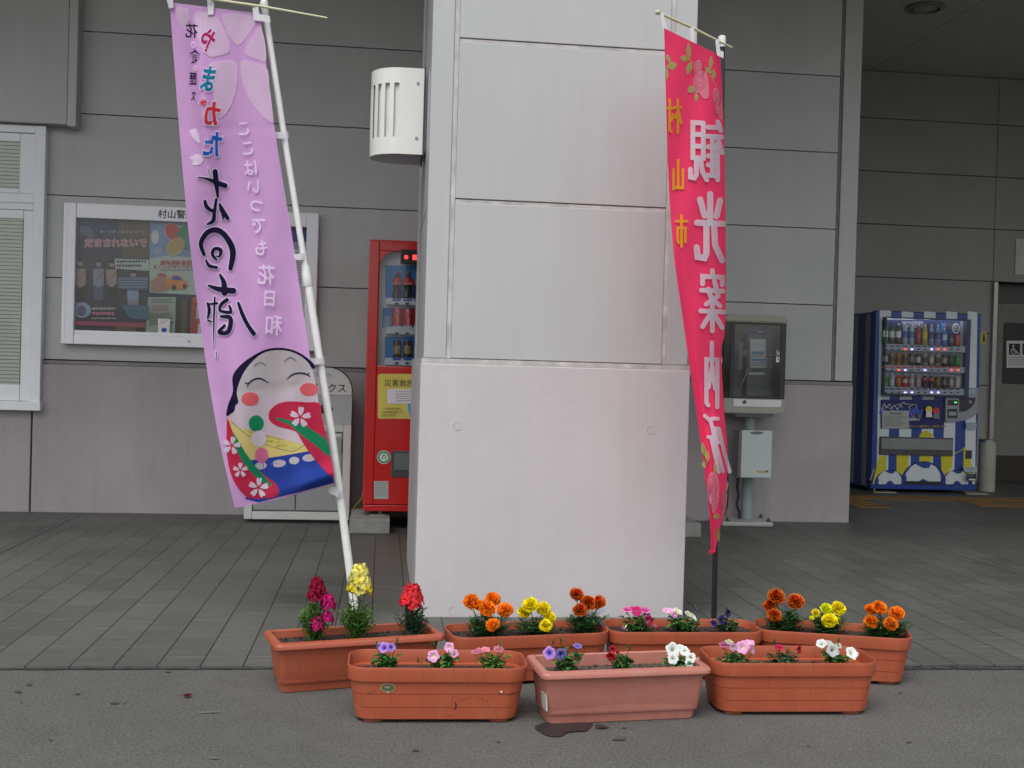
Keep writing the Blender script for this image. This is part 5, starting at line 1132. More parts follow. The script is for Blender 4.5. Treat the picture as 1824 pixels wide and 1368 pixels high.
# sticker and cracks on the sticker planter; small label on the rose planter
def onplanter(P_, z_face_w=0.0):
    t, c, ang, W, D, so_, H = P_
    wm = Matrix.Translation(t.location)@Matrix.Rotation(ang, 4, 'Z'); inv = wm.inverted()
    def f(x, y, h):
        o = inv@CO; d = inv.to_3x3()@ray(x, y)
        # tapered front face: y = -(D-0.022)/2 + taper
        k = 1.0
        for _ in range(6):
            zc = max(0.0, min(0.135, (o+d*k).z)); wb_ = W-0.062; db = D-(W-wb_)*0.8; dd = (db+(D-0.022-db)*zc/0.135)/2
            k = (-dd-0.001-h-o.y)/d.y
        return o+d*k
    return f
f1 = onplanter(PL[4]); st = P_F1
A = Art(); ZF = lambda x, y: (440+x*0.2338, 980+y*0.2338)
A.ell(*ZF(1073, 1048), 13, 8, flat('sticker gold', (150, 145, 110))); A.ell(*ZF(1073, 1048), 11.6, 6.6, flat('sticker olive', (78, 88, 60))); A.lines(*ZF(1048, 1038), *ZF(1098, 1060), 1, flat('sticker gold', (150, 145, 110)), frac=0.7, seed=28)
A.poly([ZF(1062, 1080), ZF(1085, 1080), ZF(1074, 1093)], flat('torn paper', (190, 180, 165)))
A.build('sticker', P_F1, f1, local=True)
A = Art(); Z5 = lambda x, y: (780+x*0.2047, 1020+y*0.2047)
CR = mat('crack', (0.05, 0.02, 0.015), 0.9)
A.stroke([ZF(925, 1092), ZF(950, 1082), ZF(972, 1076)], 0.8, CR, smooth=False)
A.stroke([Z5(300, 1078), Z5(240, 1105), Z5(185, 1110), Z5(180, 1130)], 0.6, CR, smooth=False); A.stroke([Z5(360, 1095), Z5(420, 1110), Z5(440, 1150), Z5(460, 1190)], 0.5, CR, smooth=False)
A.stroke([Z5(620, 1062), Z5(650, 1050), Z5(700, 1040)], 1.3, CR); A.stroke([Z5(525, 1048), Z5(570, 1052), Z5(600, 1065), Z5(620, 1063)], 0.9, CR, smooth=False)
A.stroke([Z5(150, 1125), Z5(158, 1155), Z5(148, 1188)], [1, 3.2, 2.5], CR); A.ell(*Z5(552, 1037), 2, 2, WHT); A.stroke([Z5(80, 1245), Z5(110, 1250), Z5(140, 1240)], 0.6, CR)
A.build('crack', P_F1, f1, local=True)
t, c, ang, W, D, so_, H = PL[5]
bm = B(); box(bm, -0.262, -0.2595, -0.09, -0.04, 0.05, 0.10); 
for v in bm.verts: v.co.x = -(W-0.062)/2-0.0006-(v.co.z)*0.09-0.004+(0.0 if v.co.x < -0.26 else 0.006)
obj('label', bm, mat('label faded', (0.4, 0.4, 0.36), 0.6), t, local=True)

# ------------------------------------------------------------------ flowering plants
def Lay(bm): return bm.loops.layers.float_color.get('col') or bm.loops.layers.float_color.new('col')
def fc(bm, lay, verts, ts, r):
    try: f = bm.faces.new(verts)
    except ValueError: return
    for lp, t in zip(f.loops, ts): lp[lay] = (t, r, 0, 1)
    f.smooth = True; return f
def ortho(d):
    a = Vector((0, 0, 1)) if abs(d.z) < 0.9 else Vector((1, 0, 0)); s = d.cross(a).normalized(); return s, s.cross(d).normalized()
def leaf(bm, lay, p, d, L, W, rnd, droop=0.3, fold=0.25):
    d = d.normalized(); s, u = ortho(d); r = rnd.random(); g = Vector((0, 0, -1))
    p1 = p+d*L*0.35+g*L*droop*0.08; p2 = p+d*L*0.7+g*L*droop*0.3; p3 = p+d*L+g*L*droop*0.65
    a = bm.verts.new(p); m1 = bm.verts.new(p1); m2 = bm.verts.new(p2); e = bm.verts.new(p3)
    l1 = bm.verts.new(p1+s*W*0.5+u*W*fold); r1 = bm.verts.new(p1-s*W*0.5+u*W*fold); l2 = bm.verts.new(p2+s*W*0.42+u*W*fold); r2 = bm.verts.new(p2-s*W*0.42+u*W*fold)
    fc(bm, lay, (a, m1, l1), (0, .35, .35), r); fc(bm, lay, (a, r1, m1), (0, .35, .35), r)
    fc(bm, lay, (m1, m2, l2, l1), (.35, .7, .7, .35), r); fc(bm, lay, (m1, r1, r2, m2), (.35, .35, .7, .7), r)
    fc(bm, lay, (m2, e, l2), (.7, 1, .7), r); fc(bm, lay, (m2, r2, e), (.7, .7, 1), r)
def stem(bm, lay, pts, r0, r1, rv=0.5):
    n = len(pts); rings = []
    for i, p in enumerate(pts):
        d = (pts[min(i+1, n-1)]-pts[max(i-1, 0)]).normalized(); s, u = ortho(d); r = r0+(r1-r0)*i/(n-1)
        rings.append([bm.verts.new(p+(s*math.cos(k*PI*2/5)+u*math.sin(k*PI*2/5))*r) for k in range(5)])
    for i in range(n-1):
        for k in range(5): fc(bm, lay, (rings[i][k], rings[i][(k+1) % 5], rings[i+1][(k+1) % 5], rings[i+1][k]), (.3,)*4, rv)
def curve_pts(a, b_, n, bulge):
    return [a.lerp(b_, i/n)+bulge*math.sin(PI*i/n) for i in range(n+1)]
LEAFM = petal_mat('marigold leaf', (0.022, 0.065, 0.02), (0.055, 0.15, 0.04), trans=0.25)
LEAFP = petal_mat('petunia leaf', (0.03, 0.095, 0.022), (0.095, 0.24, 0.055), trans=0.3)
LEAFS = petal_mat('snapdragon leaf', (0.045, 0.13, 0.02), (0.16, 0.33, 0.06), trans=0.3)
LEAFD = petal_mat('dull leaf', (0.03, 0.07, 0.035), (0.085, 0.16, 0.07), trans=0.3)
def pm_(name, c0, c1, p0=.2, p1=.8): return petal_mat(name, lin(*c0), lin(*c1), p0, p1)
ORA = pm_('marigold orange', (200, 62, 0), (252, 142, 20), .45, 1); YEM = pm_('marigold yellow', (190, 150, 0), (248, 232, 20), .4, .95); LIM = pm_('marigold lime', (175, 195, 10), (225, 230, 30))
RUS = pm_('marigold rust', (165, 18, 8), (255, 150, 30), 0.9, 1.0)
def marigold(c, ax, r, m, parent, rnd):
    bm = B(); lay = Lay(bm); ax = ax.normalized(); s, u = ortho(ax); N_ = 74
    bmesh.ops.create_icosphere(bm, subdivisions=2, radius=r*0.58, matrix=Matrix.Translation(c))
    for f in bm.faces:
        for lp in f.loops: lp[lay] = (0.5, 0.4, 0, 1)
    for i in range(N_):
        k = (i+0.5)/N_; ph = i*2.39996+rnd.uniform(-.2, .2); th = math.acos(1-k*1.25)    # a full pompon, open below
        d = (ax*math.cos(th)+(s*math.cos(ph)+u*math.sin(ph))*math.sin(th)).normalized()
        sc = 0.82+0.34*rnd.random(); t1 = d.cross(ax); t1 = t1.normalized() if t1.length > 1e-3 else s; out = (d*0.75+ax*0.25*rnd.random()+t1*rnd.uniform(-.4, .4)+(s*math.cos(ph)+u*math.sin(ph))*rnd.uniform(.0, .7)).normalized()
        c0 = c+d*r*0.25-ax*r*0.15; cm = c+d*r*0.66*sc-ax*r*0.12; ce = cm+out*r*0.42; W = r*0.36*(0.8+0.5*rnd.random()); rr = rnd.random()
        a = bm.verts.new(c0); ml = bm.verts.new(cm+t1*W*.7); mr_ = bm.verts.new(cm-t1*W*.7)
        nrm = t1.cross(out).normalized(); tips = [bm.verts.new(ce+t1*W*q+out*r*(0.10*math.cos(q*5+rr*6)-0.12*q*q)+nrm*r*0.15*math.sin(q*6+rr*9)) for q in (1.15, .6, 0, -.6, -1.15)]
        fc(bm, lay, (a, ml, mr_), (0, .6, .6), rr)
        mc = bm.verts.new(cm+out*r*0.05)
        fc(bm, lay, (ml, tips[0], tips[1]), (.6, 1, 1), rr); fc(bm, lay, (ml, tips[1], tips[2], mc), (.6, 1, 1, .65), rr); fc(bm, lay, (mc, tips[2], tips[3], mr_), (.65, 1, 1, .6), rr); fc(bm, lay, (mr_, tips[3], tips[4]), (.6, 1, 1), rr); fc(bm, lay, (ml, mc, mr_), (.6, .65, .6), rr)
    obj('flower', bm, m, parent)
def petunia(c, ax, r, m, parent, rnd, tube_m=None):
    bm = B(); lay = Lay(bm); ax = ax.normalized(); s, u = ortho(ax); n = 30; ph0 = rnd.uniform(0, 6); rr = rnd.random(); rings = []
    for rad, dep, t in ((.05, -1.1, 0), (.13, -.55, .1), (.26, -.22, .25), (.55, -.06, .5), (.8, .0, .8), (1, -.05, 1)):
        rg = []
        for k in range(n):
            a = 2*PI*k/n; lobe = 1-(0.17*abs(math.cos(2.5*(a+ph0)))**3)*(rad > .5); wv = 0.07*math.sin(10*a+ph0*3)*(rad**3)+0.05*math.sin(3*a+rr*7)*(rad**2)
            rg.append((bm.verts.new(c+(s*math.cos(a)+u*math.sin(a))*r*rad*lobe+ax*r*(dep+wv)), t))
        rings.append(rg)
    for i in range(len(rings)-1):
        for k in range(n):
            q = (rings[i][k], rings[i][(k+1) % n], rings[i+1][(k+1) % n], rings[i+1][k]); fc(bm, lay, [v[0] for v in q], [v[1] for v in q], rr)
    obj('flower', bm, m, parent)
def floret(bm, lay, c, ax, r, rnd):
    s, u = ortho(ax); rr = rnd.random()
    for k in range(6):
        a = 2*PI*k/6+rnd.uniform(-.25, .25); o = s*math.cos(a)+u*math.sin(a); t1 = ax.cross(o); L = r*(1.15 if k % 2 else 0.9)
        p0 = c-ax*r*.8; p1 = c+o*L*.45-ax*r*.1; p2 = c+o*L*.95+ax*r*(.35+rnd.uniform(-.2, .2)); p3 = c+o*L*1.15-ax*r*.15
        V = [bm.verts.new(q) for q in (p0, p1+t1*L*.35, p1-t1*L*.35, p2+t1*L*.45, p2-t1*L*.45, p3+t1*L*.2, p3-t1*L*.2)]
        fc(bm, lay, (V[0], V[1], V[2]), (0, .4, .4), rr); fc(bm, lay, (V[1], V[3], V[4], V[2]), (.4, .8, .8, .4), rr); fc(bm, lay, (V[3], V[5], V[6], V[4]), (.8, 1, 1, .8), rr)
    for k in range(3):
        o = (ax+s*rnd.uniform(-.5, .5)+u*rnd.uniform(-.5, .5)).normalized(); V = [bm.verts.new(c+o*r*.75+s*r*.32*math.cos(q)+u*r*.32*math.sin(q)) for q in (0, 1.3, 2.6, 3.9, 5.2)]; fc(bm, lay, V, (.9,)*5, rr)
TOCAM = Vector((0, -1, 0))
def plant(kind, label, pi, bx_, fol, flowers, leafm, seed, extra=()):
    t, c, ang, W, D, so_, H = PL[pi]; rnd = random.Random(seed)
    # base: on the soil, on the planter's middle line under photo column bx_
    d = Vector((math.cos(ang), math.sin(ang), 0)); best = min((abs((lambda q: 912+F*((q-CO).dot(cr))/((q-CO).dot(cf)))(c+d*u_*0.01)-bx_), u_) for u_ in range(-30, 31))
    b_ = c+d*best[1]*0.01; b_.z = so_+0.002; Y = b_.y
    root = thing({'m': 'marigold_plant', 'p': 'petunia_plant', 's': 'snapdragon_plant'}[kind], label, {'m': 'marigold', 'p': 'petunia', 's': 'snapdragon'}[kind], tuple(b_), 0, 'flowering plants in the planters')
    bm = B(); lay = Lay(bm); x0, y0, x1, y1 = fol; P0 = pY(x0, y1, Y); P1 = pY(x1, y0, Y); hw = (P1.x-P0.x)/2; cx = (P1.x+P0.x)/2; zt = P1.z; hw *= 1.2 if kind == 's' else 1.08
    nst = {'m': 44, 'p': 24, 's': 30}[kind]
    for i in range(nst):
        a = rnd.uniform(0, 2*PI); rr = math.sqrt(rnd.random()); k = rnd.uniform(0.45, 1.0)
        e = Vector((cx+hw*rr*math.cos(a)*1.02, Y+min(hw, 0.05)*rr*math.sin(a)*0.9, b_.z+(zt-b_.z)*(k*(1.08-0.35*rr*rr))))
        if kind == 's' and rr < 0.8: e = Vector((cx+hw*rr*math.cos(a), Y+0.04*rr*math.sin(a), b_.z+(zt-b_.z)*rnd.uniform(.6, 1)))
        pts = curve_pts(b_+Vector((rnd.uniform(-.4, .4)*hw, rnd.uniform(-.015, .015), -0.006)), e, 4, Vector((math.cos(a), math.sin(a), 0))*0.008); stem(bm, lay, pts, 0.0016, 0.0009, rnd.random())
        L0 = (e-b_).length; nl = int({'m': 9, 'p': 8, 's': 12}[kind]*max(0.6, L0/0.08))
        for j in range(nl):
            f_ = 0.12+0.88*(j+rnd.random())/nl; p = b_.lerp(e, f_); an = j*2.4+rnd.uniform(-.5, .5); o = Vector((math.cos(an), math.sin(an), rnd.uniform(.1, .7)))
            if kind == 'm':
                Lr = rnd.uniform(.022, .040); o.normalize(); s_, u_ = ortho(o)
                for q in range(5):
                    pp = p+o*Lr*(q+1)/6
                    for sg in (-1, 1): leaf(bm, lay, pp, o*.6+s_*sg, Lr*.42, 0.0042, rnd, 0.3, .1)
                leaf(bm, lay, p+o*Lr, o, Lr*.35, .004, rnd)
            elif kind == 'p': leaf(bm, lay, p, o, rnd.uniform(.018, .036), rnd.uniform(.012, .022), rnd, 0.5)
            else: leaf(bm, lay, p, o+Vector((0, 0, .4)), rnd.uniform(.02, .04), rnd.uniform(.006, .011), rnd, 0.35)
        if kind == 's' and rnd.random() < .5:      # green bud clusters at the tips
            for q in range(5): leaf(bm, lay, e+Vector((rnd.uniform(-.004, .004), rnd.uniform(-.004, .004), rnd.uniform(0, .012))), Vector((rnd.uniform(-1, 1), rnd.uniform(-1, 1), 1)), .008, .006, rnd, 0)
        if kind == 'm' and rnd.random() < .3:
            bmesh.ops.create_icosphere(bm, subdivisions=1, radius=0.005, matrix=Matrix.Translation(e)@Matrix.Diagonal((1, 1, 1.5, 1)))
    fl = []
    for q in flowers:
        fx, fy, fr, fm = q[:4]; dy = q[4] if len(q) > 4 else rnd.uniform(-.025, .02); p = pY(fx, fy, Y+dy); r = fr*(Y/F)*(0.98 if kind == 'm' else 1.1); fl.append((p, r, fm, q))
        if kind != 's' or (p.z-b_.z) > 0.03:
            stem(bm, lay, curve_pts(b_+Vector((rnd.uniform(-.01, .01), 0, 0)), p-Vector((0, 0, r*.4)), 5, Vector((0, -.006, 0))), 0.0019, 0.0016, 0.4)
        if kind == 'm':      # green cup under the head
            tube(bm, [p-Vector((0, 0, r*1.0)), p-Vector((0, 0, r*.25))], [0.0028, r*.42], 8)
    for ex, ey in extra:      # closed buds on stalks
        p = pY(ex, ey, Y-.01); stem(bm, lay, curve_pts(b_, p, 5, Vector((0, -.005, 0))), 0.0016, 0.0012, .5)
        for q in range(5): leaf(bm, lay, p-Vector((0, 0, .008)), Vector((rnd.uniform(-.3, .3), rnd.uniform(-.3, .3), 1)), .024, .006, rnd, 0)
    obj('foliage', bm, leafm, root)
    for p, r, fm, q in fl:
        if kind == 'm': marigold(p, Vector((rnd.uniform(-.35, .35), -.55, .9)), r, fm, root, rnd)
        elif kind == 'p':
            ax = Vector(q[5]) if len(q) > 5 else Vector((rnd.uniform(-.5, .5), -1, rnd.uniform(.1, .9))); petunia(p, ax, r, fm, root, rnd)
        else:
            bm = B(); lay = Lay(bm); n_ = q[5] if len(q) > 5 else 10; hh = (q[6] if len(q) > 6 else fr)*Y/F
            for i in range(n_):
                a = i*2.4+rnd.uniform(-.3, .3); k = i/(max(1, n_-1)); rad = r*.66*(1-.4*k); o = Vector((math.cos(a), math.sin(a), .15)).normalized()
                floret(bm, lay, p+Vector((o.x*rad, o.y*rad, (k-.5)*2*hh*.85)), o, r*(.62-.2*k), rnd)
            obj('flower_spike', bm, fm, root)
MAR = pm_('snapdragon crimson', (95, 0, 25), (165, 8, 60)); MAG = pm_('snapdragon magenta', (150, 5, 70), (200, 30, 115)); SYE = pm_('snapdragon yellow', (235, 205, 10), (240, 235, 130), .2, .8); SRE = pm_('snapdragon red', (185, 20, 20), (225, 55, 65))
SYD = pm_('snapdragon deep yellow', (235, 205, 0), (245, 225, 40))
plant('s', 'crimson and magenta snapdragon at the left end of the orange rectangular planter', 0, 558, (536, 1072, 584, 1136), [(565, 1049, 15, MAR, 0, 16, 17), (584, 1071, 13, MAG, -.01, 9, 9), (582, 1098, 11, MAG, -.02, 6, 6), (564, 1111, 12, MAG, -.03, 7, 8)], LEAFS, 1)
plant('s', 'tall pale yellow snapdragon in the middle of the orange rectangular planter', 0, 635, (606, 1072, 664, 1134), [(640, 1030, 19, SYE, 0, 22, 20), (652, 1047, 9, SYD, -.02, 4, 3), (627, 1049, 9, SYD, -.02, 4, 3), (638, 1037, 8, SYD, -.03, 3, 3)], LEAFS, 2)
plant('s', 'scarlet snapdragon at the right end of the orange rectangular planter', 0, 733, (710, 1084, 757, 1130), [(734, 1060, 18, SRE, 0, 18, 16), (722, 1068, 11, SRE, -.02, 6, 7)], LEAFD, 3)
plant('m', 'clump of six bright orange marigolds at the left end of the planter before the pillar', 1, 868, (832, 1094, 907, 1133), [(840, 1072, 14.5, ORA), (878, 1068, 13.5, ORA, .01), (868, 1084, 14.5, ORA, -.02), (900, 1087, 14, ORA), (855, 1079, 10, ORA, .02), (878, 1113, 12, ORA, -.045)], LEAFM, 4)
plant('m', 'clump of yellow marigolds in the middle of the planter before the pillar', 1, 951, (925, 1102, 985, 1132), [(945, 1078, 14, YEM), (933, 1091, 11.5, YEM, .01), (968, 1084, 12.5, YEM, 0), (979, 1101, 11, YEM, -.01), (972, 1115, 11.5, YEM, -.045)], LEAFM, 5)
plant('m', 'rusty red marigolds with orange edges at the right end of the planter before the pillar', 1, 1042, (1008, 1090, 1076, 1128), [(1027, 1059, 12.5, RUS), (1048, 1074, 14, RUS, -.01), (1066, 1073, 12.5, RUS), (1033, 1087, 12.5, RUS, -.03)], LEAFM, 6)
PMG = pm_('petunia magenta', (235, 150, 190), (205, 25, 105), .1, .3); PPK = pm_('petunia pale pink', (240, 235, 190), (222, 165, 205), .1, .35); PMV = pm_('petunia mauve', (190, 60, 130), (215, 140, 185), .3, .9)
PWH = pm_('petunia white', (190, 210, 130), (225, 230, 228), .05, .3); PCR = pm_('petunia cream', (200, 210, 140), (225, 225, 205), .1, .5); PPU = pm_('petunia purple', (25, 12, 60), (48, 28, 110)); PLV = pm_('petunia lavender', (110, 80, 190), (175, 135, 205), .2, .7)
PSA = pm_('petunia salmon', (225, 130, 150), (225, 140, 160)); PRD = pm_('petunia red', (120, 0, 15), (180, 12, 35)); PWN = pm_('petunia wine', (110, 5, 40), (190, 20, 80)); PBV = pm_('petunia blue violet', (95, 80, 180), (150, 140, 215), .2, .9)
UP = (0, -.35, 1)
plant('p', 'magenta and mauve petunia at the left end of the planter by the pillar corner', 2, 1138, (1108, 1092, 1166, 1126), [(1117, 1085, 10, PMV, 0, UP), (1126, 1084, 7, PMV, 0, (.3, -.5, .8)), (1134, 1088, 10, PMG, -.01, (0, -.7, .7)), (1149, 1086, 11, PMV, 0, UP), (1155, 1105, 9.5, PMG, -.03, (.1, -1, .1)), (1171, 1118, 8, PMG, -.02, (.7, -.3, -.6)), (1112, 1120, 7, PPK, -.03, (-.6, -.4, -.7))], LEAFP, 7)
plant('p', 'pale pink and cream petunia in the middle of the planter by the black pole', 2, 1214, (1184, 1096, 1248, 1126), [(1191, 1087, 11, PPK, 0, UP), (1207, 1088, 9, PCR, 0, (.2, -.4, .8)), (1227, 1093, 8, PCR, 0, (.3, -.4, .8)), (1237, 1099, 8, PWH, -.01, (.6, -.3, .5)), (1202, 1095, 6, PPK, -.02)], LEAFP, 8, extra=((1246, 1112),))
plant('p', 'dark purple petunia at the right end of the planter by the black pole', 2, 1292, (1270, 1096, 1316, 1126), [(1287, 1104, 8.5, PPU, -.02), (1297, 1092, 6.5, PPU, 0), (1272, 1110, 6.5, PPU, -.02)], LEAFD, 9, extra=((1294, 1086),))
plant('m', 'tall rusty red marigolds at the left end of the right-hand back planter', 3, 1396, (1360, 1086, 1434, 1128), [(1383, 1063, 15, RUS), (1417, 1072, 15, RUS), (1371, 1080, 12.5, RUS, 0), (1379, 1096, 12.5, RUS, -.035)], LEAFM, 10)
plant('m', 'lemon yellow marigolds in the middle of the right-hand back planter', 3, 1476, (1450, 1096, 1502, 1130), [(1493, 1084, 13.5, YEM), (1472, 1085, 11, LIM, .01), (1478, 1105, 13.5, YEM, -.03), (1453, 1092, 7.5, YEM, 0), (1446, 1101, 4.5, LIM), (1494, 1103, 4, LIM)], LEAFM, 11)
plant('m', 'bright orange marigolds at the right end of the right-hand back planter', 3, 1574, (1540, 1100, 1612, 1134), [(1566, 1083, 13.5, ORA), (1550, 1085, 10.5, ORA, .01), (1597, 1093, 14, ORA), (1552, 1107, 12.5, ORA, -.02), (1586, 1112, 13, ORA, -.03)], LEAFM, 12)
plant('p', 'small lavender petunia at the left end of the planter with the oval sticker', 4, 688, (664, 1160, 710, 1190), [(684, 1153, 10, PLV, -.01), (697, 1153, 8, PLV), (676, 1150, 6, PLV)], LEAFP, 13, extra=((707, 1143), (671, 1150)))
plant('p', 'pale pink petunia in the middle of the planter with the oval sticker', 4, 788, (764, 1156, 814, 1190), [(772, 1169, 10.5, PPK, -.03, (0, -1, .1)), (800, 1153, 9, PPK, 0), (809, 1164, 7.5, PPK, -.01)], LEAFP, 14, extra=((770, 1149), (744, 1178)))
plant('p', 'salmon pink petunia at the right end of the planter with the oval sticker', 4, 878, (856, 1164, 900, 1190), [(854, 1158, 8, PSA, 0, UP), (865, 1156, 8, PSA, 0, UP), (888, 1155, 9.5, PSA, 0, UP), (845, 1161, 6, PSA, 0, UP)], LEAFS, 15, extra=((891, 1149),))
plant('p', 'lavender and blue-violet petunia at the left end of the rose planter', 5, 1006, (984, 1156, 1034, 1196), [(979, 1163, 11.5, PLV, -.01), (1000, 1166, 11, PBV, -.02, (.1, -1, 0)), (1029, 1150, 8, PBV, 0, UP)], LEAFP, 16, extra=((999, 1142), (985, 1146)))
plant('p', 'small dark red petunia in the middle of the rose planter', 5, 1108, (1088, 1164, 1128, 1196), [(1088, 1170, 9, PRD, -.02, (-.4, -.8, -.3)), (1091, 1156, 6.5, PRD, 0), (1100, 1162, 4, PRD)], LEAFP, 17, extra=((1121, 1155),))
plant('p', 'cluster of white petunias at the right end of the rose planter', 5, 1214, (1186, 1172, 1244, 1196), [(1199, 1157, 13, PWH, 0, (0, -.9, .4)), (1220, 1160, 8.5, PWH, -.01, (0, -1, .3)), (1199, 1174, 9.5, PWH, -.03, (-.1, -1, .2)), (1213, 1155, 8, PWH, .01), (1231, 1172, 9.5, PWH, -.02, (.1, -1, .2)), (1228, 1180, 8, PWH, -.03), (1244, 1177, 7, PCR, -.01, (.7, -.5, .2))], LEAFP, 18)
plant('p', 'pale pink petunia at the left end of the right-hand front planter', 6, 1312, (1282, 1160, 1346, 1186), [(1289, 1148, 9, PMV, 0, UP), (1299, 1143, 8, PCR, 0, UP), (1306, 1153, 7.5, PPK, -.02), (1323, 1153, 12, PPK, -.02, (0, -.9, .35)), (1335, 1144, 10, PPK, .01, UP), (1341, 1158, 7.5, PPK, -.01, (.5, -.6, .2))], LEAFP, 19)
plant('p', 'sparse wine red petunia in the middle of the right-hand front planter', 6, 1392, (1366, 1160, 1418, 1186), [(1388, 1152, 8, PWN, 0, UP), (1424, 1157, 7.5, PWN, -.01, (.6, -.8, .1))], LEAFD, 20, extra=((1379, 1145), (1402, 1160)))
plant('p', 'white petunia at the right end of the right-hand front planter', 6, 1488, (1462, 1160, 1514, 1186), [(1463, 1146, 9.5, PWH, 0, (-.3, -.6, .7)), (1476, 1145, 9, PWH, 0, UP), (1484, 1158, 12, PWH, -.02, (0, -1, .4)), (1518, 1163, 12, PWH, -.02, (.2, -.8, .6)), (1494, 1150, 6, PCR, .01)], LEAFP, 21, extra=((1492, 1143),))

# dried flower head on the road, crumbs and stray leaves
rnd = random.Random(5); p = pZ(333, 1241, 0.004); bm = B(); lay = Lay(bm)
for i in range(26):
    a = rnd.uniform(0, 6.28); d = Vector((math.cos(a), math.sin(a), rnd.uniform(.2, 1.2))); leaf(bm, lay, p+Vector((rnd.uniform(-.006, .006), rnd.uniform(-.005, .005), rnd.uniform(0, .006))), d, rnd.uniform(.01, .018), .008, rnd, .6)
tag(obj('fallen_flower', bm, pm_('wilted petal', (70, 12, 18), (135, 45, 50))), 'wilted dark red flower head lying on the asphalt left of the planters', 'fallen flower')

# ------------------------------------------------------------------ banners
def lerp_curve(pts, v):
    """pts: list of (v, x, y)"""
    for i in range(len(pts)-1):
        if v <= pts[i+1][0] or i == len(pts)-2:
            p0 = pts[max(i-1, 0)]; p1 = pts[i]; p2 = pts[i+1]; p3 = pts[min(i+2, len(pts)-1)]; t = (v-p1[0])/(p2[0]-p1[0])
            return tuple(0.5*((2*p1[j])+(-p0[j]+p2[j])*t+(2*p0[j]-5*p1[j]+4*p2[j]-p3[j])*t*t+(-p0[j]+3*p1[j]-3*p2[j]+p3[j])*t**3) for j in (1, 2))
def cloth(name, parent, Lc, Rc, depth, m, nu=40, nv=170, sag=0.0):
    bm = B(); G = []
    for j in range(nv+1):
        v = j/nv; (lx_, ly), (rx_, ry) = lerp_curve(Lc, v), lerp_curve(Rc, v); row = []
        for i in range(nu+1):
            u = i/nu; x = lx_+(rx_-lx_)*u; y = ly+(ry-ly)*u+sag*v**6*math.sin(u*PI); row.append(bm.verts.new(pD(x, y, depth(x, y))))
        G.append(row)
    for j in range(nv):
        for i in range(nu): f = bm.faces.new((G[j][i], G[j+1][i], G[j+1][i+1], G[j][i+1])); f.smooth = True
    return obj(name, bm, m, parent)
def onC(depth):
    def f(x, y, h): return pD(x, y, depth(x, y)-0.0018-h)
    return f
def CM(name, rgb): return mat(name, lin(*rgb), 0.75, var=0.03, vs=12, trans=0.5, spec=0.2, bump=0.15, bs=400)
# pink banner, white pole
def D1(x, y):
    k = (y/900.0); w_ = 0.024*math.sin(x*0.045+y*0.006)+0.012*math.sin(y*0.011+x*0.02+1)+0.010*math.sin(x*.09-y*.02)*k
    f_ = 0.034*math.exp(-((x-352-(y-100)*0.11)/14)**2)*math.exp(-((y-150)/190)**2)       # soft fold left of the lettering near the top
    b_ = 0.05*math.exp(-((y-855+(x-560)*0.35)/16)**2)*max(0, min(1, (x-455)/90))          # gathered fold at the lower tie
    cr_ = 0.0022*math.exp(-((y-700-(x-400)*-.1)/10)**2)+0.002*math.exp(-((y-228+(x-400)*.03)/9)**2)
    return 4.80+(470+(y*0.145)-x)*0.0004+w_-f_-b_+cr_
bn = thing('banner_flag', 'lilac banner with smiling face drawing on a leaning white pole', 'banner', tuple(pD(634, 1112, 4.86)))
PINKC = CM('lilac cloth', (228, 178, 234))
L1 = [(0, 302, 4), (.33, 325, 300), (.55, 346, 500), (.82, 383, 745), (1, 418, 905)]
R1 = [(0, 463, 24), (.25, 490, 235), (.46, 520, 420), (.70, 553, 640), (.87, 581, 785), (1, 598, 861)]
cl1 = cloth('cloth', bn, L1, R1, D1, PINKC, sag=3)
C_DK = CM('ink navy', (30, 22, 62)); C_WH = CM('ink white', (226, 218, 236)); C_PP = CM('ink pale petal', (226, 204, 226)); C_FACE = CM('ink face', (214, 206, 210)); C_RD = CM('ink crimson', (205, 50, 85)); C_GR = CM('ink green', (30, 150, 100)); C_YE = CM('ink cream yellow', (222, 214, 135)); C_BL = CM('ink blue', (45, 75, 165)); C_CO = CM('ink coral', (225, 110, 115)); C_PK = CM('ink pink', (222, 120, 165)); C_TE = CM('ink teal', (30, 140, 170)); C_MG = CM('ink magenta', (190, 30, 110)); C_RE = CM('ink red', (220, 60, 70)); C_AZ = CM('ink azure', (30, 110, 200)); C_LW = CM('ink light white', (240, 228, 245)); C_LN = CM('ink grey line', (120, 110, 120))
Z2 = lambda x, y: (280+x*0.3509, y*0.3509)
Z3 = lambda x, y: (320+x*0.3509, 440+y*0.3509)
def sp(pts, n=6):
    """smooth closed outline"""
    out = []; N_ = len(pts)
    for i in range(N_):
        p0, p1, p2, p3 = pts[i-1], pts[i], pts[(i+1) % N_], pts[(i+2) % N_]
        for k in range(n):
            t = k/n; out.append(tuple(0.5*((2*p1[j])+(-p0[j]+p2[j])*t+(2*p0[j]-5*p1[j]+4*p2[j]-p3[j])*t*t+(-p0[j]+3*p1[j]-3*p2[j]+p3[j])*t**3) for j in (0, 1)))
    return out
A = Art(0.00014)
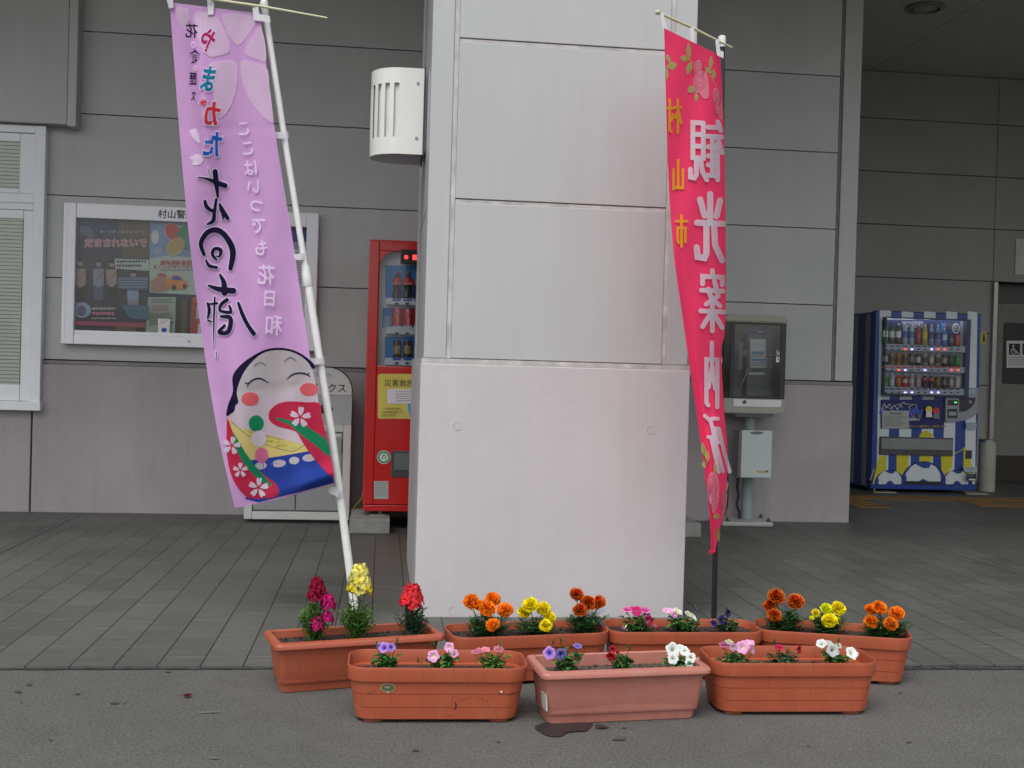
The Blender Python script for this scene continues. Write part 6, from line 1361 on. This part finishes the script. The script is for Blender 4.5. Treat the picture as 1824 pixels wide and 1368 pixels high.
for pts in (((330, 75), (375, 68), (430, 70), (510, 92), (500, 120), (460, 180), (425, 222), (400, 224), (362, 180), (335, 110)),
            ((520, 130), (535, 165), (548, 220), (552, 310), (520, 306), (470, 288), (445, 268), (455, 230), (490, 175)),
            ((428, 312), (470, 312), (555, 345), (570, 440), (585, 560), (588, 628), (545, 600), (490, 540), (450, 470), (425, 370)),
            ((395, 312), (408, 370), (400, 460), (370, 545), (320, 600), (300, 560), (285, 480), (272, 400), (262, 330), (320, 308)),
            ((200, 62), (270, 70), (305, 95), (345, 160), (368, 225), (362, 265), (320, 280), (262, 285), (215, 220), (190, 130)),
            ((100, 40), (160, 46), (150, 62), (170, 100), (140, 92), (110, 96), (125, 120), (150, 150), (130, 140), (104, 100))):
    A.poly(sp([Z2(*q) for q in pts], 4), C_PP)
for pts in (((165, 660), (185, 665), (195, 650), (212, 690), (216, 728), (195, 715), (175, 690)), ((165, 800), (185, 790), (205, 782), (232, 800), (230, 825), (205, 838), (175, 835), (182, 818))): A.poly(sp([Z2(*q) for q in pts], 3), C_LW)
# small characters down the left
for ch, (x, y), h in (('花', (175, 155), 27), ('食', (190, 285), 26), ('歴', (182, 400), 24)):
    A.text(ch, *Z2(x, y), h, C_DK, mirror=True, bold=0.012, rot=0.05, sx=0.85 if ch != '歴' else 0.6)
A.text('文', *Z2(184, 485), 19, C_DK, mirror=True, bold=0.005, rot=0.1, sx=0.45)
for x, y, r_ in ((184, 227, 6), (194, 347, 5)): A.ell(*Z2(x, y), r_*.8, r_, C_LW); A.ell(*Z2(x, y), r_*.45, r_*.6, PINKC)
# coloured kana
for ch, (x, y), h, m_, sx_ in (('や', (258, 205), 46, C_MG, .6), ('ま', (258, 400), 50, C_TE, .62), ('が', (262, 570), 48, C_RE, .85), ('た', (282, 732), 50, C_AZ, .68)):
    A.text(ch, *Z2(x, y), h, C_WH, mirror=True, bold=0.075, sx=sx_, rot=0.10, shear=-0.1); A.text(ch, *Z2(x, y), h, m_, mirror=True, bold=0.03, sx=sx_, rot=0.10, shear=-0.1)
# big brush characters: outline then ink
brush = [([Z2(207, 900), Z2(250, 907), Z2(300, 926), Z2(345, 942)], [2, 4, 8, 9]), ([Z2(294, 870), Z2(300, 930), Z2(308, 1000)], [9, 9, 4]), ([Z2(256, 852), Z2(272, 905)], [.8, .8]),
  ([Z2(300, 1012), Z2(290, 1075), Z2(284, 1120), Z2(254, 1138)], [5, 6, 7, 3]), ([Z2(242, 1022), Z2(252, 1050), Z2(280, 1070), Z2(295, 1060)], [6, 7, 6, 5]), ([Z2(318, 1036), Z2(330, 1068), Z2(358, 1108)], [4, 9, 7]), ([Z2(330, 1080), Z2(335, 1112)], [5, 3]),
  ([Z2(238, 1292), Z2(222, 1235), Z2(255, 1180), Z2(305, 1168), Z2(352, 1205), Z2(384, 1275), Z2(372, 1362)], [6, 8, 9, 10, 10, 11, 8]), ([Z2(300, 1318), Z2(280, 1290), Z2(292, 1262), Z2(322, 1270), Z2(316, 1300), Z2(300, 1300)], [4, 6, 6, 7, 4, 2]), ([Z3(133, 65), Z3(150, 95), Z3(188, 103)], [3, 6, 5]),
  ([Z3(204, 140), Z3(224, 180), Z3(228, 232)], [4, 9, 11]), ([Z3(148, 196), Z3(200, 214), Z3(272, 222)], [4, 9, 11]),
  ([Z3(142, 285), Z3(150, 320), Z3(142, 362)], [4, 6, 3]), ([Z3(145, 290), Z3(190, 285)], [3, 4]), ([Z3(178, 255), Z3(174, 350), Z3(171, 495)], [3, 3, .8]), ([Z3(143, 372), Z3(160, 378)], [3, 3]),
  ([Z3(240, 268), Z3(212, 290), Z3(205, 322), Z3(258, 330), Z3(252, 298)], [7, 6, 5, 6, 4]), ([Z3(210, 352), Z3(258, 362), Z3(246, 430), Z3(200, 432), Z3(228, 398)], [5, 8, 8, 7, 5]), ([Z3(298, 284), Z3(318, 340), Z3(345, 395), Z3(376, 440)], [5, 7, 7, 8]), ([Z3(186, 530), Z3(186, 560)], [1, 1])]
for p_, w_ in brush: A.stroke(p_, [q+4.0 for q in w_], C_WH)
for p_, w_ in brush: A.stroke(p_, w_, C_DK)
for ch, x, y, h in (('こ', 434, 229, 30), ('こ', 441, 264, 30), ('は', 446, 299, 31), ('い', 451, 333, 31), ('つ', 457, 367, 30), ('で', 461, 402, 32), ('も', 465, 441, 31), ('花', 474, 489, 37), ('日', 480, 532, 32), ('和', 488, 579, 38)):
    A.text(ch, x, y, h, C_LW, mirror=True, bold=0.016, rot=-0.1 if ch not in '日和花' else 0.05, sx=.85)
A.build('lettering', cl1, onC(D1), cut=4)
# smiling face picture
z3 = lambda *pts: [Z3(*q) for q in pts]
A = Art(0.00014)
A.poly(sp(z3((238, 858), (246, 800), (270, 735), (268, 660), (300, 608), (362, 558), (435, 521), (500, 511), (565, 520), (622, 545), (678, 590), (684, 620), (640, 600), (600, 700), (450, 760), (298, 790), (275, 838)), 4), C_DK)
A.poly(sp(z3((490, 524), (560, 530), (625, 562), (668, 612), (692, 700), (704, 795), (704, 900), (640, 1000), (590, 1032), (555, 1036), (480, 1020), (400, 990), (330, 945), (280, 900), (246, 862), (276, 835), (298, 792), (290, 740), (302, 690), (330, 630), (378, 572), (430, 536)), 4), C_FACE)
A.poly(z3((245, 866), (290, 912), (350, 958), (420, 998), (490, 1024), (560, 1037), (595, 1030), (632, 1004), (656, 1036), (600, 1047), (520, 1060), (430, 1073), (365, 1082), (310, 1020), (262, 930)), C_YE)
A.stroke(z3((262, 885), (340, 952), (440, 1004), (560, 1036), (600, 1026), (635, 1004)), 1.1, C_LN)
A.poly(z3((362, 1082), (430, 1073), (520, 1060), (662, 1035), (720, 1100), (772, 1150), (786, 1196), (755, 1205), (690, 1222), (600, 1246), (500, 1270), (400, 1296), (330, 1278), (400, 1200)), C_BL)
for cx, cy, a_, b_ in ((503, 1099, 36, 19), (581, 1084, 26, 19), (658, 1070, 35, 19), (412, 1110, 30, 19)): A.ell(*Z3(cx, cy), a_*.351, b_*.351, C_FACE, rot=-.1)
A.poly(sp(z3((243, 868), (270, 940), (318, 1020), (365, 1090), (422, 1150), (478, 1192), (502, 1225), (500, 1256), (470, 1273), (400, 1277), (345, 1272), (290, 1215), (256, 1140), (240, 1050), (238, 960)), 3), C_RD)
A.poly(sp(z3((272, 945), (302, 990), (345, 1060), (400, 1130), (468, 1205), (442, 1206), (370, 1152), (315, 1082), (282, 1005)), 3), C_GR)
A.poly(sp(z3((708, 793), (640, 788), (560, 783), (500, 795), (462, 825), (451, 860), (465, 890), (510, 915), (588, 936), (620, 985), (660, 1045), (705, 1100), (772, 1168), (782, 1150), (765, 1060), (742, 950), (722, 860)), 3), C_RD)
A.poly(sp(z3((488, 866), (560, 880), (640, 910), (700, 946), (748, 985), (760, 1062), (700, 1016), (620, 956), (555, 902), (500, 880)), 3), C_GR)
for cx, cy, a_, b_, m_ in ((358, 771, 45, 34, C_CO), (656, 723, 46, 33, C_CO), (389, 895, 38, 41, C_GR), (402, 973, 38, 41, C_WH), (416, 1057, 34, 39, C_PK)): A.ell(*Z3(cx, cy), a_*.351, b_*.351, m_, n=28)
A.stroke(z3((424, 1096), (432, 1150)), 1.2, C_LN)
A.stroke(z3((343, 712), (352, 690), (378, 672), (412, 668), (452, 690)), [1, 2.2, 2.6, 2.6, 1], C_DK); A.stroke(z3((331, 690), (352, 692)), 1.6, C_DK); A.stroke(z3((542, 673), (568, 650), (600, 640), (636, 643), (662, 658)), [1, 2.2, 2.6, 2.6, 1.6], C_DK); A.stroke(z3((645, 650), (658, 640)), 1.6, C_DK)
A.stroke(z3((378, 606), (395, 590), (415, 588), (436, 600)), 1.1, C_DK); A.stroke(z3((532, 584), (548, 566), (568, 562), (590, 576)), 1.1, C_DK)
def sakura(cx, cy, R_, rot=0.0):
    for k in range(5):
        a = rot-PI/2+k*2*PI/5; ca, sa = math.cos(a), math.sin(a); pts = []
        for u, v in ((.12, 0), (.4, .2), (.8, .27), (.98, .14), (.86, 0), (.98, -.14), (.8, -.27), (.4, -.2)): pts.append(Z3(cx+(u*ca-v*sa)*R_, cy+(u*sa+v*ca)*R_))
        A.poly(pts, C_WH)
sakura(612, 864, 56, .1); sakura(264, 1008, 48, .2); sakura(308, 1133, 40, 0); sakura(400, 1222, 54, .1)
A.build('picture', cl1, onC(D1), cut=4)
bm = B(); POLEW = mat('white plastic pole', (0.66, 0.69, 0.66), 0.35, var=0.05, vs=20)
pts = [pD(*q) for q in ((471, 12, 4.84), (505, 235, 4.85), (546, 490, 4.86), )]; tube(bm, pts, [0.0135, 0.0135, 0.0135], 14); obj('upper_pole', bm, POLEW, bn)
bm = B(); pts = [pD(*q) for q in ((546, 486, 4.86), (566, 620, 4.86), (590, 770, 4.86), (612, 930, 4.86), (636, 1118, 4.86))]; tube(bm, pts, 0.0175, 18); obj('lower_pole', bm, POLEW, bn)
bm = B(); tube(bm, [pD(*q) for q in ((543.5, 472, 4.86), (546, 492, 4.86), (548.5, 508, 4.86), (549, 511, 4.86))], [0.017, 0.021, 0.023, 0.019], 16); obj('collar', bm, POLEW, bn)
bm = B(); tube(bm, [pD(*q) for q in ((468.5, 1, 4.84), (470, 4, 4.84), (471, 12, 4.84), (471.5, 15, 4.84), (473, 26, 4.84))], [0.012, 0.018, 0.018, 0.015, 0.0155], 14); obj('cap', bm, POLEW, bn)
BAM = mat('pale rod', (0.50, 0.50, 0.32), 0.5); bm = B(); tube(bm, [pD(*q) for q in ((296, -22, 4.80), (380, -1, 4.80), (470, 12, 4.81), (583, 32, 4.82))], [0.006, 0.006, 0.006, 0.004], 8); obj('crossbar', bm, BAM, bn)
TIE = mat('white tie', (0.62, 0.62, 0.64), 0.7, trans=0.2)
def tie(parent, pts, dd, dep, th=0.003):
    bm = B(); a = [bm.verts.new(pD(x, y, dep(x, y)-dd)) for x, y in pts]; b_ = [bm.verts.new(pD(x, y, dep(x, y)-dd+th)) for x, y in pts]; n = len(pts)
    bm.faces.new(a); bm.faces.new(b_[::-1])
    for i in range(n): bm.faces.new((a[i], b_[i], b_[(i+1) % n], a[(i+1) % n]))
    obj('tie', bm, TIE, parent)
for pts in ((296, -4, 308, -4, 309, 14, 301, 15), (369, -6, 382, -6, 380, 26, 370, 26)):
    q = [(pts[i], pts[i+1]) for i in range(0, 8, 2)]; tie(bn, q, 0.012, D1)
tie(bn, [(449, 8), (459, 8), (462, 25), (480, 28), (482, 40), (452, 36)], 0.014, D1)
def sleeve(parent, x, y, dep, r, dx, dy, ln=7):
    d = Vector((dx, dy)).normalized(); bm = B(); tube(bm, [pD(x-d.x*ln, y-d.y*ln, dep), pD(x+d.x*ln, y+d.y*ln, dep)], r, 16); obj('tie', bm, TIE, parent)
for (ax_, ay), (bx__, by) in (((480, 234), (506, 241)), ((511, 451), (537, 457)), ((550, 637), (569, 643)), ((584, 866), (603, 880))):
    dep = lambda x, y: 4.828; w_ = 6.0
    tie(bn, [(ax_, ay), (bx__, ay+2), (bx__, by+w_), (ax_+2, ay+12)], 0.008, dep); sleeve(bn, bx__+1, by+1, 4.858, 0.0175 if ay < 460 else 0.0205, .15, 1, 6.5)

# red banner, black pole
def RX(y): return lerp_curve([(0, 1284, 90), (.2, 1290, 250), (.45, 1293, 480), (.58, 1291, 590), (.62, 1285, 625), (.70, 1289, 720), (.80, 1296, 815), (.9, 1290, 905), (1, 1272, 988)], max(0, min(1, (y-90)/898)))[0]
def LX(y): return lerp_curve([(0, 1183, 50), (.27, 1190, 300), (.43, 1200, 450), (.545, 1215, 560), (.74, 1241, 740), (.91, 1262, 900), (1, 1267, 982)], max(0, min(1, (y-50)/932)))[0]
def D2(x, y):
    w_ = RX(y)-LX(y); u = (x-LX(y))/max(w_, 12); turn = max(0, u-0.6)/0.4
    return 4.55+(1-math.sqrt(max(0.0, 1-min(1, turn)**2*0.98)))*0.14+0.010*math.sin(y*0.012+x*.03)+0.006*math.sin(x*0.09+y*.02)+0.10*u+0.02*math.exp(-((u-.12)/.07)**2)*max(0, min(1, (y-350)/300))
rd = thing('banner_flag', 'crimson banner with white lettering and roses on a black pole', 'banner', tuple(pD(1271, 1112, 4.72)))
CRIM = CM('crimson cloth', (248, 66, 112))
cl2 = cloth('cloth', rd, [(0, 1183, 50), (.27, 1190, 300), (.43, 1200, 450), (.545, 1215, 560), (.74, 1241, 740), (.91, 1262, 900), (1, 1267, 984)],
            [(0, 1283, 99), (.18, 1290, 250), (.44, 1293, 480), (.56, 1291, 590), (.60, 1285, 625), (.70, 1289, 720), (.81, 1296, 815), (.91, 1290, 905), (1, 1273, 984)], D2, CRIM, nu=30)
R_WH = CM('print chalk white', (214, 212, 222)); R_YE = CM('print mustard', (220, 172, 50)); R_PK = CM('print blush', (226, 150, 170)); R_GN = CM('print pale green', (178, 186, 120)); R_LN = CM('print rose line', (205, 90, 120))
A = Art(0.00014); Z7 = lambda x, y: (1140+x*0.3656, y*0.3656); Z8_ = lambda x, y: (1160+x*0.4534, 480+y*0.4534)
def lf(cx, cy, L, W, rot, zf): c_, s_ = math.cos(rot), math.sin(rot); return [zf(cx+(u*c_-v*s_), cy+(u*s_+v*c_)) for u, v in ((-L, 0), (-L*.4, -W*.8), (L*.2, -W), (L, 0), (L*.2, W), (-L*.4, W*.8))]
for cx, cy, L, W, rot in ((138, 285, 24, 10, -1.9), (156, 320, 25, 20, -.2), (130, 355, 35, 8, 1.5), (237, 250, 42, 11, -1.6), (216, 285, 20, 15, .4), (240, 332, 32, 14, -1.3), (345, 305, 34, 10, -1.5), (333, 342, 20, 12, .7), (360, 360, 26, 9, 1.5), (252, 435, 24, 18, -.5), (274, 472, 26, 9, 1.6)):
    A.poly(sp(lf(cx, cy, L, W, rot, Z7), 3), R_GN)
for p_ in (((218, 285), (245, 295), (262, 312)), ((330, 330), (352, 385), (370, 420)), ((125, 330), (150, 315))): A.stroke([Z7(*q) for q in p_], 1.3, R_GN)
def rose(pts, cx, cy, zf, sc=1.0, tilt=0.0):
    A.poly(sp([zf(*q) for q in pts], 3), R_PK); xs = [q[0] for q in pts]; ys = [q[1] for q in pts]; hw = (max(xs)-min(xs))/2; hh = (max(ys)-min(ys))/2; mx0 = (max(xs)+min(xs))/2; my0 = (max(ys)+min(ys))/2
    for k_, n_, a0, a1 in ((.2, 10, 0, 5.5), (.36, 12, 2, 7.2), (.54, 12, -.5, 4), (.56, 9, 4.4, 6.4), (.74, 12, .4, 3.4), (.72, 10, 3.7, 6.0), (.88, 8, .8, 2.4), (.88, 8, 2.9, 4.2)):
        A.stroke([zf(mx0+cx+(hw*k_)*math.cos(a0+(a1-a0)*i/n_)+.08*hw*math.sin(i*2), my0+cy+hh*k_*math.sin(a0+(a1-a0)*i/n_)) for i in range(n_+1)], 0.75*sc, R_LN)
rose(((262, 310), (285, 290), (302, 310), (300, 345), (322, 350), (332, 390), (336, 440), (334, 475), (310, 480), (292, 455), (268, 440), (256, 390), (268, 360)), -6, -30, Z7, 1.2)
rose(((358, 440), (372, 428), (390, 450), (400, 500), (402, 560), (398, 585), (380, 560), (364, 520), (356, 480)), 0, -8, Z7, 1.1)
for ch, x, y, w_, h_ in (('村', 1201, 207, 27, 66), ('山', 1208, 311, 24, 62), ('市', 1214, 412, 23, 60)): A.glyph(ch, x, y, w_, h_, 4.6, R_YE)
for ch, x, y, w_, h_, lw_, sk in (('観', 1259, 267, 62, 116, 8.6, 0), ('光', 1265, 404, 56, 130, 11, 0), ('案', 1269, 534, 46, 112, 8.6, 0), ('内', 1268, 666, 27, 124, 7.6, 0), ('所', 1277, 788, 27, 112, 6.6, .22)):
    A.glyph(ch, x, y, w_, h_, lw_, R_WH, f=(lambda X, Y, y=y, sk=sk: (X+sk*(Y-y), Y+(X-1235)*0.05)))
for cx, cy, L, W, rot in ((205, 705, 28, 9, 1.4), (220, 735, 26, 8, -1.6), (208, 765, 16, 8, 1.5), (250, 780, 22, 6, -1.6), (256, 970, 14, 11, 0), (262, 1040, 30, 8, 1.5), (295, 865, 30, 4, -1.3)): A.poly(sp(lf(cx, cy, L, W, rot, Z8_), 3), R_GN)
rose(((225, 810), (245, 795), (262, 815), (266, 870), (262, 920), (245, 958), (232, 925), (220, 880)), 0, -8, Z8_, 1)
rose(((282, 870), (296, 862), (298, 900), (290, 950), (276, 990), (272, 930)), 0, 0, Z8_, .8)
A.build('print', cl2, onC(D2), cut=4)
bm = B(); lay = None; rnd = random.Random(2)
for i in range(7):
    x = 1266+i*1.3; p0 = pD(x, 980, D2(1269, 978)); p1 = pD(x-3+rnd.uniform(-2, 1), 986+rnd.uniform(-2, 4), D2(1269, 978)); tube(bm, [p0, p1], [0.004, 0.0012], 5)
obj('frayed_end', bm, CRIM, cl2)
BLK_P = mat('black pole', (0.012, 0.012, 0.016), 0.35); bm = B(); PD2 = 4.80
tube(bm, [pD(*q) for q in ((1286, 76, PD2), (1284, 480, PD2), (1277, 800, PD2), (1271, 1118, PD2))], [0.012, 0.0125, 0.0125, 0.0125], 14); obj('pole', bm, BLK_P, rd)
bm = B(); tube(bm, [pD(*q) for q in ((1286, 64, PD2), (1286, 66, PD2), (1286, 78, PD2), (1286, 79, PD2), (1286, 84, PD2))], [0.012, 0.0165, 0.0165, 0.013, 0.013], 14); obj('cap', bm, POLEW, rd)
bm = B(); tube(bm, [pD(*q) for q in ((1169, 21, 4.62), (1230, 48, 4.70), (1304, 85, 4.78))], [0.006, 0.006, 0.004], 8); obj('crossbar', bm, BAM, rd)
bm = B(); tube(bm, [pD(*q) for q in ((1168, 20, 4.62), (1174, 23.5, 4.625))], 0.010, 8); obj('rod_end', bm, BAM, rd)
dp = lambda x, y: 4.64
tie(rd, [(1176, 24), (1182, 22), (1184, 36), (1189, 52), (1182, 54), (1178, 38)], 0.03, dp); tie(rd, [(1229, 50), (1236, 48), (1237, 80), (1231, 82)], 0.03, dp); tie(rd, [(1274, 72), (1280, 70), (1283, 90), (1289, 92), (1289, 104), (1277, 98)], 0.02, lambda x, y: 4.70)
for y in (440, 642, 860): tie(rd, [(RX(y)-4, y-5), (1285 if y < 500 else RX(y)+1, y-5), (1285 if y < 500 else RX(y)+1, y+5), (RX(y)-4, y+5)], 0.0, lambda x, y: 4.775)
